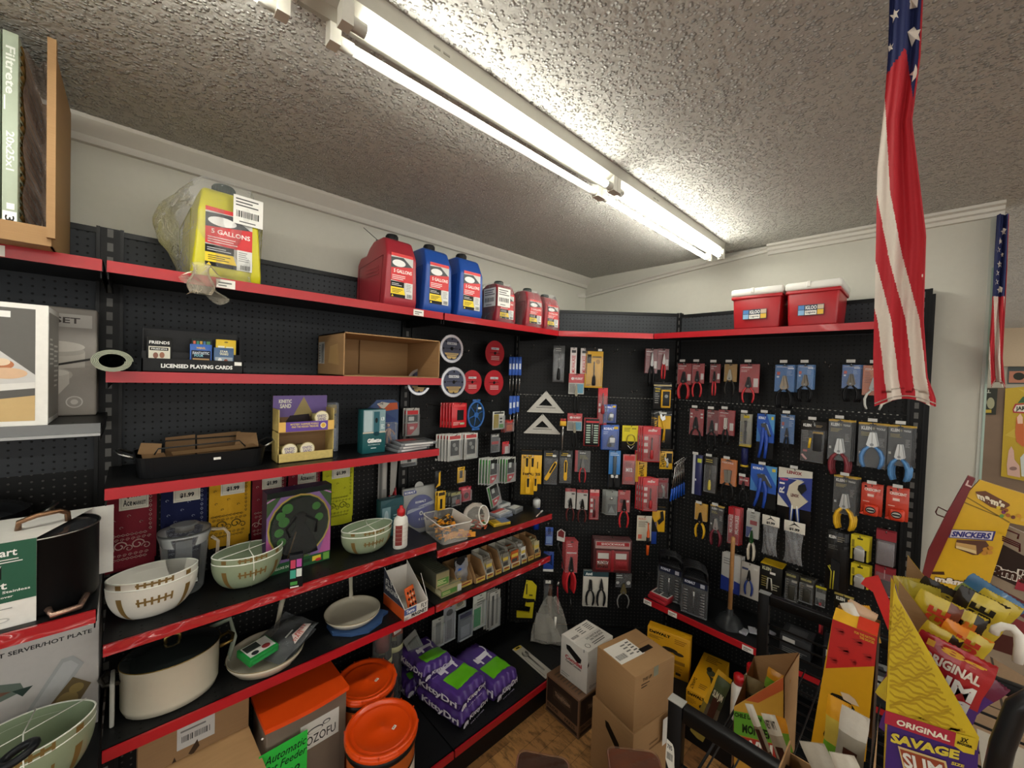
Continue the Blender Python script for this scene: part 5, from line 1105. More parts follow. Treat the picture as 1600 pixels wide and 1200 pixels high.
# ================================================================== goods on the peg hooks
HK = M('#8f8f8c', .25, metal=.9); CHR = M('#b9b9b6', .22, metal=.9); GUN = M('#3a3b3d', .3, metal=.6); TK = M('#17181a', .4)
BLI = clear('#e8ecf0', .07, .06, 0, 'blister')
def place(panel, bb, off):
    o, d, n, rz = panel_frame(panel); p0 = o-n*off; x0, y0, x1, y1 = bb; mx, my = (x0+x1)/2, (y0+y1)/2
    l = onplane(x0, my, p0, n); r = onplane(x1, my, p0, n); tp = onplane(mx, y0, p0, n); bt = onplane(mx, y1, p0, n)
    w = abs((r-l).dot(d)); h = tp.z-bt.z
    return Vector((l.x, l.y, bt.z)), w, h, rz, d, n
NH = {'L': 0, 'D': 0, 'R': 0}
HLAB = {'L': 'thin chrome peg hook on the narrow left bay board', 'D': 'thin chrome peg hook on the angled corner board', 'R': 'thin chrome peg hook on the right bay board'}
HGR = {'L': 'peg hooks of the narrow left bay', 'D': 'peg hooks of the corner board', 'R': 'peg hooks of the right bay'}
def hook(panel, pt, ln, n, rz, scan=False):
    b = MB(); b.tube([(0, 0, 0), (0, -ln*.92, 0), (0, -ln, .012)], .0022, HK, 6); b.tube([(-.012, -.003, .0), (.012, -.003, 0)], .002, HK, 5)
    b.tube([(0, -.003, 0), (0, -.003, -.02)], .002, HK, 5)
    if scan: b.tube([(0, 0, .03), (0, -ln-.02, .03)], .0018, HK, 5); b.box(-.018, .018, -ln-.023, -ln-.02, .018, .034, M('#c9c9c5', .4))
    o = b.build('peg_hook', loc=(pt.x, pt.y, pt.z), rz=rz); return tag(o, HLAB[panel], 'peg hook', HGR[panel])
def empty_hook(panel, px, py, ln=.15):
    o, d, n, rz = panel_frame(panel); p = onplane(px, py, o-n*ln, n); hook(panel, p+n*ln, ln, n, rz)
def tool_pliers(b, cx, zt, L, sp, jaw, hand, y=-.012, nose=.10, bend=1.0, hr=.10):
    """jaws up, grips down; sp is the half spread at the grip ends"""
    zj = zt-L*.36; jw = max(.010, sp*.55)
    for s in (-1, 1):
        b.prism([(cx+s*.0008, zt), (cx+s*jw*nose*3, zt-.002), (cx+s*jw*.9, zj+L*.06), (cx+s*jw*1.0, zj), (cx+s*jw*.5, zj-L*.07), (cx, zj-L*.05), (cx+s*.0008, zj)][::s], y-.005, y+.004, jaw)
    b.lathe([(0, 0), (jw*.42, 0), (jw*.42, .003), (0, .003)], M('#6a6b6c', .3, metal=.7), 12, (0, 0, 0)) if False else b.disc((cx, y-.006, zj+L*.01), jw*.35, M('#7a7b7c', .3, metal=.7), 12)
    for s in (-1, 1):
        r = max(.0045, L*hr*.33)
        pts = [(cx+s*jw*.45, y, zj-L*.04), (cx+s*sp*.75*bend, y, zj-L*.16), (cx+s*sp, y, zj-L*.32), (cx+s*sp*.95, y, zj-L*.5), (cx+s*sp*.72, y, zt-L)]
        b.tube(pts, [r*.7, r, r*1.1, r, r*.8], hand, 8)
def header(c, txt, tc='#f0f0ea', sub=None, more=()):
    it = [('t', txt, .10, .86, .80, .93, tc, .04)]
    if sub: it.append(('r', .12, .70, .5, .82, sub))
    return it+list(more)
DARKN = []
def item(panel, bb, kind, label, cat, n=1, off=.11, col='#b01c26', hand='#c0242c', jaw='#3a3b3d', deco_=(), frac=.6, name=None, behind=None, hooked=True, dx=0, thick=.004, inner=None, sp=None, scan=False, **kw):
    loc, w, h, rz, d, nv = place(panel, bb, off)
    t = thing(name or 'tool_pack', label, cat, loc, rz)
    cm = M(col, .35, coat=.3)
    if kind == 'pliers':
        ch = h*frac; cb = h-ch
        b = MB(); b.box(0, w, 0, .0015, cb, h, cm); b.T = Matrix.Translation((0, 0, cb)); deco(b, w, ch, list(deco_)+[('r', .38, .94, .62, .975, '#0e0e0e')]); b.T = Matrix.Identity(4); b.build('backing_card', t)
        b = MB(); b.box(w*.02, w*.98, -.005, .0007, cb+.002, h-.002, BLI); b.build('blister', t)
        b = MB(); tool_pliers(b, w*.5, cb+ch*kw.get('jt', .62), cb+ch*kw.get('jt', .62), (sp or w*.36), M(jaw, .3, metal=.6), M(hand, .45), nose=kw.get('nose', .10), bend=kw.get('bend', 1.0), hr=kw.get('hr', .10)); b.build('pliers', t)
    elif kind == 'card':
        b = MB(); b.box(0, w, 0, thick, 0, h, cm, min(.001, thick/3)); deco(b, w, h, list(deco_)); b.build('backing_card', t)
        if inner:
            b = MB(); inner(b, w, h); b.build(kw.get('iname', 'tool'), t)
        if kw.get('shell', True):
            b = MB(); b.box(w*.06, w*.94, -.014, .001, h*.04, h*.78, BLI); b.build('blister', t)
    elif kind == 'free':
        b = MB(); inner(b, w, h); b.build(kw.get('iname', 'tool_body'), t)
    for i in range(1, n):
        r = dup(t, label=behind or ('pack behind the front one: ' + label)[:110], group=(behind or label)[:60], offset=nv*(kw.get('gap', .016)*i)+d*(dx*i))
    if hooked:
        top = loc+d*(w*.5)+Vector((0, 0, h-.008)); hook(panel, top+nv*off, off+.02, nv, rz, scan)
    return t
# --- shapes used inside cards
def i_driver(hc='#161616', sc='#a9a9a6', z0=.08, z1=.85, r=.16):
    def f(b, w, h):
        zm = z0+(z1-z0)*.42; rr_ = min(w*r, .014)
        b.tube([(w*.5, -.009, h*zm), (w*.5, -.009, h*z1)], rr_*.28, M(sc, .25, metal=.8), 6)
        b.tube([(w*.5, -.010, h*z0), (w*.5, -.010, h*(z0+.03)), (w*.5, -.010, h*(z0+.2)), (w*.5, -.010, h*zm)], [rr_*.7, rr_, rr_*.8, rr_*.5], M(hc, .4), 10)
    return f
def i_knife(c1='#e0b020', ang=0.0, two=False):
    def f(b, w, h):
        for k, (cx, cz, s) in enumerate(((.28, .68, .36), (.55, .68, .36), (.36, .22, .36), (.72, .25, .3)) if two else ((.5, .42, .6),)):
            L = h*s; W_ = min(w*.30, L*.3) if two else w*.26
            T0 = b.T; b.T = T0 @ Matrix.Translation((w*cx, -.012, h*cz)) @ Matrix.Rotation(ang, 4, 'Y')
            b.prism([(-W_*.35, -L*.5), (W_*.35, -L*.5), (W_*.5, -L*.38), (W_*.42, -.0), (W_*.5, L*.3), (W_*.3, L*.5), (-W_*.3, L*.5), (-W_*.5, L*.3), (-W_*.42, 0), (-W_*.5, -L*.38)], -.004, .006, M(c1, .4))
            b.prism([(-W_*.2, -L*.1), (W_*.2, -L*.1), (W_*.25, L*.44), (-W_*.25, L*.44)], -.0055, -.003, M('#191919', .4)); b.prism([(-W_*.12, L*.5), (W_*.12, L*.5), (W_*.12, L*.6), (0, L*.66)], 0, .002, CHR); b.T = T0
    return f
def i_bits(rows=2, cols=7, c='#9a9a98'):
    def f(b, w, h):
        for r_ in range(rows):
            for i in range(cols):
                x = w*(.12+.76*(i+.5)/cols); b.tube([(x, -.007, h*(.10+.36*r_)), (x, -.007, h*(.10+.36*r_+.28))], w*.28/cols, M(c, .3, metal=.7), 6)
    return f
def rnd_deco(seed, cols):
    rs = random.Random(seed); it = []
    for i in range(5):
        u, v = rs.random()*.6+.05, rs.random()*.7+.05; it.append(('r', u, v, min(.95, u+.15+rs.random()*.3), min(.95, v+.05+rs.random()*.15), rs.choice(cols)))
    return it
MILW = [('t', 'milwaukee', .08, .86, .62, .92, '#f0e8e6'), ('l', .08, .72, .5, .82, '#e0b8b4', 3), ('r', .72, .2, .95, .5, '#d8d0cc')]
BLUEC = [('t', 'CHANNELLOCK', .08, .90, .9, .95, '#dfe8f4'), ('r', .64, .84, .94, .89, '#dfe8f4'), ('r', .10, .62, .26, .74, '#c9503a'), ('r', .10, .52, .22, .58, '#e8eef4'), ('l', .6, .6, .9, .8, '#8fb4dc', 4)]
KLEIN = [('r', 0, .955, 1, 1, '#e0b420'), ('t', 'KLEIN', .10, .84, .46, .92, '#f0f0ec', .05), ('t', 'TOOLS', .62, .85, .92, .90, '#e6e6e2', .04), ('e', .53, .88, .05, .03, '#8f8a6a'), ('l', .10, .70, .6, .80, '#b8a85a', 3), ('l', .72, .48, .92, .68, '#9a9a96', 6), ('r', .06, .28, .16, .34, '#d8d8d4')]
DW = [('t', 'DeWALT', .08, .88, .6, .94, '#16160f', .05), ('r', .8, .88, .94, .94, '#efe9d0')]
# ---------------------------------------------------------------- corner board (D)
item('D', (864, 540, 882, 597), 'card', 'grey blister with dark adjustable tool hanging near the top left of the corner board', 'tool', col='#4a4b4c', inner=i_driver('#151515', '#8a8a88', .06, .8, .22), deco_=[('l', .2, .84, .8, .95, '#9a9a98', 2)], name='blister_pack')
for bb, nm in (((891, 543, 901, 584), 'left'), ((907, 544, 918, 584), 'right')):
    item('D', bb, 'card', nm + ' one of two slim red and white striped tags left of the tall yellow card', 'tool', col='#d8d0cc', shell=False, deco_=[('v', 'MILWAUKEE', .25, .04, .8, .70, '#b8343c'), ('r', .2, .8, .85, .9, '#3a3a3c')], name='saw_blade_tag')
item('D', (914, 544, 942, 606), 'card', 'tall yellow card with black screwdriver on the corner board', 'screwdriver', col='#dca91a', inner=i_driver('#16161a', '#5a5a58', .06, .66, .2), deco_=[('r', 0, .92, 1, 1, '#17171a'), ('r', .7, .93, .92, .985, '#e6e6e0'), ('r', .12, .62, .34, .84, '#2a2418'), ('r', .4, .76, .9, .80, '#7a5c10'), ('e', .72, .66, .12, .06, '#a87c14'), ('l', .1, .04, .4, .1, '#6a5010', 2)], name='screwdriver_pack')
for bb, nm in (((888, 584, 912, 645), 'upper'), ((886, 646, 909, 698), 'lower')):
    item('D', bb, 'pliers', nm + ' red-headed card with black folding tool, left half of the corner board', 'multi-tool', col='#c9c6bd', hand='#141414', jaw='#8d8874', frac=.52, deco_=[('r', 0, .55, 1, 1, '#c8202a'), ('e', .25, .76, .1, .07, '#f0e8e4'), ('t', 'HUSKY', .38, .71, .9, .82, '#f0e8e4', .04), ('r', .55, .05, .95, .5, '#4aa0bc'), ('r', .05, .05, .4, .5, '#8d8a80')], jt=.5, sp=.013)
def square(b, w, h):
    al = M('#b4b1a8', .35, metal=.35)
    import math as m_
    out = [(0, 0), (w, 0), (w*.5, h)]; inn = [(w*.30, h*.30), (w*.70, h*.30), (w*.5, h*.66)]
    for y0, y1 in ((-.0015, .0015),):
        vs_ = [(a, y, c) for y in (y0, y1) for a, c in out+inn]
        b.add(vs_, [(0,1,4,3),(1,2,5,4),(2,0,3,5),(6,9,10,7),(7,10,11,8),(8,11,9,6),(0,6,7,1),(1,7,8,2),(2,8,6,0),(3,4,10,9),(4,5,11,10),(5,3,9,11)], al)
    b.box(0, w, -.008, .008, -.003, .004, al)
    for i in range(24): b.rect(w*.08+w*.84*i/24, h*.05, w*.08+w*.84*i/24+.0008, h*(.11 if i % 4 else .15), '#3c3a36', -.0015)
    b.rect(w*.25, h*.20, w*.78, h*.225, '#2a2826', -.0015); b.rect(w*.4, h*.26, w*.7, h*.27, '#4a4844', -.0015)
for bb, nm in (((824, 611, 881, 644), 'upper'), ((819, 647, 875, 677), 'lower')):
    item('D', bb, 'free', nm + ' silver triangular speed square, front one of its hook', 'square', n=2, inner=square, name='speed_square', off=.05, iname='square_plate', behind='second %s triangular speed square hanging behind the front one' % nm, dx=.005)
item('D', (873, 654, 885, 710), 'free', 'slim dark ratchet with yellow and red head below the squares', 'ratchet', inner=lambda b, w, h: (b.tube([(w*.5, 0, 0), (w*.5, 0, h*.55), (w*.5, 0, h*.78)], [.005, .006, .008], CHR, 8), b.box(w*.1, w*.9, -.008, .006, h*.80, h*.93, M('#d8a81c', .4), .002), b.box(w*.15, w*.85, -.0085, .004, h*.93, h, M('#b02a20', .4), .002)), name='ratchet')
item('D', (934, 606, 949, 664), 'card', 'narrow red card with screwdriver, its shaft showing beneath, beside the blue cards', 'screwdriver', col='#b81c26', inner=lambda b, w, h: (i_driver('#8a161c', '#7a7a78', .3, .86, .2)(b, w, h), b.tube([(w*.6, -.004, -.03), (w*.6, -.004, h*.3)], .0025, GUN, 6)), deco_=[('r', .1, .82, .9, .97, '#c9303a'), ('r', .08, .5, .3, .58, '#e8d8d4'), ('r', .08, .34, .3, .44, '#e8d8d4')])
CARDB = [('t', 'KOBALT', .12, .80, .7, .9, '#e6ecf8', .04), ('l', .1, .62, .45, .76, '#a9c0ec', 2), ('r', .7, .84, .94, .94, '#d8b020')]
def i_cutter(b, w, h):
    b.prism([(w*.3, h*.15), (w*.72, h*.12), (w*.8, h*.45), (w*.6, h*.6), (w*.42, h*.5)], -.012, -.002, M('#5a6a86', .35)); b.box(w*.45, w*.75, -.016, -.008, h*.3, h*.5, M('#c9ccd0', .3), .003); b.disc((w*.45, -.0125, h*.2), w*.12, TK, 14)
item('D', (943, 632, 963, 661), 'card', 'upper small blue card with grey cutter on the corner board', 'cutter', col='#1f4eb0', inner=i_cutter, deco_=CARDB)
item('D', (940, 664, 967, 703), 'card', 'larger blue card with grey cutter just below the small one', 'cutter', n=3, col='#2358b4', inner=i_cutter, deco_=CARDB, behind='blue cutter card hanging behind the larger front one')
item('D', (951, 704, 969, 761), 'card', 'narrow bright blue card with white tipped knife at the middle of the corner board', 'knife', col='#2a74b8', inner=lambda b, w, h: (b.box(w*.35, w*.65, -.012, -.002, h*.3, h*.85, M('#3c4a54', .4), .003), b.tube([(w*.5, -.008, -.0), (w*.5, -.008, h*.35)], .006, TK, 8), b.box(w*.2, w*.8, -.012, -.002, h*.26, h*.34, M('#d8d8d6', .4), .002)), deco_=[('r', 0, 0, 1, .35, '#1a1a1c'), ('l', .1, .86, .9, .96, '#bcd4ec', 2)], shell=False)
item('D', (972, 665, 999, 703), 'card', 'bright yellow card with coil of chain under it', 'pack', col='#141414', deco_=[('r', 0, .35, 1, 1, '#d8c81c'), ('l', .1, .75, .5, .92, '#5a5210', 3), ('r', .55, .85, .8, .9, '#8a7a10')], inner=lambda b, w, h: (b.tube([(w*.5+w*.24*math.cos(a), -.008, h*.42+h*.22*math.sin(a)) for a in [i*.5 for i in range(26)]], .003, M('#b0a040', .4), 5), b.tube([(w*.3, -.008, h*.2), (w*.5, -.01, h*.06), (w*.7, -.008, h*.2)], .004, CHR, 6)), shell=False)
def i_rack(b, w, h):
    b.box(w*.08, w*.92, -.016, 0, h*.03, h*.97, M('#1b1b1d', .4), .004)
    for i in range(8):
        for s in (.26, .74): b.box(w*(s-.13), w*(s+.13), -.0175, -.015, h*(.12+.085*i), h*(.165+.085*i), M('#a9c0b0', .4))
    b.tube([(w*.5, -.02, h*.08), (w*.5, -.02, h*.8)], .003, CHR, 6); b.box(w*.1, w*.9, -.018, -.015, h*.84, h*.90, M('#c23038', .4))
item('D', (912, 653, 937, 697), 'card', 'black socket rail with two columns of pale sockets and red edge', 'socket set', col='#8f1c24', inner=i_rack, shell=False, name='socket_rail', iname='rail')
item('D', (1008, 545, 1027, 603), 'pliers', 'dark red pliers card with black grips at the upper right of the corner board', 'pliers', n=2, col='#7a1c22', hand='#121214', jaw='#9a9a98', deco_=MILW, frac=.66, jt=.85, behind='pliers card hidden behind the dark red black-gripped one', sp=.014)
item('D', (1027, 545, 1045, 592), 'pliers', 'red pliers card with bright red grips beside the black-gripped one', 'pliers', col='#7f1d24', hand='#c8242c', jaw='#a09a96', deco_=MILW, frac=.7, jt=.75, sp=.011)
item('D', (1021, 597, 1049, 639), 'card', 'black card with yellow framed meter near the right edge of the corner board', 'meter', col='#16171a', inner=lambda b, w, h: (b.box(w*.40, w*.92, -.02, -.002, h*.05, h*.72, M('#dba51a', .4), .004), b.box(w*.47, w*.85, -.022, -.018, h*.12, h*.66, M('#26282a', .4), .002), b.disc((w*.66, -.0225, h*.48), w*.10, '#8a8d8a', 12)), deco_=[('r', 0, .85, 1, .9, '#b9a878'), ('l', .08, .2, .35, .6, '#8a8a86', 5), ('l', .1, .62, .4, .8, '#c9b02a', 2)], shell=False)
def i_wrench(c='#d8a41c', z0=.05, z1=.8):
    def f(b, w, h):
        b.tube([(w*.55, -.008, h*z0), (w*.6, -.008, h*(z0+z1)/2), (w*.45, -.008, h*z1)], [.010, .007, .008], M(c, .4), 8, flat=.5)
        b.prism([(w*.30, h*(z1+.08)), (w*.38, h*(z1+.12)), (w*.46, h*(z1+.02)), (w*.58, h*(z1+.08)), (w*.62, h*(z1-.06)), (w*.45, h*(z1-.1)), (w*.34, h*(z1-.02))], -.013, -.003, CHR); b.disc((w*.55, -.0145, h*(z0+.03)), .006, '#3a3a38', 12)
    return f
item('D', (1021, 642, 1049, 693), 'card', 'black and yellow card with yellow-handled adjustable wrench, below the meter', 'wrench', n=3, col='#17181a', inner=i_wrench(), deco_=[('r', .25, .45, .95, .85, '#d8a81c'), ('v', 'DeWALT', .04, .3, .2, .8, '#d8a81c'), ('r', .3, .9, .7, .96, '#c9c9c4')], shell=False, behind='black and yellow wrench card behind the front one below the meter', dx=-.004)
for bb, nm in (((1004, 667, 1032, 722), 'upper'), ((1004, 747, 1028, 799), 'lower')):
    item('D', bb, 'card', nm + ' cluster front: red card with screwdriver and white squares', 'screwdriver', n=4, off=.15, col='#b91a24', inner=i_driver('#a3161e', '#8a8a88', .1, .7, .16), deco_=[('r', .08, .62, .3, .72, '#e8dcd8'), ('r', .08, .44, .3, .54, '#e8dcd8'), ('r', .08, .26, .3, .36, '#e8dcd8'), ('t', 'milw', .3, .86, .8, .94, '#f4e8e6')], behind='red screwdriver card behind the front one of the %s cluster' % nm, dx=-.012, name='screwdriver_pack')
item('D', (993, 709, 1011, 753), 'card', 'yellow and black pack left of the lower red cluster', 'pack', n=2, col='#d8a818', deco_=[('v', 'DeWALT', .3, .1, .75, .7, '#1a1a16'), ('r', 0, 0, .2, 1, '#b98a14')], behind='yellow pack behind the one left of the lower red cluster', shell=False)
item('D', (973, 710, 993, 757), 'card', 'rounded clear pack with pale red insert and white script', 'bit set', col='#b05c5c', deco_=[('r', .1, .8, .9, .95, '#c03a3a'), ('t', 'M12', .25, .42, .75, .55, '#f0f0f0', .05), ('l', .2, .6, .8, .75, '#5a2a2a', 4), ('r', .2, .12, .8, .25, '#c9403a')], inner=None)
item('D', (1031, 702, 1051, 733), 'card', 'yellow and black card under the wrench cards at the right edge', 'pack', col='#d8a81a', deco_=[('v', 'DeWALT', .05, .1, .4, .9, '#1a1a1a'), ('r', .5, .3, .95, .8, '#1f1f20'), ('r', 0, .9, 1, 1, '#1a1a1a')], inner=i_wrench('#b9b9b4', .1, .5), shell=False)
item('D', (814, 704, 846, 773), 'card', 'large yellow card of four folding knives at the left of the corner board', 'knife set', col='#e2ae18', inner=i_knife('#e8b41e', 0, True), deco_=[('r', 0, .90, 1, 1, '#1a1a1a'), ('t', 'DeWALT', .08, .82, .5, .88, '#1a1a1a', .05), ('t', '10PC 2S', .1, .44, .95, .5, '#1a1a1a', .04), ('r', .78, .6, .82, .75, '#3a3010'), ('p', [(.65, 0), (1, 0), (1, .25), (.65, .25)], '#141414')], shell=False)
item('D', (849, 704, 872, 758), 'card', 'black blister with slanting yellow knife, left of its twin', 'knife', col='#151617', inner=i_knife('#e0ac1e', .5), deco_=[('l', .15, .84, .7, .94, '#c9a81a', 2), ('r', .6, .82, .85, .88, '#c9c9c4')])
item('D', (873, 704, 894, 756), 'card', 'black blister with upright yellow knife, right of the slanting one', 'knife', col='#151617', inner=i_knife('#e0ac1e', 0), deco_=[('l', .15, .84, .7, .94, '#c9a81a', 2), ('r', .6, .82, .85, .88, '#c9c9c4')])
item('D', (898, 704, 922, 753), 'pliers', 'clear card with short pliers and thin spread red grips', 'pliers', col='#4a4c4c', hand='#c2323a', jaw='#8a8a88', deco_=[('r', 0, .0, .18, 1, '#b0202a'), ('t', 'milw', .3, .85, .7, .93, '#d8d8d4'), ('l', .3, .6, .9, .8, '#9a9458', 3)], frac=.68, jt=.7, hr=.07, sp=.022)
for bb, nm in (((883, 764, 899, 813), 'left'), ((901, 766, 918, 815), 'right')):
    item('D', bb, 'pliers', nm + ' one of two white cards with slim dark red-gripped pliers', 'pliers', n=2, col='#cfccc4', hand='#5c201e', jaw='#1a1a1a', deco_=[('r', 0, .86, 1, 1, '#b01c26'), ('r', .6, .72, .9, .8, '#3a3a3a'), ('e', .35, .35, .14, .1, '#8a8a86')], frac=.62, jt=.55, hr=.06, behind='white pliers card behind the %s of the two white ones' % nm)
item('D', (921, 765, 936, 812), 'card', 'narrow red notched card with screwdriver below the middle of the corner board', 'screwdriver', col='#b4161f', inner=i_driver('#4a1016', '#6a6a68', .1, .7, .16), deco_=[('r', .05, .9, .95, 1, '#d8a8a4'), ('r', .08, .6, .35, .7, '#e0d4d0'), ('r', .08, .42, .35, .52, '#e0d4d0'), ('r', .08, .24, .35, .34, '#e0d4d0')])
item('D', (946, 767, 965, 805), 'card', 'grey rounded clamshell with silver knob, front of three', 'pack', n=3, col='#7a7e78', inner=lambda b, w, h: b.lathe([(0, -.01), (.012, -.01), (.014, 0), (0, .012)], CHR, 16, (w*.45, -.008, h*.72)), deco_=[('r', .2, .08, .85, .45, '#4a4e4c'), ('p', [(.25, .1), (.5, .4), (.8, .1)], '#8a9290')], behind='grey rounded clamshell behind the silver-knob one', dx=-.008)
item('D', (965, 766, 984, 823), 'pliers', 'red card with black-jawed pliers and red-tipped grips right of the grey clamshells', 'pliers', col='#bc1822', hand='#c2222a', jaw='#1a1a1a', deco_=[('l', .15, .8, .6, .92, '#e0b0ac', 2), ('e', .3, .5, .15, .1, '#6a1016'), ('r', .7, .45, .92, .55, '#e0d8d4')], frac=.6, jt=.6)
item('D', (1027, 747, 1044, 779), 'card', 'clear pack with silver and dark red tool beside the lower red cluster', 'tool', col='#6a2428', inner=i_wrench('#8a8a88', .05, .6), deco_=[('r', .1, .3, .9, .9, '#8a3038')])
item('D', (995, 806, 1018, 845), 'card', 'cream card behind the orange-handled driver', 'card', col='#c9c3b0', deco_=[('l', .1, .55, .8, .8, '#6a6458', 6), ('r', .1, .08, .35, .25, '#c9604a'), ('t', 'FOLD', .1, .84, .6, .92, '#c9603a')], shell=False, name='backing_pack')
item('D', (1007, 817, 1018, 867), 'free', 'orange and black handled driver in front of the cream card', 'screwdriver', inner=lambda b, w, h: (b.tube([(w*.5, 0, 0), (w*.5, 0, h*.3), (w*.5, 0, h*.34), (w*.5, 0, h*.7), (w*.5, 0, h*.78), (w*.45, 0, h)], [.009, .011, .008, .010, .006, .004], M('#d85a1c', .4), 10), b.tube([(w*.5, 0, h*.32), (w*.5, 0, h*.55)], .0115, TK, 10)), name='driver', off=.15)
item('D', (1018, 815, 1026, 850), 'card', 'plain dark blue strip pack beside the orange driver', 'pack', col='#1a3a8a', shell=False)
item('D', (1019, 792, 1039, 831), 'card', 'yellow card with black trigger clamp under the lower red cluster', 'clamp', col='#d8a61a', inner=lambda b, w, h: b.prism([(w*.5, h*.3), (w*.9, h*.5), (w*.8, h*.85), (w*.6, h*.8), (w*.65, h*.55), (w*.4, h*.45)], -.01, -.002, TK), deco_=[('r', 0, .86, 1, 1, '#1a1a1a'), ('p', [(0, 0), (.5, 0), (0, .6)], '#141414')], shell=False)
def i_bitset(b, w, h):
    b.box(0, w, -.02, .0, 0, h*.93, M('#4a2426', .35, coat=.4), .006)
    b.box(w*.08, w*.92, -.024, -.019, h*.08, h*.62, M('#7c2628', .35), .003); b.box(w*.46, w*.54, -.027, -.02, h*.05, h*.64, M('#8f1e26', .35), .002)
    for i in range(9):
        for s in (.12, .60):
            x = w*(s+.032*i); b.tube([(x, -.026, h*.14), (x, -.026, h*.34)], .0024, CHR if s < .5 else M('#b03038', .4), 5)
    for s in (.12, .58): b.rect(w*s, h*.40, w*(s+.28), h*.56, '#c2beb8', -.025)
    b.rect(w*.05, h*.68, w*.95, h*.88, '#a88c88', -.0205); b.rect(w*.08, h*.76, w*.92, h*.86, '#9a2028', -.021); b.text('SHOCKWAVE', w*.2, h*.78, w*.8, h*.84, '#e8dcd8', -.0215)
item('D', (926, 838, 986, 893), 'free', 'large red and clear drill bit case at the bottom middle of the corner board', 'bit set', n=3, inner=i_bitset, name='bit_case', behind='drill bit case behind the large red and clear one', iname='case', gap=.03)
item('D', (883, 845, 902, 925), 'pliers', 'front card of a deep stack of long red pliers packs', 'pliers', n=5, off=.14, col='#bf1a24', hand='#c8242c', jaw='#2a2a2a', deco_=[('l', .15, .8, .6, .92, '#e0b0ac', 2), ('r', .1, .6, .9, .64, '#e0d8d4')], frac=.62, jt=.5, behind='red pliers pack behind the front card of the deep stack', dx=-.004)
item('D', (868, 826, 883, 889), 'free', 'long black open-jaw tool with white label left of the deep red stack', 'tool', inner=lambda b, w, h: (b.prism([(w*.1, h*.72), (w*.9, h*.68), (w*.95, h*.92), (w*.5, h), (w*.1, h*.93)], -.006, .0, M('#c9c6c0', .4)), b.prism([(w*.2, h*.82), (w*.8, h*.78), (w*.85, h*.92), (w*.5, h*.98), (w*.2, h*.92)], -.0065, -.006, M('#6a1a1e', .4)), b.tube([(w*.3, -.004, h*.66), (w*.2, -.004, h*.6), (w*.3, -.004, h*.54), (w*.7, -.004, h*.3), (w*.95, -.004, 0)], [.006, .007, .006, .004, .003], GUN, 7)), name='tool')
item('D', (852, 824, 864, 852), 'card', 'small blue tagged tool at the end of the bin box shelf', 'tool', col='#1f4eaa', deco_=[('r', .1, .1, .9, .5, '#7aa0dc'), ('r', .3, .6, .7, .95, '#16306a')])
item('D', (849, 862, 865, 893), 'card', 'blue clamp card with white foot, under the small blue tool', 'clamp', col='#1b3f90', deco_=[('r', 0, 0, 1, .12, '#c9c9c6'), ('p', [(.3, .5), (.8, .9), (.9, .3)], '#0f2250')], shell=False)
item('D', (831, 779, 845, 826), 'free', 'white capped blue tube behind the end of the narrow shelf', 'tube', inner=lambda b, w, h: (b.tube([(w*.5, 0, 0), (w*.5, 0, h*.72)], w*.36, M('#1c3ca8', .4), 12), b.tube([(w*.5, 0, h*.72), (w*.5, 0, h*.95), (w*.5, 0, h)], [w*.42, w*.42, w*.3], M('#d8dad8', .35), 12)), name='marking_tube', off=.06)
item('D', (911, 892, 950, 948), 'card', 'white card with black cutters and needle-nose pliers at the foot of the corner board', 'pliers set', n=2, col='#c8c5ba', inner=lambda b, w, h: (tool_pliers(b, w*.28, h*.76, h*.7, w*.15, M('#2a2c2e', .35, metal=.4), M('#131416', .45), nose=.2, hr=.11), tool_pliers(b, w*.72, h*.80, h*.74, w*.15, M('#2a2c2e', .35, metal=.4), M('#131416', .45), nose=.05, hr=.11)), deco_=[('r', 0, .84, 1, 1, '#1f4048'), ('t', 'Anvil', .08, .87, .35, .95, '#dfe6e4', .04), ('l', .1, .04, .3, .07, '#6a6a64', 1)], shell=False, behind='white pliers card behind the one at the foot of the board', name='pliers_set')
item('D', (961, 895, 986, 948), 'pliers', 'black and white striped card with silver compass-like tool', 'tool', col='#1c1e1c', hand='#8a8a86', jaw='#7a7450', frac=.42, jt=.3, hr=.05, deco_=[('l', .05, .6, .6, .9, '#d0d4cc', 2), ('e', .82, .3, .12, .14, '#d8d8d4'), ('e', .15, .3, .1, .1, '#a8a8a4')])
def i_hack(b, w, h):
    Y_ = M('#d6c41c', .4)
    b.prism([(w*.30, h*.52), (w*.95, h*.46), (w, h*.85), (w*.75, h*.98), (w*.45, h)], -.004, .0, Y_); b.rect(w*.45, h*.62, w*.52, h*.9, '#5a5210', -.004); b.rect(w*.62, h*.58, w*.8, h*.62, '#5a5210', -.004)
    b.prism([(0, h*.0), (w*.82, 0), (w*.88, h*.42), (w*.45, h*.40), (w*.42, h*.32), (w*.72, h*.30), (w*.66, h*.14), (.0, h*.16)], -.012, .004, Y_)
    b.prism([(w*.5, h*.40), (w*.9, h*.42), (w*.92, h*.50), (w*.5, h*.5)], -.006, .0, TK)
item('D', (808, 906, 838, 964), 'free', 'yellow card with yellow saw handle at the bottom left of the corner board', 'saw', inner=i_hack, name='jab_saw')
item('D', (849, 906, 863, 946), 'card', 'dark putty knife card hanging above the bagged scoop', 'scraper', col='#26272a', inner=i_driver('#1a1a1c', '#6a6a68', .1, .7, .2), deco_=[('r', .2, .86, .8, .98, '#d8d6d0')])
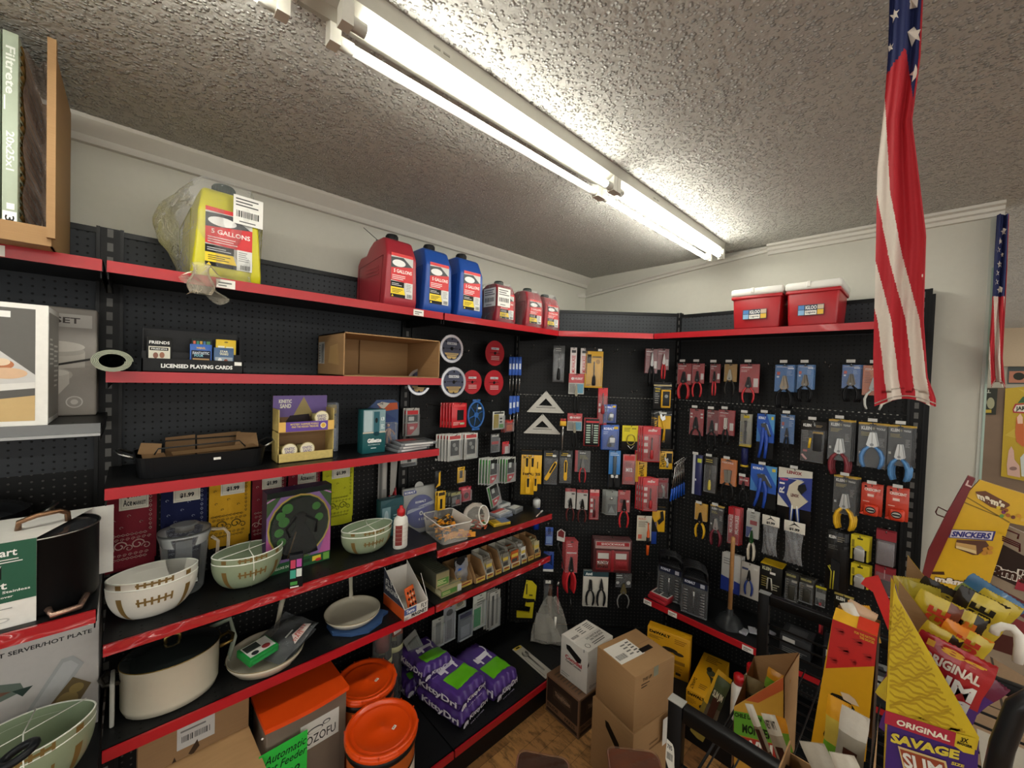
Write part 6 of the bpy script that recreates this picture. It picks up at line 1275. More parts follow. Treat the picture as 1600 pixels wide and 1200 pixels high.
item('D', (866, 904, 878, 958), 'free', 'slim ratchet with dark red grip hanging above the white box', 'ratchet', inner=lambda b, w, h: (b.tube([(w*.6, 0, 0), (w*.5, 0, h*.3), (w*.4, 0, h*.55), (w*.4, 0, h*.78)], [.009, .010, .006, .005], M('#7a1624', .35), 8), b.disc((w*.45, -.006, h*.85), .009, CHR, 14), b.tube([(w*.45, 0, h*.78), (w*.45, 0, h*.92)], .008, CHR, 8)), name='ratchet')
item('D', (888, 932, 898, 967), 'free', 'thin bent wire tool with round head near the foot of the corner board', 'tool', inner=lambda b, w, h: (b.tube([(w, 0, 0), (w*.4, 0, h*.6), (w*.3, 0, h*.9)], .002, HK, 6), b.disc((w*.3, -.003, h*.92), .009, GUN, 12)), name='tool', hooked=False, off=.03)
# fan of combination wrenches
for i in range(6):
    def wr(b, w, h, i=i):
        T0 = b.T; b.T = T0 @ Matrix.Rotation(.10-.03*i, 4, 'Y')
        b.tube([(w*.5, 0, 0), (w*.5, 0, h*.32)], .007, M('#1c52b8', .35), 8, flat=.5); b.tube([(w*.5, 0, h*.32), (w*.5, 0, h*.9)], .0045, CHR, 6, flat=.5)
        b.tube([(w*.5+.010*math.cos(a), 0, h*.95+.012*math.sin(a)) for a in [-1.2+.5*k for k in range(10)]], .0035, CHR, 6); b.T = T0
    item('D', (1046+4.2*i, 722-1.5*i, 1052+4.2*i, 783-2*i), 'free', ('blue-handled combination wrench, %s in the fan of six' % ('first and lowest', 'second', 'third', 'fourth', 'fifth', 'last and rightmost')[i]), 'wrench', inner=wr, name='combination_wrench', hooked=i in (0, 5), off=.16-.018*i)
for (x, y) in ((965, 548), (992, 549), (995, 612), (982, 647), (834, 541), (932, 707), (912, 828), (1012, 905), (1022, 907), (861, 767), (876, 767), (920, 610), (822, 618)): empty_hook('D', x, y, .11)
# spade bits at the join of left run and corner
def spade(b, w, h):
    b.tube([(w*.5, 0, 0), (w*.5, 0, h*.45)], .0028, CHR, 6); b.box(0, w, -.004, .004, h*.45, h*.97, M('#1f54b4', .4), .002); b.box(w*.2, w*.8, -.005, -.003, h*.62, h*.78, M('#c9d4e4', .4))
for i in range(4): item('D', (795+5*i, 556, 799.5+5*i, 611), 'free', ('blue-sleeved spade bit, %s of the upper row' % ('first', 'second', 'third', 'last')[i]), 'drill bit', inner=spade, name='spade_bit', hooked=i in (0, 3), off=.13)
for i in range(3): item('D', (795+5.5*i, 617, 800+5.5*i, 672-3*i), 'free', ('blue-sleeved spade bit, %s of the lower row' % ('first', 'middle', 'last')[i]), 'drill bit', inner=spade, name='spade_bit', hooked=i in (0, 2), off=.13)
# ---------------------------------------------------------------- narrow left bay (L)
def blade(rim, face, face2, lb):
    def f(b, w, h):
        R_ = h/2; cx = w/2; n = 48; pts = []
        for i in range(n*2):
            a = PI*i/n; r = R_ if i % 2 else R_*.955
            pts.append((cx+r*math.cos(a), R_+r*math.sin(a)))
        b.prism(pts, 0, .002, M(rim, .25, metal=.7) if rim != face else M(rim, .4))
        b.disc((cx, -.0006, R_), R_*.80, M(face, .35), 40)
        if face2:
            b.poly([(cx-R_*.6, R_*.7), (cx+R_*.6, R_*.7), (cx+R_*.3, R_*.3), (cx-R_*.3, R_*.3)], face2, 0, 2)
            for k in range(8):
                a = 2*PI*k/8; b.disc((cx+R_*.68*math.cos(a), -.001, R_+R_*.68*math.sin(a)), R_*.07, '#17171a', 8)
        b.rect(cx-R_*.4, R_*1.28, cx+R_*.4, R_*1.44, '#d8dade', 0, 2); b.text(lb, cx-R_*.36, R_*1.31, cx+R_*.36, R_*1.41, '#2a2a3a', 0, 3)
        b.rect(cx-R_*.55, R_*1.0, cx+R_*.5, R_*1.03, '#17171a', 0, 2); b.disc((cx, -.0012, R_), R_*.12, '#0c0c0c', 16)
        for k in range(3): b.rect(cx-R_*.4, R_*(.72-.12*k), cx+R_*.45, R_*(.76-.12*k), '#e0c8c4' if not face2 else '#4a4a5a', 0, 3)
    return f
def blades(cx, cy, ry, col, lb, nm, n=1, off=.16, behind=None):
    o, d, nn, rz = panel_frame('L'); p = onplane(cx, cy, o-nn*off, nn); r = abs(onplane(cx, cy-ry, o-nn*off, nn).z-p.z)
    t = thing('saw_blade', nm, 'saw blade', (p.x-r, p.y, p.z-r), 0)
    b = MB(); blade(*col, lb)(b, 2*r, 2*r); b.build('blade_disc', t)
    for i in range(1, n): dup(t, label=behind, group=behind[:50], offset=(.004*i, .012*i, 0))
    hook('L', Vector((p.x, YB, p.z)), off+.03, nn, 0)
SIL = ('#c9c9cc', '#3e4258', '#b89a5a'); RDB = ('#a81c26', '#a81c26', None)
blades(706, 545, 22.5, SIL, 'KOBALT', 'silver saw blade with dark blue face, upper one right of the empty carton', 2, behind='silver saw blade behind the upper one')
blades(709, 597, 24, SIL, 'KOBALT', 'silver saw blade with blue and tan face, below the upper silver one', 3, behind='silver saw blade behind the lower front one')
blades(655, 597, 21, SIL, 'KOBALT', 'silver saw blade mostly hidden behind the second shelf end')
blades(773.5, 552, 20, RDB, 'DIABLO', 'red saw blade hanging highest, alone above the pair', off=.10)
blades(738, 597, 19, RDB, 'DIABLO', 'red saw blade just right of the lower silver one', off=.12)
blades(772, 598, 20, RDB, 'DIABLO', 'red saw blade at right of the lower row', off=.10)
MLW = [('r', .1, .78, .9, .92, '#c02028'), ('r', .12, .5, .88, .76, '#1c1e1c'), ('r', .2, .55, .6, .7, '#d0d0cc'), ('p', [(.1, .45), (.9, .45), (.85, .3), (.4, .05), (.12, .05)], '#b02830'), ('r', .3, .24, .6, .34, '#e0c8c4')]
item('L', (634, 638, 655, 681), 'card', 'rounded blister with black and red label, right of the flat cases', 'blade pack', n=2, col='#b0aca6', deco_=MLW, off=.10, behind='second rounded black and red blister on its hook', dx=-.008)
item('L', (706, 630, 729, 668), 'card', 'bright red pack with black tool window, front of a stack of five', 'blade pack', n=5, col='#c8202a', deco_=[('r', .35, .3, .8, .72, '#161618'), ('r', .1, .85, .9, .95, '#d84a4a'), ('l', .1, .1, .6, .25, '#e8c0bc', 3), ('r', .55, .12, .85, .2, '#a8c0a0')], off=.12, behind='bright red pack behind the front one of the stack of five', dx=-.010, shell=False)
def ring(b, w, h):
    BL = M('#2a62a8', .4); cx, cz = w/2, h/2
    b.tube([(cx+w*.42*math.cos(a), -.006, cz+h*.42*math.sin(a)) for a in [i*2*PI/32 for i in range(32)]], .007, BL, 6, closed=True)
    b.disc((cx, -.003, cz), w*.36, M('#20303c', .4), 28, ry=h*.36)
    for k in range(6):
        a = PI*k/3+.3; b.tube([(cx, -.006, cz), (cx+w*.36*math.cos(a), -.006, cz+h*.36*math.sin(a))], .004, BL, 5)
    b.disc((cx, -.010, cz), w*.12, BL, 14); b.box(cx-w*.2, cx+w*.2, -.010, -.003, h*.93, h, BL, .002); b.box(cx-w*.2, cx+w*.2, -.010, -.003, 0, h*.07, BL, .002); b.rect(cx+w*.1, h*.68, cx+w*.28, h*.74, '#d8d8d4', -.006)
item('L', (728, 624, 757, 672), 'free', 'blue spoked oval wheel in the narrow bay, right of the red packs', 'wheel', inner=ring, name='trimmer_wheel', off=.11)
item('L', (770, 643, 788, 671), 'card', 'small white card with olive panel and green foot', 'pack', col='#d8d8d0', deco_=[('r', .08, .08, .5, .85, '#b09a28'), ('r', .55, .08, .92, .3, '#4a9a3a'), ('e', .7, .6, .12, .05, '#2a2e30'), ('e', .7, .42, .12, .05, '#2a2e30'), ('r', .1, .87, .9, .96, '#3a3c3a')], off=.10)
item('L', (787, 656, 802, 675), 'card', 'tiny orange and red card beside the spade bits', 'pack', n=2, col='#8a2a24', deco_=[('r', .3, .1, .9, .6, '#d05a24'), ('r', .35, .7, .85, .9, '#c9302a')], off=.10, behind='tiny red card behind the one beside the spade bits', dx=-.006)
WHC = [('r', .1, .82, .9, .95, '#b8484a'), ('r', .18, .2, .82, .78, '#262a28'), ('e', .45, .6, .12, .08, '#8a8c86'), ('e', .6, .45, .12, .08, '#8a8c86'), ('r', .15, .05, .85, .15, '#c8ccc4')]
item('L', (700, 679, 721, 720), 'card', 'white-framed blade pack, front of the left white cluster', 'blade pack', n=5, col='#c9c8c2', deco_=WHC, off=.14, behind='white-framed blade pack behind the front one of the left cluster', dx=-.011)
item('L', (726, 677, 746, 717), 'card', 'white-framed blade pack, front of the right white cluster', 'blade pack', n=4, col='#c9c8c2', deco_=WHC, off=.13, behind='white-framed blade pack behind the front one of the right cluster', dx=-.010)
item('L', (767, 678, 780, 707), 'card', 'grey card with small red band and row of bits', 'bit set', col='#5a5c5c', deco_=[('r', .1, .45, .9, .6, '#c03a3c'), ('r', .1, .85, .9, .95, '#b8b8b4'), ('l', .15, .1, .85, .4, '#1c1c1c', 4)], off=.10)
item('L', (785, 690, 795, 709), 'card', 'tiny red and white tool card near the corner', 'pack', col='#c42a30', deco_=[('r', .4, .0, .9, .6, '#d8d4d0')], off=.09)
GRC = [('r', .06, .06, .2, .94, '#3a8a3a'), ('r', .24, .38, .9, .94, '#1c1e1c'), ('r', .35, .6, .6, .8, '#c8ccc8'), ('p', [(.24, .34), (.92, .34), (.8, .2), (.5, .06), (.24, .06)], '#c2303a'), ('r', .4, .18, .66, .26, '#e8dcd8')]
item('L', (762, 716, 778, 757), 'card', 'clear pack with red foot and green edge, front of the left stack', 'blade pack', n=4, col='#b8bab4', deco_=GRC, off=.16, behind='red and clear pack behind the front one of the left stack', dx=-.012)
item('L', (789, 715, 805, 754), 'card', 'clear pack with red foot and green edge, front of the right stack', 'blade pack', n=5, col='#b8bab4', deco_=GRC, off=.14, behind='green-edged pack behind the front one of the right stack', dx=-.012)
t = item('L', (768, 757, 785, 793), 'card', 'green-edged pack hanging tilted below the left stack', 'blade pack', col='#b8bab4', deco_=GRC, off=.12, hooked=False); t.rotation_euler = (0, -.30, 0)
item('L', (680, 736, 689, 763), 'card', 'slim black and yellow card under the white clusters', 'blade pack', col='#17181a', deco_=[('p', [(.1, .05), (.9, .15), (.9, .95), (.6, .95), (.6, .3)], '#d8a81c')], off=.12, shell=False)
item('L', (715, 730, 726, 754), 'card', 'small yellow and black bit card hanging on its own', 'bit set', col='#dcae1c', deco_=[('r', .3, .3, .7, .8, '#1a1a1a'), ('r', .1, .85, .9, .95, '#b98a14')], off=.12)
item('L', (684, 768, 696, 797), 'card', 'narrow yellow card above the clear tub', 'blade pack', n=2, col='#dcae1c', deco_=[('r', .3, .08, .6, .6, '#1a1a1a'), ('r', .1, .78, .9, .95, '#3a3020')], off=.13, shell=False, behind='narrow yellow card behind the one above the clear tub', dx=-.006)
item('L', (704, 768, 720, 790), 'card', 'dark card with olive heading, front of a row above the clear tub', 'pack', n=6, col='#222420', deco_=[('r', .05, .72, .95, .95, '#8d8a5a'), ('r', .15, .2, .6, .6, '#6a6a66'), ('r', .5, .1, .9, .4, '#a83028')], off=.12, behind='dark card behind the front one of the olive-headed row', dx=-.012)
item('L', (721, 761, 736, 783), 'card', 'pinkish red card above the bubble bowl', 'pack', n=2, col='#b02438', deco_=[('e', .5, .4, .25, .22, '#4a1018'), ('r', .1, .8, .9, .92, '#d86a74')], off=.12, behind='pinkish red card behind the one above the bubble bowl', dx=-.008)
for (x, y) in ((668, 655), (690, 635), (733, 550), (745, 640), (770, 628), (668, 700), (700, 738), (741, 735), (760, 682)): empty_hook('L', x, y, .16)
# below the bin box shelf
LOW = [((675, 966, 694, 1011), 'white card with long grey part, left in the row above the litter bags', '#9a9a94', [('r', .3, .1, .7, .85, '#6c6e6c')]), ((693, 946, 711, 1002), 'tall grey plastic pack with round hole near its top', '#84848a', [('e', .5, .8, .28, .09, '#4a4a4c'), ('r', .3, .08, .7, .6, '#6a6a70')]), ((716, 956, 738, 998), 'blue-grey clear blister pack above the litter bags', '#6d747c', [('r', .2, .1, .8, .5, '#8a929a'), ('r', .1, .8, .9, .95, '#3a3a50')]), ((739, 929, 759, 981), 'white card with vivid green panel below the bin boxes', '#c2c6bc', [('r', .08, .08, .6, .62, '#1c8a50'), ('l', .3, .68, .9, .9, '#6a6e68', 3), ('r', .68, .1, .85, .8, '#9aa098')]), ((765, 924, 781, 981), 'white slotted card at the right end of the row below the bin boxes', '#bebcb4', [('r', .2, .1, .4, .9, '#4a4a48'), ('r', .6, .1, .8, .9, '#8a8a86')])]
for bb, lb, c, dd in LOW: item('L', bb, 'card', lb, 'hardware pack', n=3 if bb[0] == 765 else 1, col=c, deco_=dd, off=.13, behind='white slotted card behind the rightmost one below the bin boxes', dx=-.010, name='hardware_pack')
t = item('L', (648, 984, 668, 1030), 'card', 'grey pack with yellow foot hanging askew beside the litter bags', 'hardware pack', col='#6c6c68', deco_=[('r', .2, .2, .8, .8, '#55564f'), ('r', .2, .0, .8, .08, '#b8a050')], off=.15, name='hardware_pack'); t.rotation_euler = (0, -.45, 0)
item('L', (710, 937, 727, 950), 'card', 'small tan card tucked under the shelf edge', 'hardware pack', col='#a39c84', deco_=[('e', .5, .5, .3, .3, '#6a6252')], off=.10, name='hardware_pack')
item('L', (626, 716, 651, 728), 'card', 'white-topped pack peeking out under the third shelf end', 'hardware pack', col='#3a3b3c', deco_=[('r', .0, .4, 1, 1, '#c9c9c4'), ('r', .4, .5, .65, .9, '#17171a')], off=.14, name='hardware_pack')
# ---------------------------------------------------------------- right bay (R)
P = lambda bb, lb, **k: item('R', bb, 'pliers', lb, 'pliers', **dict(dict(off=.11, scan=True), **k))
P((1058, 568, 1080, 623), 'red card with long-nose red-gripped pliers, leftmost of the top right row', col='#a01c26', hand='#c62a32', deco_=MILW, n=2, behind='red pliers card behind the leftmost of the top right row')
P((1081, 568, 1100, 620), 'red card with wide red-gripped pliers, second of the top right row', col='#a83038', hand='#c62a32', deco_=MILW)
P((1109, 569, 1125, 618), 'narrow red card with closed red-gripped pliers, third of the top right row', col='#8f1c24', hand='#c02830', deco_=MILW, sp=.010)
P((1131, 569, 1151, 618), 'tan card with silver-topped black-gripped cutter, fourth of the top right row', col='#a8802a', hand='#2a2826', jaw='#b9b4a4', frac=.56, jt=.7)
P((1155, 569, 1186, 629), 'wide red card with bowed red-gripped pliers, fifth of the top right row', col='#b0262e', hand='#c62a32', deco_=MILW, frac=.74, jt=.55, sp=.032)
P((1210, 570, 1241, 638), 'blue card with heavy black-gripped pliers, front of three in the top right row', col='#1d6fb4', hand='#101114', jaw='#8a7f70', deco_=BLUEC, frac=.62, jt=.6, n=3, behind='blue card behind the heavy black-gripped pliers', dx=.004)
P((1245, 570, 1271, 628), 'blue card with small slim pliers, beside the heavy ones', col='#1f74b8', hand='#101114', jaw='#6a6258', deco_=BLUEC, frac=.66, jt=.6, n=2, behind='blue card behind the small slim pliers', dx=.004)
P((1315, 570, 1344, 628), 'blue card with long-nose pliers left of the orange one', col='#1c62ac', hand='#101114', jaw='#5a544c', deco_=BLUEC, frac=.64, jt=.62, n=4, behind='blue card behind the long-nose pliers', dx=.005)
P((1347, 571, 1385, 640), 'orange card with pale-gripped pliers partly behind the flag', col='#c8651c', hand='#c9cbc4', jaw='#8a8a86', deco_=[('t', 'FISKARS', .1, .84, .6, .9, '#f0dcc8'), ('l', .1, .4, .4, .8, '#8a4010', 7)], frac=.68, jt=.6)
P((1077, 639, 1099, 696), 'red card with black-gripped pliers, first of the second right row', col='#a61c28', hand='#141416', deco_=[('r', .06, .78, .2, .84, '#e0d8d4'), ('r', .06, .66, .2, .72, '#e0d8d4'), ('r', .78, .78, .94, .84, '#e0d8d4'), ('r', .78, .66, .94, .72, '#e0d8d4')], frac=.72, jt=.7)
P((1104, 641, 1122, 700), 'dark red card with black-gripped pliers, second of the second right row', col='#86202a', hand='#141416', deco_=MILW, frac=.66, jt=.6)
P((1122, 641, 1147, 695), 'red card with white-jawed wrench, third of the second right row', col='#a81c28', hand='#17181a', jaw='#dcd8d2', deco_=MILW, frac=.72, jt=.7, n=2, behind='red card behind the white-jawed wrench', sp=.014, nose=.3)
item('R', (1156, 647, 1174, 698), 'card', 'grey and yellow clear pack right of the white-jawed wrench', 'tool', n=2, col='#8d8a7a', inner=lambda b, w, h: b.prism([(w*.4, h*.1), (w*.6, h*.1), (w*.62, h*.45), (w*.56, h*.5), (w*.62, h*.8), (w*.4, h*.8), (w*.46, h*.5), (w*.4, h*.45)], -.01, -.003, TK), deco_=[('r', .0, .0, 1, .08, '#c9b01c'), ('l', .05, .15, .3, .45, '#c9b01c', 4), ('r', .3, .88, .8, .96, '#c9b01c')], behind='grey and yellow pack behind the front one', scan=True)
item('R', (1157, 700, 1170, 729), 'free', 'long dark blue tube with yellow lip hanging beneath the grey pack', 'tool', inner=lambda b, w, h: (b.tube([(w*.5, 0, h*.08), (w*.5, 0, h)], w*.42, M('#1f2450', .4), 12), b.tube([(w*.5, 0, 0), (w*.5, 0, h*.10)], [w*.5, w*.46], M('#c9a81c', .4), 12)), name='tube_tool', hooked=False, off=.10)
def shears(b, w, h):
    BL = M('#2148a8', .38)
    b.prism([(w*.28, h*.78), (w*.55, h*.80), (w*.86, h*.52), (w*.82, h*.50), (w*.55, h*.62), (w*.40, h*.60)], -.016, -.004, M('#4a4c50', .3, metal=.5)); b.tube([(w*.28, -.01, h*.74), (w*.45, -.012, h*.80), (w*.62, -.012, h*.76), (w*.82, -.012, h*.55)], .0035, M('#8aa0c8', .4), 6)
    b.tube([(w*.42, -.01, h*.70), (w*.38, -.01, h*.45), (w*.30, -.01, h*.2), (w*.2, -.01, 0)], [.010, .011, .009, .008], BL, 8); b.tube([(w*.55, -.01, h*.64), (w*.62, -.01, h*.42), (w*.60, -.01, h*.2), (w*.55, -.01, 0)], [.010, .011, .009, .008], BL, 8)
SHD = [('r', 0, .35, 1, 1, '#2356b4'), ('p', [(.55, 1), (1, 1), (1, .55)], '#4f94cc'), ('t', 'KOBALT', .08, .88, .5, .94, '#e6ecf8', .05), ('r', .82, .88, .95, .95, '#d0c040'), ('p', [(0, .35), (0, .7), (.35, .35)], '#3f7cc0'), ('r', 0, 0, 1, .36, '#0f0f10')]
item('R', (1182, 647, 1209, 716), 'card', 'blue card with blue-handled shears in the second right row', 'shears', n=2, col='#16181c', inner=shears, deco_=SHD, shell=False, name='shears_pack', behind='blue shears card behind the smaller one', scan=True)
item('R', (1172, 727, 1213, 793), 'card', 'larger blue card with blue-handled shears in the third right row', 'shears', col='#16181c', inner=shears, deco_=SHD, shell=False, name='shears_pack', scan=True)
P((1219, 648, 1241, 703), 'narrow blue card with dark slender pliers below the top blue ones', col='#1c6cb0', hand='#121316', jaw='#3a3a3c', deco_=BLUEC, frac=.82, jt=.55, sp=.009)
item('R', (1250, 658, 1290, 724), 'card', 'black electrician kit pack with yellow tester, second right row', 'tool kit', n=3, col='#1d1a18', inner=lambda b, w, h: (b.box(w*.52, w*.88, -.015, -.002, h*.30, h*.72, M('#2a2a2c', .4), .004), b.box(w*.50, w*.90, -.012, -.002, h*.70, h*.76, M('#c9a020', .4), .002), b.tube([(w*.38, -.01, h*.36), (w*.42, -.01, h*.6)], .007, M('#d8b01c', .4), 8), b.tube([(w*.1, -.01, h*.2), (w*.3, -.01, h*.08)], .006, M('#c99a9a', .4), 8)), deco_=[('t', 'KLEIN', .10, .86, .42, .93, '#f0f0ec', .05), ('l', .6, .86, .92, .92, '#b8a070', 2), ('l', .1, .5, .35, .78, '#6a645c', 7), ('r', .14, .26, .3, .31, '#c05050')], behind='black kit pack behind the yellow tester one', dx=.004, name='tool_kit', scan=True)
KL = lambda bb, lb, hand, **k: item('R', bb, 'pliers', lb, 'wire stripper', col='#232422', hand=hand, jaw='#b9bab8', deco_=KLEIN, **dict(dict(frac=.74, jt=.55, off=.12, nose=.15, hr=.13, name='wire_stripper', scan=True), **k))
KL((1293, 656, 1330, 742), 'dark card with maroon-gripped wire strippers, front of three', '#7a2630', n=3, behind='dark card behind the maroon-gripped strippers', dx=.006)
KL((1340, 661, 1386, 731), 'dark card with pale blue-gripped strippers fully inside the pack', '#5a8cc4', frac=1.0, jt=.8, n=2, behind='dark card behind the pale blue enclosed strippers', dx=.005)
KL((1386, 665, 1425, 751), 'dark card with blue-gripped strippers hanging out, near the board end', '#4f86bc', n=3, behind='dark card behind the blue strippers near the board end', dx=.006)
KL((1301, 744, 1338, 827), 'dark card with bright yellow-gripped strippers, third right row', '#e0b020', n=3, frac=.72, behind='dark card behind the yellow-gripped strippers', dx=.006)
KL((1109, 790, 1130, 852), 'small dark card with maroon-gripped strippers, fourth right row', '#6f2230', n=2, frac=.7, behind='small dark card behind the maroon-gripped one of the fourth row', off=.13)
item('R', (1082, 711, 1096, 773), 'card', 'tall narrow navy and white card at the left of the third right row', 'tool', n=2, col='#232a5a', deco_=[('r', 0, 0, .28, 1, '#c0c4cc'), ('r', .5, .82, .95, .92, '#c8d048'), ('r', .3, .35, .45, .4, '#c8ccd8')], shell=False, behind='navy and white card behind the front one', scan=True)
item('R', (1100, 714, 1120, 771), 'card', 'clear dark pack with slim yellow tester right of the navy card', 'tester', n=2, col='#33322e', inner=i_driver('#c9b848', '#a9a48a', .1, .75, .14), deco_=[('l', .1, .84, .8, .95, '#c9b85a', 2)], behind='clear dark pack behind the slim yellow tester', scan=True)
P((1125, 718, 1150, 781), 'orange card with dark curved shears and black grips', col='#d87c1c', hand='#141414', jaw='#8d8a80', deco_=[('t', 'FISKARS', .1, .84, .8, .9, '#f6e4d0'), ('r', .3, .93, .7, .96, '#2a1a0a')], frac=.64, jt=.6, n=2, behind='orange card behind the dark curved shears', nose=.4)
P((1154, 745, 1170, 784), 'tiny red-labelled clip with black and red tips', col='#a81c28', hand='#17181a', jaw='#2a2a2c', frac=.34, jt=.5, deco_=[('t', 'milw', .1, .5, .9, .8, '#f0e8e6')])
def i_bigsnip(b, w, h):
    WH_ = M('#cdc5b0', .38)
    b.prism([(w*.58, h*.82), (w*.36, h*.70), (w*.30, h*.52), (w*.42, h*.40), (w*.50, h*.28), (w*.66, h*.30), (w*.92, h*.46), (w*.70, h*.56), (w*.60, h*.64), (w*.62, h*.72), (w*.78, h*.80)], -.02, -.004, WH_)
    b.prism([(w*.62, h*.72), (w*.60, h*.64), (w*.72, h*.56), (w*.86, h*.66), (w*.80, h*.76)], -.010, -.003, TK)
    b.text('LENOX', w*.42, h*.50, w*.66, h*.56, '#5a1a20', -.02, 2, .04)
    for x0, x1 in ((.46, .44), (.60, .66)): b.tube([(w*x0, -.01, h*.34), (w*(x0+x1)/2, -.01, h*.2), (w*x1, -.01, 0)], [.010, .010, .008], M('#23408c', .4), 8); b.tube([(w*(x0+.01), -.018, h*.34), (w*((x0+x1)/2+.01), -.018, h*.2), (w*(x1+.01), -.016, .01)], .004, M('#d8d8d0', .4), 6)
item('R', (1215, 733, 1268, 818), 'card', 'large navy and white card with big white tube cutter', 'tube cutter', col='#121214', inner=i_bigsnip, deco_=[('r', 0, .28, 1, 1, '#25398c'), ('p', [(0, .80), (1, .88), (1, 1), (0, 1)], '#cfccc0'), ('t', 'LENOX', .25, .90, .7, .96, '#8a1c26', .05), ('t', 'NEW', .06, .76, .3, .80, '#e04a5a', .04), ('v', 'R1', .04, .52, .2, .72, '#e8e8e4'), ('p', [(0, .28), (.35, .28), (0, .5)], '#cfccc0'), ('l', .3, .8, .8, .84, '#a9b4d8', 1)], shell=False, name='tube_cutter_pack', scan=True)
def i_tape(b, w, h):
    O = M('#c8381c', .38); b.box(w*.16, w*.86, -.03, -.002, 0, h*.36, O, .010); b.prism([(w*.16, h*.1), (w*.0, h*.05), (w*.0, h*.02), (w*.3, h*.0)], -.022, -.008, O); b.disc((w*.5, -.0305, h*.20), w*.24, '#17171a', 24, ry=h*.11); b.disc((w*.5, -.031, h*.20), w*.20, '#b8b0a4', 24, ry=h*.075); b.rect(w*.32, h*.17, w*.68, h*.22, '#17171a', -.0312)
TPD = [('t', 'CRESCENT', .15, .78, .9, .87, '#f0ddd4', .05), ('r', .3, .6, .6, .68, '#e8c8bc'), ('r', .1, .42, .4, .44, '#e8c8bc'), ('e', .2, .92, .06, .03, '#2a1410')]
item('R', (1345, 757, 1379, 805), 'card', 'orange-red tape measure on card, left one of the pair', 'tape measure', n=2, col='#c2381e', inner=i_tape, deco_=TPD, shell=False, name='tape_measure_pack', gap=.034, behind='orange-red tape measure card behind the left one', scan=True)
item('R', (1384, 763, 1420, 813), 'card', 'orange-red tape measure on card, right one of the pair', 'tape measure', n=2, col='#c2381e', inner=i_tape, deco_=TPD, shell=False, name='tape_measure_pack', gap=.034, behind='orange-red tape measure card behind the right one', scan=True)
P((1085, 787, 1104, 840), 'yellow card with thin yellow-gripped crimping pliers', col='#e0b01c', hand='#e0b01c', jaw='#1c1c1c', frac=.5, jt=.5, hr=.05, n=2, behind='yellow card behind the thin yellow-gripped pliers', off=.14)
item('R', (1137, 793, 1156, 851), 'card', 'tall double red card with white squares in the fourth right row', 'screwdriver', n=3, col='#b01c26', deco_=[('v', 'MILWAUKEE', .12, .3, .4, .8, '#f0e0dc'), ('v', 'MILWAUKEE', .6, .3, .88, .8, '#f0e0dc'), ('r', .48, .04, .52, .96, '#6a1018')], behind='tall red card behind the double one', dx=.004, off=.14)
P((1165, 799, 1185, 875), 'white, red and blue card with green-topped white-gripped snips', col='#cfcfc8', hand='#cfc9b8', jaw='#1f5a2a', frac=.55, jt=.3, deco_=[('p', [(0, .4), (.5, .4), (.2, .0), (0, 0)], '#26408c'), ('r', .3, .5, .85, .66, '#a81c28'), ('l', .3, .75, .8, .88, '#8a8a86', 2)], off=.14, sp=.016, n=2, behind='white card behind the green-topped snips')
def bagpack(b, w, h):
    b.box(0, w, -.002, .003, h*.74, h, M('#dcd8cc', .5), .001); b.poly([(w*.2, h*.86), (w*.5, h*.97), (w*.8, h*.88), (w*.5, h*.93)], '#2a2a28', -.002); b.text('$1.99', w*.25, h*.78, w*.75, h*.85, '#17171a', -.002, 2, .06)
def bag(bb, lb):
    t = item('R', bb, 'free', lb, 'bag', inner=bagpack, name='hardware_bag', iname='price_header', off=.15)
    loc, w, h, rz, d, nv = place('R', bb, .15)
    b = MB(); b.grid(lambda u, v: (w*(.5+(u-.5)*(.92-.15*math.sin(PI*v))), -.004-.018*math.sin(PI*u)*math.sin(PI*min(1, v*1.1))+.003*math.sin(20*u+9*v), h*.76*v+.004*math.sin(30*u)*(1-v)), 16, 20, clear('#c9ccd0', .30, .1, .8, 'bag')); b.build('clear_bag', t)
    b = MB(); b.grid(lambda u, v: (w*(.3+.4*u), -.004-.006*math.sin(PI*u)+.003*math.sin(12*v+8*u), h*(.12+.45*v)), 8, 10, M('#5a5c60', .4, bump=.4, vary=.4)); b.build('contents', t)
    return t
bag((1190, 806, 1217, 867), 'clear bag with white $1.99 header, left one of two'); bag((1224, 815, 1257, 881), 'clear bag with white $1.99 header, right and lower one of two')
item('R', (1290, 831, 1323, 925), 'card', 'tall black pack with yellow-edged holster near the cooler end', 'tool pack', n=3, col='#161616', inner=lambda b, w, h: (b.prism([(w*.2, h*.05), (w*.7, h*.05), (w*.72, h*.5), (w*.3, h*.55)], -.015, -.002, M('#1f2022', .5)), b.tube([(w*.15, -.016, h*.42), (w*.32, -.018, h*.34), (w*.3, -.018, h*.05)], .003, M('#c0b428', .4), 6), b.tube([(w*.45, -.018, h*.36), (w*.42, -.018, h*.05)], .003, M('#c0b428', .4), 6)), deco_=[('t', 'KLEIN', .1, .88, .45, .93, '#e6e6e2', .05), ('l', .5, .84, .92, .94, '#8a8474', 3), ('l', .1, .7, .6, .78, '#5a5a56', 3)], shell=False, behind='tall black pack behind the holster one', dx=.004)
def i_rolltape(b, w, h):
    b.lathe([(0, -.0), (h*.26, 0), (h*.26, .02), (0, .02)], M('#b4b2ac', .3), 24, (0, 0, 0)) if False else b.disc((w*.5, -.012, h*.32), w*.3, M('#a8a6a0', .3), 24, ry=h*.30); b.box(w*.22, w*.78, -.014, 0, .0, h*.5, M('#aeada8', .25, metal=.3), .004)
YT = [('r', 0, .45, 1, 1, '#d8c41c'), ('r', .35, .84, .65, .9, '#17170a'), ('r', .05, .5, .2, .8, '#8a7c10'), ('r', 0, 0, .12, .45, '#c0ae18'), ('r', .88, 0, 1, .45, '#c0ae18')]
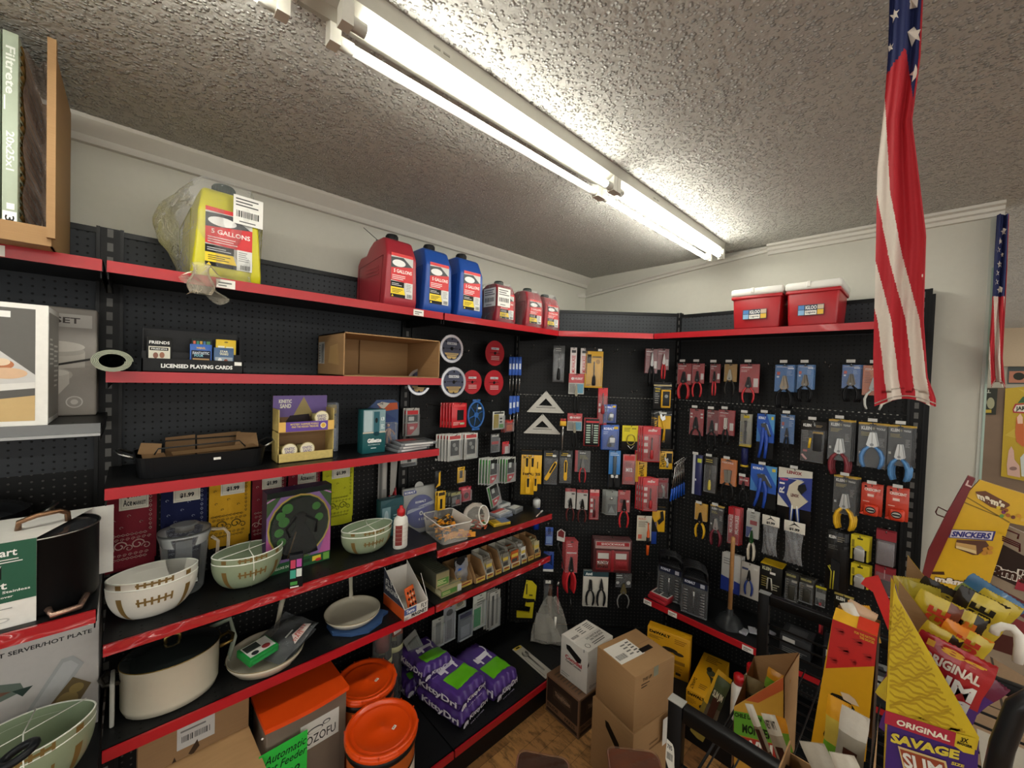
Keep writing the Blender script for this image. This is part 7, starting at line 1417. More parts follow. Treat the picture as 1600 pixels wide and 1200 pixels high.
item('R', (1329, 837, 1358, 876), 'card', 'yellow card with silver tape roll, upper of two', 'tape roll', n=3, col='#17170f', inner=i_rolltape, deco_=YT, shell=False, behind='yellow tape roll card behind the upper one', dx=.004, off=.13)
item('R', (1329, 882, 1358, 918), 'card', 'yellow card with silver tape roll, lower of two', 'tape roll', n=3, col='#17170f', inner=i_rolltape, deco_=YT, shell=False, behind='yellow tape roll card behind the lower one', dx=.004, off=.13)
item('R', (1368, 830, 1400, 882), 'card', 'smoky clear box pack with red header, upper right end', 'socket pack', n=3, col='#3a3638', inner=lambda b, w, h: b.box(w*.06, w*.94, -.03, -.002, .0, h*.7, clear('#9a9498', .5, .12), .006), deco_=[('r', 0, .72, 1, 1, '#8f1c28'), ('r', .1, .6, .4, .7, '#c9c9c6')], shell=False, behind='smoky clear box pack behind the upper right end one')
item('R', (1366, 886, 1399, 932), 'card', 'dark red-headed pack below the smoky clear box', 'socket pack', n=2, col='#3a2226', deco_=[('r', 0, .55, 1, 1, '#8f1c28'), ('r', .45, .6, .5, .9, '#c88a8a')], behind='dark red pack behind the one below the smoky box')
item('R', (1127, 866, 1157, 925), 'card', 'white and blue glove-like pack behind the plunger handle', 'gloves', n=3, col='#b4b4b0', inner=lambda b, w, h: (b.prism([(0, 0), (w, 0), (w, h*.30), (0, h*.38)], -.006, -.001, M('#1c2f7c', .4)), b.box(w*.5, w*.7, -.012, -.002, h*.1, h*.85, M('#a8aab0', .4), .004)), deco_=[('l', .1, .7, .6, .9, '#7a7a78', 3)], shell=False, behind='white and blue pack behind the plunger handle one', dx=.006)
item('R', (1157, 880, 1186, 935), 'card', 'light grey card with blue-gripped multi-tool', 'multi-tool', col='#b0aca4', inner=lambda b, w, h: tool_pliers(b, w*.48, h*.82, h*.72, w*.2, TK, M('#1c3478', .4), hr=.12), deco_=[('r', .06, .78, .4, .84, '#3a4468'), ('r', .7, .84, .9, .9, '#c9c9c4')], shell=False, name='multi_tool_pack')
item('R', (1187, 884, 1222, 928), 'free', 'black box pack with bright yellow top, front of the staple row', 'box', inner=lambda b, w, h: (b.box(0, w, 0, .10, 0, h, M('#1b1b18', .4), .001), b.box(0, w, -.0005, .10, h, h+.002, M('#d0ac1c', .4)), deco(b, w, h, [('t', 'KLEIN', .1, .8, .5, .92, '#c9c9a8', .04), ('r', .45, .7, .7, .78, '#e8e8e4'), ('l', .08, .2, .4, .6, '#8a7c3a', 5), ('l', .6, .15, .9, .4, '#a9a58a', 3)]), b.tube([(w*.35, -.004, h*.15), (w*.38, -.004, h*.55), (w*.52, -.004, h*.55), (w*.58, -.004, h*.15)], .004, M('#c9c6b8', .3), 6)), name='staple_box')
for k, (bb, lb) in enumerate((((1226, 895, 1247, 940), 'dark clear pack with faint gold print, left of its neighbour'), ((1248, 903, 1272, 943), 'dark clear pack with white corner label'))):
    item('R', bb, 'card', lb, 'tool pack', n=3, col='#2a2924', inner=lambda b, w, h: b.box(w*.3, w*.8, -.02, -.002, h*.1, h*.6, M('#36352f', .35), .005), deco_=[('r', .1, .86, .8, .94, '#8d8858'), ('l', .1, .2, .35, .8, '#6a6650', 7), ('r', .5, .68, .9, .76, '#b0aca0')], behind='dark clear pack behind: ' + lb[:40], dx=.004)
item('R', (1274, 913, 1291, 948), 'card', 'small black card with yellow band and round red cap', 'pack', n=2, col='#141512', inner=lambda b, w, h: b.tube([(w*.5, -.008, h*.08), (w*.5, -.008, h*.2)], .007, M('#a8303a', .4), 10), deco_=[('r', 0, .80, 1, .90, '#c0b820'), ('r', .05, .35, .95, .62, '#8d908c')], behind='small black card behind the red cap one')
item('R', (1303, 929, 1334, 956), 'card', 'black and gold manual-like pack behind the snack box', 'pack', col='#1a1a14', deco_=[('r', 0, .88, 1, 1, '#a89848'), ('t', 'KLEIN', .1, .6, .55, .8, '#d8d8cc', .05), ('p', [(.7, .0), (.95, 0), (.95, .7), (.7, .8)], '#c9981c')], shell=False)
item('R', (1279, 971, 1286, 991), 'card', 'tiny red striped tag below the cards', 'tag', col='#6a161c', deco_=[('r', .1, .1, .5, .9, '#b02830')], shell=False)
for (x, y) in ((1200, 570), (1289, 568), (1062, 640), (1290, 743), (1055, 782), (1105, 705)): empty_hook('R', x, y, .14)
# ---------------------------------------------------------------- socket sets standing on the low right shelf
ZL = .5265
def socket_set(x, y, rz, n, label, behind):
    t = thing('socket_set', label, 'socket set', (x, y, ZL), rz); W, H = .155, .30
    b = MB(); b.box(0, W, 0, .006, 0, H*.72, M('#2e3032', .35), .004); b.T = Matrix.Translation((0, 0, 0))
    deco(b, W, H, [('r', .04, .60, .96, .72, '#1b2036'), ('t', 'KOBALT', .1, .645, .5, .70, '#c9ccd8', .04), ('r', .7, .62, .86, .7, '#a9acb8')]); b.T = Matrix.Identity(4); b.build('carry_case', t)
    b = MB()
    for c, n_ in ((.16, 9), (.80, 9)):
        for i in range(n_): b.tube([(W*(c-.09), -.006, H*(.04+.058*i)), (W*(c+.09), -.006, H*(.04+.058*i))], .0055, CHR, 7)
    b.tube([(W*.48, -.008, H*.06), (W*.48, -.008, H*.38), (W*.48, -.008, H*.52)], [.005, .004, .010], CHR, 8); b.build('sockets', t)
    b = MB(); b.box(W*.02, W*.98, -.015, .002, H*.02, H*.59, clear('#b8bcc0', .08, .08)); b.build('clear_cover', t)
    b = MB(); K = M('#17181b', .4); b.box(0, W, -.004, .01, H*.72, H*.80, K, .004); b.tube([(W*.05, .002, H*.78), (W*.08, .002, H*.95), (W*.3, .002, H*1.0), (W*.7, .002, H*1.0), (W*.92, .002, H*.95), (W*.95, .002, H*.78)], .008, K, 8); b.build('handle', t)
    for i in range(1, n): dup(t, label=behind, group=behind[:50], offset=(.022*i, .012*i, 0))
v = aZ(1040, 925, ZL)
socket_set(2.60, 1.225, -PI/2+.12, 4, 'black socket set card with chrome columns, front of the left stack on the low shelf', 'socket set card behind the front of the left stack')
socket_set(2.555, 1.045, -PI/2+.12, 5, 'black socket set card with chrome columns, front of the right stack by the plunger', 'socket set card behind the front of the right stack')
for i, (z, lb) in enumerate(((.0, 'red and white tray of sockets lying at the corner of the low shelf, lower'), (.022, 'red and white tray of sockets lying on top of the other'))):
    carton('socket_tray', lb, 'socket set', (2.535, 1.262-.01*i, ZL+z), -PI/2-.12+.08*i, .13, .19, .02, M('#a82630', .35), {'top': [('r', .04, .06, .96, .80, '#d0ccc4'), ('r', .10, .12, .46, .74, '#2a2c2e'), ('r', .54, .12, .9, .74, '#2a2c2e'), ('l', .12, .16, .44, .7, '#7a7c7c', 8), ('l', .56, .16, .88, .7, '#7a7c7c', 8), ('t', 'SOCKET', .1, .84, .5, .95, '#f0e8e4')]}, .002)
# plunger
v = aZ(1140, 985, ZL)
t = thing('plunger', 'dark rubber plunger with wooden handle on the low right shelf', 'plunger', (2.635, aX(1140, 960, 2.635).y, ZL), 0)
b = MB(); b.lathe([(.078, 0), (.076, .01), (.062, .04), (.04, .062), (.022, .072), (.018, .098), (0, .10)], M('#26282a', .32, vary=.1), 36); b.lathe([(.078, 0), (.070, .001), (.055, .035), (0, .06)], M('#1a1b1c', .5), 36); b.build('rubber_cup', t)
b = MB(); b.tube([(0, 0, .09), (0, 0, .535), (0, 0, .54)], [.0125, .0115, .009], M('#a87a48', .5, vary=.12), 14); b.build('wooden_handle', t)
for i in range(4):
    b = MB(); b.T = Matrix.Rotation(.4*i, 4, 'Z'); b.box(-.03, .03, -.02, .02, 0, .012, clear('#c9ccd4', .35, .08), .003); b.box(-.02, .02, -.012, .012, .003, .010, M('#6a5a70', .4)); b.T = Matrix.Identity(4)
    tag(b.build('small_blister', loc=(2.62+.03*i, .70-.035*i, ZL+.001+.012*(i % 2))), 'small clear blister pack lying right of the plunger', 'pack', 'small blisters lying on the low right shelf')
# larger tool boxes on the low shelf, seen through the wire rack
for i, (y, w, h, c) in enumerate(((.52, .14, .10, '#2a2b2d'), (.33, .12, .13, '#26262a'), (.17, .11, .07, '#8d8f8e'))):
    carton('power_tool_box', ('dark', 'tall dark', 'grey')[i] + ' pack on the low right shelf seen behind the wire rack', 'box', (2.60, y, ZL), -PI/2+.1*i, w, .15, h, M(c, .4), {'front': [('r', .1, .6, .5, .9, '#b8b8b4'), ('l', .1, .1, .9, .4, '#6a6a68', 3)], 'top': [('r', .2, .2, .8, .8, '#3a3a3c')]}, .004)
# ================================================================== boxes on the floor and base shelves
def yzbox(name, label, A, rz, w, d, h, mat, faces={}, **k): return carton(name, label, 'box', A, rz, w, d, h, mat, faces, **k)
ang = math.atan2(-.058, .288)
WR = [('r', .04, .30, .96, .95, '#2a201a'), ('r', .22, .5, .78, .8, '#3a2c22'), ('e', .5, .66, .2, .1, '#4a3a2c'), ('t', 'TravelHouse', .28, .6, .74, .72, '#8a7058', .03), ('r', .0, .0, 1, .03, '#54402e'), ('t', 'EVA-STAR', .06, .17, .4, .26, '#2a201a', .03), ('r', .04, .05, .96, .13, '#2a201a'), ('t', 'PARTS', .6, .17, .9, .25, '#2a201a')]
zb_ = .218
yzbox('patterned_carton', 'dark brown printed carton on the floor under the white box', (1.795, 1.262, 0), -.06, .265, .255, zb_, M('#6a4c34', .6), {'left': WR, 'front': WR, 'top': [('l', .1, .1, .9, .9, '#4a3424', 9)]})
b = MB(); w, d, h = .235, .20, .24; b.box(0, w, 0, d, 0, h, M('#d0cdc4', .5), .002)
b.T = TF(w, d, h, 'left'); deco(b, d, h, [('p', [(.2, .84), (.34, .86), (.78, .72), (.76, .62), (.64, .58), (.22, .74)], '#141414'), ('t', 'Comdial', .18, .50, .80, .60, '#a82430', .04), ('t', 'CorderConnect', .2, .43, .78, .49, '#2a2a2a'), ('l', .05, .05, .4, .15, '#8a8a86', 2), ('r', .85, .93, .87, 1, '#222222')])
b.T = TF(w, d, h, 'top'); deco(b, w, d, [('r', .02, .52, .96, .97, '#e2dfd6'), ('b', .06, .6, .3, .7, '#2a2a2a'), ('l', .4, .6, .62, .92, '#5a5a56', 4), ('l', .7, .58, .92, .92, '#3a3a38', 5), ('t', 'DO NOT PLACE', .35, .36, .92, .43, '#3a3a38'), ('t', 'ON THIS BOX', .4, .26, .9, .33, '#3a3a38'), ('e', .18, .18, .07, .09, '#3a3a38'), ('e', .18, .18, .055, .075, '#d0cdc4'), ('l', .35, .08, .85, .22, '#4a4a48', 2)]); b.T = Matrix.Identity(4)
b.T = TF(w, d, h, 'front'); deco(b, w, h, [('t', 'Comdial', .1, .08, .5, .15, '#8a8a86'), ('p', [(.0, .7), (.04, .76), (.05, .66), (.0, .62)], '#3a2a22')]); b.T = Matrix.Identity(4)
tag(b.build('phone_carton', loc=(1.858, 1.262, zb_+.001), rz=-.05), 'white box with oval hand hole on top of the dark printed carton', 'box')
TOPD = [('r', .02, .36, .60, .86, '#dedbd2'), ('b', .06, .45, .28, .58, '#2a2a2a'), ('l', .34, .45, .46, .8, '#6a6a66', 4), ('l', .48, .42, .58, .82, '#3a3a38', 5), ('r', .56, .38, .84, .50, '#0f0b08'), ('r', .0, .62, .02, .64, '#6a4c2c'), ('r', .98, .5, 1.0, .52, '#6a4c2c'), ('r', .60, .60, .98, .605, '#6f5134')]
yzbox('carton', 'upper brown carton with slot and white label, stacked near the middle', (1.690, .885, .361), ang, .29, .245, .262, CB, {'top': TOPD, 'front': [('r', .45, .82, .57, 1.0, '#8a8c78'), ('t', 'THIS UP', .18, .84, .40, .90, '#3a2c1e'), ('l', .15, .72, .38, .82, '#4a3a2a', 2)], 'left': []})
yzbox('carton', 'lower brown carton with oval hand hole under the slotted one', (1.683, .878, 0), ang+.03, .30, .26, .36, CB, {'left': [('p', [(.34, .84), (.42, .85), (.68, .70), (.72, .62), (.66, .57), (.36, .76)], '#140e08')], 'front': [('l', .4, .62, .7, .75, '#7a5a38', 2), ('l', .1, .3, .5, .45, '#7a5a38', 3)]})
b = MB(); b.grid(lambda u, v: (.09*u, -.006-.006*math.sin(PI*u), .13*v+.01*math.sin(4*u)), 8, 8, M('#d8d5cc', .6)); b.T = Matrix.Identity(4)
o = b.build('folded_paper', loc=(1.683+.19, .878-.045, .225), rz=ang); tag(o, 'white curled paper stuck on the lower brown carton', 'paper')
YD = '#d29a14'
DWF = [('t', 'DeWALT', .05, .88, .55, .95, '#1a1608', .06), ('l', .05, .76, .4, .84, '#5a4410', 3), ('l', .65, .80, .95, .93, '#8a5c10', 3), ('e', .55, .62, .18, .05, '#2a241a'), ('e', .75, .58, .12, .04, '#3a3226'), ('r', .1, .34, .9, .42, '#8f6410'), ('l', .55, .14, .9, .3, '#7a5410', 5), ('r', .7, .08, .82, .14, '#2a241a')]
a_ = Z_ = aZ(1077, 1067, .151)
yzbox('power_tool_box', 'tall yellow tool box standing behind the brown cartons', (2.415, 1.195, .151), math.atan2(.945-1.195, 2.47-2.415)+.02, .255, .07, .262, M(YD, .4), {'front': DWF})
DT = [('t', 'DeWALT', .08, .10, .14, .101, '#1a1608'), ('v', 'DeWALT', .08, .05, .2, .30, '#1a1608', -1), ('l', .35, .12, .7, .24, '#6a4c10', 3), ('e', .55, .55, .16, .07, '#4a4a30'), ('e', .45, .62, .1, .06, '#2a2a20'), ('p', [(.45, .5), (.7, .45), (.8, .28), (.74, .26), (.6, .42)], '#3a3424'), ('r', .75, .55, .9, .6, '#c9c0a0'), ('l', .2, .78, .8, .95, '#5a4410', 4)]
yzbox('power_tool_box', 'long yellow tool box lying on the base shelf right of the cartons', (2.295, .89, .151), -PI/2+.13, .147, .40, .099, M(YD, .4), {'front': [('t', 'DeWALT', .06, .72, .66, .9, '#1a1608', .06), ('l', .05, .3, .4, .6, '#8a6410', 4), ('r', .78, .72, .92, .84, '#c9c0a0'), ('e', .62, .35, .14, .14, '#2a241a'), ('r', .6, .3, .95, .36, '#6a5a2a')], 'top': DT})
# things lying on the corner deck
t = thing('bagged_scoop', 'brown-handled scoop in a clear bag leaning at the corner deck', 'scoop', (2.12, 1.77, .152), -PI/4, rot=(-.25, .05, -PI/4))
b = MB(); b.grid(lambda u, v: (-.10+.2*u*(.5+.5*(1-v)), -.03*math.sin(PI*u), .17*v), 10, 8, M('#8d8a80', .35, metal=.3)); b.tube([(0, 0, .16), (-.01, -.01, .24), (-.01, 0, .36)], [.012, .016, .014], M('#4a3226', .45), 10); b.build('scoop_body', t)
b = MB(); b.grid(lambda u, v: ((-.13+.26*u)*(1-.75*v**2), -.05-.02*math.sin(PI*u)+.008*math.sin(14*u+9*v), .30*v), 20, 20, clear('#d8d4c8', .25, .08, .9, 'bag')); b.build('clear_bag', t)
b = MB(); b.tube([(.03, -.06, .10), (.032, -.06, .17)], .009, M('#dcd9d0', .4), 10); b.build('white_tube', t)
t = thing('wrench_pack', 'pale card with printed wrench lying on the corner deck', 'wrench pack', (1.91, 1.54, .153), 0, rot=(0, 0, 1.50))
b = MB(); b.box(0, .32, 0, .075, 0, .004, M('#aaa69c', .5), .001); b.T = TF(.32, .075, .0045, 'top'); deco(b, .32, .075, [('r', .92, .1, 1, .9, '#c0a838'), ('r', .94, .3, .98, .7, '#1a1a1a'), ('l', .05, .8, .9, .95, '#7a7870', 1)]); b.T = Matrix.Identity(4); b.build('backing_card', t)
b = MB(); b.tube([(.05, .037, .010), (.20, .037, .010)], .006, M('#8a8882', .3, metal=.6), 8, flat=.5); b.tube([(.23+.02*math.cos(a), .037+.018*math.sin(a), .010) for a in [.6+.5*i for i in range(11)]], .006, M('#8a8882', .3, metal=.6), 6); b.build('wrench', t)
b = MB(); b.grid(lambda u, v: (.16*u, .12*v, .02+.03*math.sin(PI*u)*math.sin(PI*v)+.008*math.sin(17*u+13*v)), 18, 18, clear('#d8dad8', .22, .08, 1, 'bag'))
tag(b.build('crumpled_bag', loc=(2.20, 1.50, .152)), 'crumpled clear bag on the deck behind the white box', 'bag')
# plastic-wrapped trays at the very bottom of the view
for i, (px, py, lb, c) in enumerate(((862, 1168, 'dark wrapped tray at the bottom edge, the left and farther one', '#3c2218'), (912, 1180, 'reddish wrapped tray at the bottom edge, the right and nearer one', '#6a3418'))):
    v = aZ(px, py, .45); t = thing('wrapped_tray', lb, 'tray', (v.x+.22*i-.05, v.y-.12*i, 0), .62+.10*i, rot=(0, 0, -2.5+.08*i))
    b = MB(); b.prismz(rr(.34, .20, .03, 4, 0, -.10), 0, .45, M(c, .35, bump=.5, bs=12, vary=.5)); b.build('tray_body', t)
    b = MB(); b.grid(lambda u, v_: (.345*u-.003, -.103+.206*v_, .452+.004*math.sin(40*u+10*v_)), 30, 8, clear('#e8c8b0', .0, .08, .6, 'film')); b.tube([(x, y, .45) for x, y in rr(.345, .205, .03, 4, -.002, -.102)], .004, clear('#8a6050', .1, .15), 6, closed=True); b.build('plastic_wrap', t)
# red-capped bottles behind the snack carton
for i, (x, y, h) in enumerate(((2.42, .66, .25), (2.50, .62, .29), (2.40, .60, .24))):
    t = thing('squeeze_bottle', ('white bottle with red cap, leftmost of three on the base shelf', 'tallest white bottle with red cap, at the back', 'white bottle with red cap nearest the rack post')[i], 'bottle', (x, y, .151), 0, 'red-capped bottles on the base shelf')
    b = MB(); b.lathe([(0, 0), (.033, 0), (.035, .01), (.035, h*.72), (.022, h*.82), (0, h*.83)], WP, 24); b.build('bottle_body', t)
    b = MB(); b.lathe([(0, h*.8), (.026, h*.8), (.027, h*.97), (.02, h), (0, h)], M('#b4161e', .35), 20); b.build('cap', t)

# ================================================================== black display rack in the foreground
RK = M('#0a0a0b', .38, vary=.1); WIRE = M('#1c1c1d', .35)
def rack_frame(x, z1, label, wires, y1=-1.0, lab=False):
    t = thing('display_rack', label, 'rack', (x, .475, 0), 0)
    b = MB(); b.box(0, .03, -.04, 0, 0, z1, RK, .003); b.build('post', t)
    b = MB(); b.box(0, .03, y1-.475, -.041, z1-.04, z1, RK, .003); b.build('top_bar', t)
    b = MB(); b.box(0, .03, y1-.475-.04, y1-.475, 0, z1, RK, .003); b.build('post', t)
    b = MB(); b.box(-.001, .031, -.041, .001, z1, z1+.002, M('#9a9a94', .3, metal=.4)); b.build('post_cap', t)
    for z in wires:
        b = MB(); b.tube([(.015, -.035, z), (.015, y1-.475, z)], .0042, WIRE, 6); b.build('wire', t)
    if lab:
        q = MB(); q.T = TF(1, .04, 1, 'left') @ Matrix.Translation((0, 0, 0)); q.T = Matrix.Translation((-.0012, -.001, 0)) @ Matrix.Rotation(-PI/2, 4, 'Z')
        deco(q, .036, 1, [('p', [(.0, .955), (.05, .99), (.5, .985), (.62, .975), (.68, .955), (.7, .93), (1, .87), (.9, .84), (.4, .90), (0, .93)], '#d6d4ca'), ('b', .08, .935, .55, .955, '#1c1c1c'), ('t', '785', .1, .965, .5, .978, '#1c1c1c'), ('r', .0, .80, .3, .86, '#d6d4ca')]); q.build('barcode_label', t)
    return t
rack_frame(1.10, 1.10, 'black square-tube rack frame nearest the viewer with torn barcode label', [.93, .84, .76, .68, .6], lab=True)
rack_frame(1.96, 1.10, 'black wire-filled rack frame standing behind the snack boxes', [.40+.044*i for i in range(14)])
t = thing('wire_shelf', 'wire shelf joining the two black rack frames, carrying snack cartons', 'wire shelf', (1.131, .43, .86))
for i in range(24):
    b = MB(); b.tube([(0, -.02-.055*i, 0), (.828, -.02-.055*i, 0)], .0025, WIRE, 5); b.build('wire', t)
b = MB(); b.tube([(0, -.005, 0), (.828, -.005, 0)], .004, WIRE, 6); b.build('edge_wire', t)
ZW = .864
# px-drawn faces on an upright plane x = const (each printed sheet has its real place and size)
class Face:
    def __init__(s, x): s.x = x; s.b = MB()
    def p(s, px, py, k=0): v = aX(px, py, s.x); return (v.x-.0006*k, v.y, v.z)
    def poly(s, pts, mat, k=1): s.b.add([s.p(a, c, k) for a, c in pts], [tuple(range(len(pts)))], mat); return s
    def text(s, t, q, mat, k=3, bold=.04):
        TL, TR, BR, BL = [Vector(s.p(a, c, k)) for a, c in q]; vs_, fs = text_geo(t, bold)
        s.b.add([tuple((BL.lerp(BR, a)).lerp(TL.lerp(TR, a), c)) for a, c in vs_], fs, mat); return s
    def slab(s, pts, th, mat, edge=None):
        f = [s.p(a, c) for a, c in pts]; n = len(f)
        s.b.add(f+[(x+th, y, z) for x, y, z in f], [tuple(range(n)), tuple(range(2*n-1, n-1, -1))], mat)
        s.b.add(f+[(x+th, y, z) for x, y, z in f], [(i, (i+1) % n, n+(i+1) % n, n+i) for i in range(n)], edge or mat); return s
def lerp2(a, b, t): return (a[0]+(b[0]-a[0])*t, a[1]+(b[1]-a[1])*t)
# green and orange snack carton (front face at x=1.40)
t = thing('snack_carton', 'green and orange snack carton with slanting flap behind the rack bar', 'display box', (0, 0, 0)); f = Face(1.40)
f.slab([(1147, 1104), (1224, 1058), (1224, 1300), (1147, 1250)], .003, M('#b8862a', .5), CB)
f.poly([(1147, 1104), (1224, 1058), (1224, 1125), (1147, 1112)], '#c09432'); f.poly([(1165, 1094), (1224, 1058), (1224, 1078), (1200, 1090), (1185, 1098)], '#b4562a', 2); f.poly([(1147, 1110), (1224, 1125), (1224, 1165), (1147, 1146)], '#5c9a26', 2)
f.text('CHILE LIMON', ((1148, 1112), (1190, 1121), (1190, 1128), (1148, 1119)), '#16240c'); f.text('MONTEREY', ((1160, 1130), (1221, 1146), (1221, 1160), (1160, 1144)), '#16240c')
f.poly([(1147, 1148), (1224, 1166), (1224, 1200), (1147, 1182)], '#a82a20'); f.text('WILL', ((1160, 1153), (1215, 1166), (1215, 1190), (1160, 1176)), '#e0dcd0'); f.b.build('printed_front', t)
b = MB(); A = Vector(f.p(1224, 1058)); B_ = Vector(f.p(1224, 1300)); hgt = A.z-B_.z
pk = aX(1243, 1038, 1.40+.16)
b.add([tuple(A), (A.x+.20, A.y, pk.z+.02), (A.x+.20, A.y, B_.z), tuple(B_)], [(0,1,2,3)], M('#a0622a', .5, bump=.1, vary=.3)); b.add([(A.x, A.y-.003, A.z), (A.x+.20, A.y-.003, pk.z+.02), (A.x+.20, A.y-.003, B_.z), (B_.x, B_.y-.003, B_.z)], [(3,2,1,0)], CB)
l0 = Vector(f.p(1147, 1104)); b.add([tuple(l0), (l0.x+.2, l0.y, l0.z+.07), (l0.x+.2, l0.y, l0.z-.2), (l0.x, l0.y, l0.z-.2)], [(0,1,2,3)], CB); b.add([(A.x+.2, A.y, pk.z+.02), (A.x+.2, l0.y, l0.z+.07), (A.x+.2, l0.y, l0.z-.2), (A.x+.2, A.y, l0.z-.2)], [(0,1,2,3)], CB); b.build('side_panels', t)
def stick(label, px, py, x, ln, w, lean, cols, txt=None, group=None, rzz=0.0, cat='snack pack', dark=None):
    """pillow pack held upright: top centre at the given point, leaning"""
    v = aX(px, py, x); t = thing('snack_pack', label, cat, (v.x, v.y, v.z), 0, group, rot=(lean[0], lean[1], -PI/2+rzz))
    b = MB(); m0 = M(cols[0], .28, coat=.4, bump=.3, bs=60)
    mats = [M(c, .28, coat=.4, bump=.25, bs=60) for c in cols]
    def fn(s): return lambda u, v_: (w*(u-.5)*(1+.03*math.sin(16*v_)), s*.006*math.sin(PI*u)**.7*min(1, 6*(1-v_))+.0006*math.sin(50*u), -ln*(1-v_))
    b.grid(fn(-1), 10, 22, m0, matfn=lambda u, v_: mats[min(len(mats)-1, int((u if txt and txt[0][4] else 1-v_)*len(mats)))]); b.grid(lambda u, v_: fn(1)(1-u, v_), 8, 10, m0)
    for i in range(14): b.add([(w*(i/14-.5), 0, 0), (w*((i+.5)/14-.5), 0, .0015), (w*((i+1)/14-.5), 0, 0)], [(0,2,1)], m0)
    if dark: b.grid(lambda u, v_: (w*(u-.5)*.5, -.0075, -ln*.35-ln*.6*(1-v_)), 4, 6, dark)
    if txt:
        for (s_, z0, z1, c, vert) in txt:
            if vert: b.T = Matrix.Translation((-w*.30, -.0075, -ln*z1)) @ Matrix.Translation((w*.6, 0, 0)) @ Matrix.Rotation(-PI/2, 4, 'Y'); b.text(s_, 0, 0, ln*(z1-z0), w*.5, c, 0, 2, .04); b.T = Matrix.Identity(4)
            else: b.text(s_, -w*.38, -ln*z1, w*.38, -ln*z0, c, -.0075, 2, .04)
    b.build('wrapper', t); return t
JK = M('#3a1c12', .4, bump=.4)
stick('dark green wrapped meat stick leaning left over the snack carton', 1132, 1062, 1.48, .17, .042, (0, .25), ['#3c4a2c', '#2c3424', '#4a4438'], [('SLIM JIM', .3, .5, '#c9c4a8', False)], dark=JK)
stick('clear wrapped dark meat stick behind the green carton', 1178, 1060, 1.52, .16, .06, (0, -.08), ['#7a6a48', '#54523c', '#4a4638'], dark=JK)
stick('yellow topped snack pack just behind the left wrapped stick', 1133, 1054, 1.55, .30, .05, (0, .3), ['#d8a828', '#7a6a2a'])
stick('white wrapped meat stick crossing the green carton front', 1200, 1116, 1.22, .20, .035, (0, -.42), ['#cfc8b8', '#a89c88', '#6a4a38', '#3c2218'], [('NET WT', .05, .15, '#4a4438', False)], dark=JK)
stick('second pale meat stick beside the white one, thinner', 1170, 1100, 1.24, .16, .022, (0, -.45), ['#d8d2c4', '#8a7c68', '#3c2218'], dark=JK)
stick('orange and green pack poking from the tray right of the white stick', 1212, 1118, 1.26, .16, .045, (0, -.25), ['#d89018', '#6aa02a', '#2c2a1c', '#3c2218'])
stick('small orange and green pack inside the snack carton peak', 1218, 1052, 1.47, .10, .06, (0, .15), ['#c98a1c', '#6a9a2a', '#2c2a1c'])
# nearest open tray of clear wrapped sticks
t = thing('snack_tray', 'open cardboard tray of clear wrapped meat sticks at the bottom edge', 'display box', (0, 0, 0)); f = Face(1.02)
b = MB(); c0 = aX(1232, 1188, 1.17); c1 = aX(1362, 1135, 1.17)
b.box(1.02, 1.023, c1.y-.01, c0.y, .90, 1.09, CB); b.box(1.17, 1.173, c1.y-.01, c0.y, .90, c0.z+.02, CB)
b.add([(1.02, c1.y-.01, .90), (1.17, c1.y-.01, .90), (1.17, c1.y-.01, c1.z+.02), (1.02, c1.y-.01, c1.z-.06)], [(0,1,2,3)], CB); b.box(1.02, 1.17, c0.y-.003, c0.y, .90, 1.13, CB); b.box(1.02, 1.17, c1.y-.01, c0.y, .897, .90, CB); b.build('tray_body', t)
stick('tall white-edged clear meat stick pack standing before the red and yellow box', 1337, 1112, 1.12, .24, .046, (0, .06), ['#c0bbb0', '#8f897c', '#6e685c', '#544a40'], dark=JK)
stick('clear meat stick pack leaning left in the open tray', 1268, 1160, 1.08, .20, .05, (0, -.5), ['#a8a294', '#8a8274', '#5a4034'], dark=JK)
stick('clear meat stick pack lying lowest in the open tray', 1315, 1178, 1.06, .18, .045, (0, -.45), ['#c2bcae', '#948a7c', '#5a4034'], dark=JK)
stick('shiny orange, green and red pack behind the tall white-edged one', 1312, 1093, 1.16, .26, .042, (0, .03), ['#d89a18', '#c8b048', '#6aa82a', '#b8202a', '#b8202a'], [('NO', .52, .6, '#16240c', False)])
# red and yellow upright box
t = thing('snack_box', 'tall red and yellow box with dark winged emblem', 'display box', (0, 0, 0)); f = Face(1.35)
f.slab([(1301, 967), (1371, 995), (1352, 1190), (1262, 1190)], .004, M('#c89412', .4), CB)
f.poly([(1301, 967), (1371, 995), (1367, 1041), (1290, 1044)], '#b81a18')
for (x, y, s) in ((1312, 985, 9), (1340, 1002, 10), (1318, 1015, 11), (1355, 1025, 9), (1302, 1030, 8), (1333, 1033, 7)):
    for j in range(3): f.poly([(x-s+j*2, y-s*.5+j*s*.5), (x+s*.6, y-s*.3+j*s*.4), (x+s-j, y+s*.5+j*2), (x, y+s*.2+j*2)], '#9c1412', 2)
f.text('FOR THE NATION', ((1335, 985), (1367, 997), (1367, 1001), (1335, 989)), '#d8a030'); f.text('THE SAUCES', ((1343, 993), (1366, 1002), (1366, 1006), (1343, 997)), '#d8a030')
f.poly([(1293, 1087), (1300, 1082), (1312, 1086), (1324, 1092), (1333, 1104), (1337, 1112), (1330, 1112), (1316, 1100), (1303, 1104), (1294, 1098)], '#14100a', 2); f.poly([(1313, 1080), (1326, 1084), (1336, 1092), (1343, 1104), (1330, 1099), (1318, 1092)], '#c9b498', 3)
f.text('WINGS', ((1294, 1108), (1312, 1112), (1308, 1150), (1290, 1148)), '#14100a'); f.text('CH', ((1287, 1140), (1300, 1141), (1299, 1152), (1286, 1151)), '#14100a')
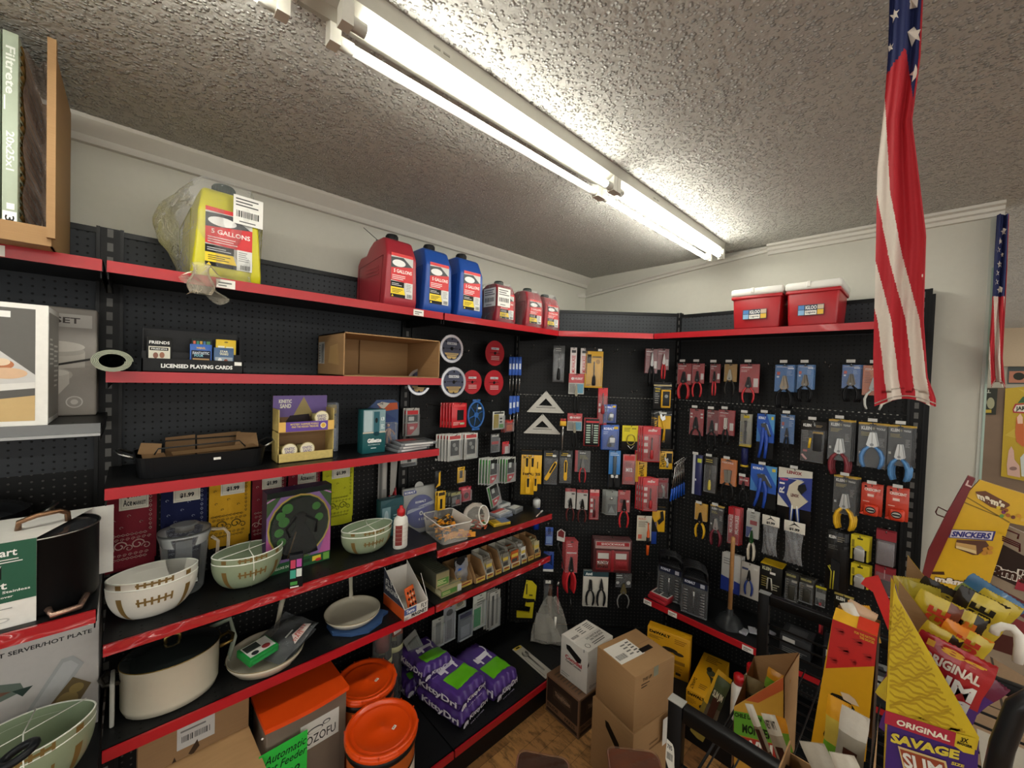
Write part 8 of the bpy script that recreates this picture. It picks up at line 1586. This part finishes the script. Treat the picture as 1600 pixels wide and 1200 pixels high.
f.b.build('printed_front', t)
A, B_, C_ = Vector(f.p(1301, 967)), Vector(f.p(1371, 995)), Vector(f.p(1352, 1190)); D2 = .10
b = MB(); b.add([tuple(B_), (B_.x+D2, B_.y, B_.z), (B_.x+D2, B_.y, C_.z), (B_.x, B_.y, C_.z)], [(0,1,2,3)], M('#2c1a10', .5)); b.add([(A.x, A.y, A.z), (A.x+D2, A.y, A.z), (A.x+D2, A.y, C_.z), (A.x, A.y+.0, C_.z)], [(3,2,1,0)], CB); b.add([(A.x+D2, A.y, A.z), (A.x+D2, B_.y, B_.z), (A.x+D2, B_.y, C_.z), (A.x+D2, A.y, C_.z)], [(3,2,1,0)], CB)
b.build('sides', t)
b = MB(); z0 = A.z; vs_ = [tuple(A), tuple(B_), (B_.x+.05, B_.y-.0, B_.z+.012), (A.x+.05, A.y, A.z+.012)]; b.add(vs_, [(0,1,2,3)], M('#d8a418', .4)); m1 = Vector(vs_[0]).lerp(Vector(vs_[1]), .55); m2 = Vector(vs_[3]).lerp(Vector(vs_[2]), .55)
b.add([(m1.x, m1.y, m1.z+.001), (B_.x, B_.y, B_.z+.001), (B_.x+.05, B_.y, B_.z+.013), (m2.x, m2.y, m2.z+.001)], [(0,1,2,3)], M('#c43018', .4)); b.build('top_flap', t)
b = MB(); P_ = [aX(x, y, 1.44) for x, y in ((1345, 912), (1352, 903), (1372, 899), (1395, 950), (1388, 985), (1364, 925))]; b.add([tuple(q) for q in P_]+[(q.x+.003, q.y, q.z) for q in P_], [(0,1,2,3,4,5), (11,10,9,8,7,6)], M('#c8201c', .4)); b.build('raised_flap', t)
stick('tan snack bag poking out of the red and yellow box, right', 1350, 948, 1.41, .10, .06, (0, .3), ['#c9a888', '#b89878'])
stick('yellow corner of a pack with dark emblem in the red and yellow box', 1338, 945, 1.42, .09, .055, (0, -.3), ['#d8a028', '#c08a1c'])
stick('white torn wrapper poking from the red and yellow box, left', 1322, 942, 1.40, .08, .03, (0, -.5), ['#d4d0c6', '#b8b2a4'])
# striped yellow and purple snack display
t = thing('snack_display', 'large yellow and purple display box cut on the slant, front right', 'display box', (0, 0, 0)); f = Face(.90)
f.slab([(1399, 912), (1404, 936), (1530, 1158), (1522, 1290), (1380, 1250), (1388, 1105)], .004, M('#3a1c6a', .4), CB)
f.poly([(1397, 912), (1404, 936), (1530, 1152), (1526, 1172), (1384, 1110)], '#cdb01c')
for i in range(27):
    pts = []; yy = 945+i*7.6
    x1_ = 1402+(yy-932)*.565; x1_ = min(x1_, 1520)
    if yy > 1105: x0_ = 1388+(yy-1105)*2.2
    else: x0_ = 1390
    if x1_-x0_ < 8: continue
    for k in range(13):
        x = x0_+(x1_-x0_)*k/12; pts.append((x, yy+3.2*math.sin(k*.9+i*1.7)+1.8*math.sin(k*2.1+i)+.28*(x-x0_)))
    pts = [(x, y) for x, y in pts if y < 1108+(x-1385)*.42 and x < 1402+(y-932)*.565]
    if len(pts) > 2: f.b.add([f.p(x, y, 2) for x, y in pts]+[f.p(x, y+3.4, 2) for x, y in pts], [(j, j+1, len(pts)+j+1, len(pts)+j) for j in range(len(pts)-1)], M('#b08f10', .4))
f.poly([(1384, 1109), (1494, 1144), (1492, 1166), (1382, 1129)], '#a81c34', 3); f.text('ORIGINAL', ((1402, 1122), (1486, 1149), (1484, 1158), (1400, 1131)), '#e6dcc8', 4)
f.poly([(1494, 1144), (1526, 1153), (1522, 1178), (1505, 1174), (1491, 1164)], '#cdb01c', 4); f.text('3X', ((1502, 1150), (1514, 1153), (1512, 1160), (1500, 1157)), '#1c1608', 5); f.text('BIGGER', ((1496, 1156), (1520, 1164), (1519, 1168), (1495, 1160)), '#1c1608', 5)
f.text('SAVAGE', ((1393, 1143), (1500, 1172), (1498, 1186), (1391, 1158)), '#cdb838', 4, .05); f.text('SIZE', ((1487, 1188), (1507, 1194), (1506, 1198), (1486, 1193)), '#cdb838', 4)
f.poly([(1403, 1164), (1478, 1188), (1485, 1220), (1412, 1200)], '#cdb47a', 4); f.poly([(1406, 1168), (1475, 1190), (1481, 1216), (1414, 1197)], '#8f3a1c', 5); f.text('SLIM', ((1409, 1172), (1472, 1193), (1474, 1214), (1414, 1197)), '#d8d4cc', 6, .03)
f.b.build('printed_front', t)
b = MB(); A = Vector(f.p(1398, 912)); Q = Vector(f.p(1388, 1105)); E_ = Vector(f.p(1530, 1158))
for (p0, dep, dz, mt) in ((A, .16, -.0, M('#c8a418', .4)),): b.add([tuple(p0), (p0.x+.03, p0.y+.006, p0.z), (Q.x+.16, Q.y+.006, Q.z-.1), (Q.x, Q.y, Q.z-.25), tuple(Q)], [(0,1,2,3,4)], mt)
for k, (x_, px, py, px2, py2) in enumerate(((1.02, 1405, 908, 1476, 1000), (1.16, 1418, 868, 1466, 928))):
    a1 = aX(px, py, x_); a2 = aX(px2, py2, x_); b.add([tuple(a1), tuple(a2), (a2.x, a2.y, a2.z-.15), (a1.x, a1.y+.004, a1.z-.35)], [(0,1,2,3)], CB2); b.add([(q.x+.004, q.y, q.z) for q in (a1, a2)]+[(a2.x+.004, a2.y, a2.z-.15), (a1.x+.004, a1.y+.004, a1.z-.35)], [(3,2,1,0)], M('#c8a418', .4))
b.build('side_flaps', t)
YB_, PU_, BK_ = '#c2aa2c', '#4a2878', '#241c14'
SV = lambda c='#1c1608': [('SAVAGE', .12, .85, c, True)]
for lb, px, py, x, ln, w_, ry, cols, tx in (
 ('large purple and red meat stick pack with white and red logo, front of the display', 1497, 1012, .95, .20, .085, .22, ['#a82024', '#a82024', PU_, PU_, PU_], [('18g', .02, .09, '#d8a02c', False), ('ORIGINAL', .12, .20, '#e0d4c4', False), ('SLIM', .23, .36, '#e4e0d8', False), ('JIM', .37, .48, '#e4e0d8', False)]),
 ('yellow and black lettered pack left of the purple and red one', 1477, 985, .97, .17, .045, .35, [YB_, YB_, BK_], SV()),
 ('orange-lettered yellow pack above the purple and red one', 1516, 985, 1.00, .10, .055, .3, ['#d8801c', YB_], SV('#b8341c')),
 ('yellow pack with upright red lettering in the middle of the display', 1472, 935, 1.03, .14, .055, .25, [YB_, YB_, '#6a3420'], SV('#b8341c')),
 ('purple-edged pack with black lettering beside the red-lettered one', 1493, 945, 1.04, .14, .05, .25, [PU_, YB_, YB_], SV()),
 ('yellow pack with orange lettering, right of the middle', 1515, 955, 1.04, .13, .045, .25, [YB_, YB_, BK_], SV('#c86a1c')),
 ('dark clear-windowed pack at the left of the display', 1440, 912, 1.08, .16, .05, .05, ['#a8982c', '#5a3c2c', BK_, PU_], None),
 ('dark pack with yellow script at the top of the display', 1490, 922, 1.10, .10, .08, .3, [BK_, BK_, PU_], [('18g', .1, .3, '#c2aa2c', False)]),
 ('yellow-black pack leaning at the back left corner of the display', 1422, 903, 1.12, .12, .05, -.2, ['#b8a030', '#6a3c2c', BK_], None),
 ('yellow and purple pack high at the right of the display', 1540, 932, 1.08, .13, .06, .3, [BK_, YB_, YB_], SV()),
 ('blue-topped pack lying behind the display packs', 1563, 922, 1.20, .08, .08, .5, ['#3a6a94', '#7a8a4a', YB_], None),
 ('yellow pack with brown script at the far right of the display', 1568, 935, 1.12, .13, .05, .4, [YB_, YB_, YB_], SV('#8a5a1c')),
 ('red and purple pack half hidden behind the slanted box edge', 1448, 1000, .98, .14, .05, .25, ['#98202c', '#5a2450'], [('3X', .05, .15, '#c87a2c', False)]),
 ('purple and green pack poking out at the right of the purple and red one', 1545, 1055, .98, .14, .05, .5, ['#6a2040', '#4a2878', '#5c9a30', '#8a1c2c'], None),
): stick(lb, px, py, x, ln, w_, (0, ry), cols, tx)
# big candy display wing
t = thing('candy_display', 'slanting yellow candy display wing with dark red edge strip', 'display box', (0, 0, 0)); f = Face(1.50)
f.slab([(1531, 750), (1600, 772), (1640, 790), (1640, 830), (1578, 817), (1531, 960), (1400, 960), (1450, 895), (1514, 768)], .012, M('#d8aa08', .4), M('#b88c08', .5))
f.poly([(1511, 776), (1579, 816), (1576, 817), (1511, 778)], '#8a6a08'); f.poly([(1507, 784), (1560, 806), (1558, 807), (1507, 786)], '#8a6a08')
f.poly([(1524, 768), (1540, 767), (1577, 787), (1578, 790), (1566, 797), (1548, 792), (1530, 780)], '#6a3c1c', 2); f.text("m&m's", ((1525, 768), (1572, 785), (1568, 795), (1528, 779)), '#ece0c4', 4, .06)
for i, (x, y, c) in enumerate(((1560, 793, '#d8b820'), (1568, 800, '#7a2c5a'), (1575, 805, '#a85c1c'), (1565, 806, '#5a8a3c'), (1583, 808, '#6a3418'), (1592, 806, '#c88a1c'), (1598, 812, '#d8b040'), (1572, 797, '#8a4a1c'))):
    f.poly([(x+3.6*math.cos(a), y+3*math.sin(a)) for a in [j*PI/4 for j in range(8)]], c, 3)
f.poly([(1486, 827), (1556, 830), (1551, 845), (1482, 840)], '#2c2c7c', 2); f.poly([(1487, 828), (1552, 831), (1549, 843), (1484, 839)], '#e4dce0', 3); f.text('SNICKERS', ((1489, 829.5), (1550, 832.5), (1546, 842), (1486, 838)), '#2c2c7c', 4, .05)
f.poly([(1495, 843), (1540, 845), (1545, 852), (1528, 867), (1520, 867), (1492, 856)], '#5a3420', 2); f.poly([(1494, 847), (1525, 852), (1526, 866), (1493, 855)], '#c9a060', 3); f.poly([(1494, 852), (1525, 860), (1525, 865), (1494, 856)], '#e0c890', 4)
for x, y in ((1540, 858), (1547, 856), (1538, 864), (1546, 863)): f.poly([(x+5*math.cos(a), y+3.4*math.sin(a)) for a in [j*PI/4 for j in range(8)]], '#c98a2c', 3)
f.poly([(1455, 893), (1475, 893), (1476, 898), (1456, 897)], '#4a2c18', 2); f.text("m&m's", ((1461, 898), (1524, 908), (1519, 919), (1460, 908)), '#3c2010', 3, .14); f.text("m&m's", ((1461.5, 898.5), (1523.5, 908.5), (1518.5, 918.5), (1460.5, 907.5)), '#ece0d0', 4, .05)
f.b.build('printed_wing', t)
f = Face(1.496); f.slab([(1513, 744), (1524, 748), (1454, 900), (1445, 935), (1432, 935), (1450, 862), (1478, 806)], .02, M('#6f1418', .4)); f.poly([(1512, 750), (1514, 751), (1512, 757), (1519, 760), (1518, 762), (1508, 758)], '#d8b8b0'); f.b.build('red_edge_strip', t)
b = MB()
def L3(pts, x, r=.0018, m='#4a1414'): b.tube([tuple(aX(p, q, x)) for p, q in pts], r, M(m, .4), 6)
L3([(1482, 800), (1466, 792), (1462, 800), (1464, 804), (1480, 810)], 1.55); L3([(1574, 828), (1592, 835), (1590, 842)], 1.45)
for d_ in (0, 3, 6): L3([(1566, 838+d_), (1594, 850+d_), (1593, 856+d_)], 1.45)
b.build('wire_hooks', t)
t = thing('candy_shelf', 'dark red stepped candy rack with brown boxes at the right edge', 'candy rack', (0, 0, 0)); f = Face(1.52)
f.slab([(1576, 822), (1640, 850), (1640, 1080), (1520, 1010), (1538, 940), (1556, 880)], .01, M('#8d7c68', .5))
f.poly([(1552, 868), (1566, 850), (1640, 890), (1640, 940), (1540, 893)], '#2c1c14', 2); f.text("&m's", ((1548, 880), (1612, 893), (1606, 915), (1546, 895)), '#e4dcd0', 3, .12); f.text("&m's", ((1549, 881), (1611, 894), (1605, 913), (1547, 894)), '#3c2014', 4, .04); f.poly([(1590, 905), (1640, 900), (1640, 935), (1585, 920)], '#98182c', 3)
f.poly([(1535, 905), (1640, 960), (1640, 990), (1532, 925)], '#5c1418', 2); f.poly([(1530, 940), (1640, 990), (1640, 1010), (1540, 965)], '#7a1c20', 2); f.poly([(1545, 985), (1600, 1000), (1600, 1030), (1540, 1010)], '#4a2018', 3); f.b.build('rack_side', t)
b = MB(); b.tube([tuple(aX(x, y, 1.05)) for x, y in ((1553, 990), (1556, 982), (1568, 978), (1582, 981), (1592, 992), (1593, 1010), (1590, 1035))], .0062, M('#d8d4ca', .35), 10); tag(b.build('hook'), 'white bent plastic hook at the right edge', 'hook')
b = MB(); b.tube([tuple(aX(x, y, .80)) for x, y in ((1545, 1260), (1566, 1165), (1590, 1105), (1650, 1075))], .011, M('#17181a', .35, coat=.3), 12); tag(b.build('rack_rail'), 'thick black tube rail at the lower right edge', 'rail')
b = MB(); b.box(1.1, 1.9, -.75, -.14, .95, .955, M('#b4ada0', .5)); tag(b.build('counter_sheet'), 'pale counter sheet behind the black rail at the lower right', 'counter')

# ================================================================== flags
def flag(label, x, L_, R_, ztop, px_b, seed, stars, union_px):
    """cloth hanging in folds; L_, R_ are the left and right outline points (px,py) measured on the plane x"""
    t = thing('flag', label, 'flag', (0, 0, 0)); W_ = M('#ddd2c6', .75, bump=.1, bs=200); RD = M('#b81f2c', .75, bump=.1, bs=200); BU = M('#1f2a5c', .75, bump=.1, bs=200)
    def ed(T, py):
        for (a, b_) in zip(T, T[1:]):
            if py <= b_[1]: k = (py-a[1])/(b_[1]-a[1]); return a[0]+(b_[0]-a[0])*k
        return T[-1][0]
    y0, y1 = L_[0][1], L_[-1][1]
    for layer in (0, 1):
        def fn(u, v, off=0):
            py = y0+(y1-y0)*v; l, r = ed(L_, py), ed(R_, py)
            if layer: l, r = l+(r-l)*.08, l+(r-l)*.92
            p = aX(l+(r-l)*u, py-(12*math.sin(PI*u*1.0)*(v > .97)), x)
            fold = .011*math.sin(2*PI*(u*1.5+.25*v)+seed)+.006*math.sin(2*PI*(u*3.1)+5*v)
            return (x+.03*layer+fold*.8+off, p.y, p.z)
        def mf(u, v):
            py = y0+(y1-y0)*v; l, r = ed(L_, py), ed(R_, py); px = l+(r-l)*u
            if layer: px += 22
            if py < union_px(px): return BU
            if stars[0][2] > 6 and px > px_b(py)+11 and py < 430: return RD
            s_ = (px-px_b(py))/px_b(None)+.5
            return W_ if int(math.floor(s_)) % 2 == 0 else RD
        b = MB(); b.grid(lambda u, v: fn(u, v), 80, 150, W_, matfn=mf); b.grid(lambda u, v: fn(1-u, v, .0015), 16, 50, W_, matfn=lambda u, v: mf(1-u, v))
        if not layer:
            for (sx, sy, s) in stars:
                l, r = ed(L_, sy), ed(R_, sy); pts = []
                for k in range(10):
                    a = PI/2+PI*k/5+.2; rr_ = s*1.25 if k % 2 == 0 else s*.52; px, py = sx+rr_*math.cos(a)*.75, sy-rr_*math.sin(a)
                    px = min(max(px, l), r); q = fn((px-l)/(r-l), (py-y0)/(y1-y0)); pts.append((q[0]-.0015, q[1], q[2]))
                b.add(pts, [tuple(range(10))], W_)
        b.build('cloth', t)
        if not layer:
            b = MB(); b.tube([fn(1, i/60) for i in range(61)], .0016, M('#a81e2a', .8), 5); b.tube([(q[0]-.001, q[1], q[2]+.006) for q in [fn(i/20, 1) for i in range(21)]], .0012, M('#b8aaa0', .8), 5); b.build('hem', t)
def drift1(py):
    if py is None: return 22.0
    if py < 300: return 1380+(py-300)*.06
    return 1380+(py-300)*.19 if py < 400 else 1399+(py-400)*.27 if py < 500 else 1426+(py-500)*.12
flag('large flag hanging in folds from the ceiling in the foreground', 1.16, [(1390, -20), (1387, 80), (1381, 160), (1370, 260), (1367, 430), (1364, 560), (1366, 635)], [(1442, -20), (1437, 90), (1424, 190), (1435, 280), (1446, 370), (1442, 500), (1448, 590), (1461, 622)], 2.88, drift1, .4, [(1426, 2, 11), (1430, 54, 13), (1431, 115, 12), (1398, 22, 9), (1391, 70, 6)], lambda px: 105-(px-1390)*1.0 if px < 1416 else 78+(px-1416)*7 if px < 1430 else 176)
flag('smaller flag hanging at the free end of the right wall', 2.885, [(1558, 335), (1554, 400), (1550, 480), (1544, 560), (1548, 606)], [(1576, 328), (1573, 420), (1569, 500), (1566, 560), (1570, 602)], 2.8, lambda py: 8.0 if py is None else 1556+(py-460)*.03, 1.9, [(1568, 362, 5), (1563, 377, 5), (1560, 391, 4), (1562, 413, 5), (1558, 427, 4), (1562, 453, 5), (1566, 398, 3), (1557, 441, 4)], lambda px: 464)
# ================================================================== beyond the wall end
XF = 8.9
def far(name, label, cat, pts, mat, x=XF-.03, th=.01, group=None, more=()):
    f = Face(x); f.slab(pts, th, mat)
    for a in more:
        if a[0] == 'p': f.poly(a[1], a[2], a[3] if len(a) > 3 else 4)
        else: f.text(a[1], a[2], a[3], 12)
    return tag(f.b.build(name), label, cat, group)
def ell(cx, cy, rx, ry, n=14): return [(cx+rx*math.cos(2*PI*i/n), cy+ry*math.sin(2*PI*i/n)) for i in range(n)]
far('poster', 'tall yellow drink poster with bottles beyond the wall end', 'poster', [(1571, 607), (1640, 600), (1640, 760), (1564, 744)], M('#b89a20', .5), more=[('p', [(1590, 607), (1640, 620), (1640, 640)], '#c4a83a'), ('p', [(1570, 680), (1600, 660), (1640, 700)], '#c4a83a'), ('p', [(1582, 640), (1586, 631), (1640, 628), (1640, 648), (1583, 645)], '#a8242c', 8), ('p', [(1584, 640), (1588, 633), (1640, 630), (1640, 645), (1585, 643)], '#d8cfc0', 10), ('p', [(1590, 630), (1598, 620), (1610, 618), (1612, 628)], '#2c5a34', 8), ('t', 'JARRITOS', ((1587, 635), (1628, 634), (1628, 643), (1587, 643)), '#2c3a2c'), ('p', [(1588, 652), (1594, 646), (1598, 652), (1600, 668), (1607, 680), (1606, 694), (1598, 698), (1588, 690), (1586, 676)], '#c0622c', 8), ('p', [(1589, 652), (1594, 646), (1598, 652), (1598, 662), (1590, 662)], '#e0b8a0', 10), ('p', [(1576, 704), (1580, 697), (1584, 704), (1585, 718), (1593, 728), (1594, 746), (1574, 742), (1573, 726)], '#cfa898', 8), ('p', ell(1583, 732, 6, 3), '#8a6a60', 10), ('p', [(1594, 715), (1602, 706), (1606, 715), (1610, 746), (1596, 744)], '#c9cfc8', 8)])
far('framed_picture', 'framed dark menu picture above the yellow poster', 'picture', [(1576, 556), (1640, 556), (1640, 600), (1574, 600)], M('#3a4240', .5), more=[('p', [(1577, 580), (1640, 580), (1640, 598), (1576, 598)], '#a86a50'), ('p', ell(1592, 588, 9, 6), '#2c2c24', 6), ('p', ell(1594, 566, 12, 5), '#9aa89c', 6), ('t', 'MENU', ((1580, 560), (1600, 560), (1600, 570), (1580, 570)), '#d8d8cc')])
far('shelf_panel', 'pale panel running behind the framed picture', 'panel', [(1530, 540), (1700, 545), (1700, 606), (1528, 606)], M('#a39c8c', .6), x=XF-.015)
far('flyer', 'dark glass-side flyer with pale lettering above the brown wall', 'flyer', [(1530, 607), (1559, 607), (1556, 648), (1528, 648)], M('#34362e', .5), more=[('t', 'ALL', ((1533, 609), (1548, 609), (1548, 614), (1533, 614)), '#b8b8a8'), ('p', ell(1548, 630, 6, 9), '#9a9878', 6), ('p', [(1532, 640), (1549, 640), (1549, 645), (1532, 645)], '#b0982c', 6), ('p', ell(1538, 628, 4, 6), '#8a8a7a', 6)])
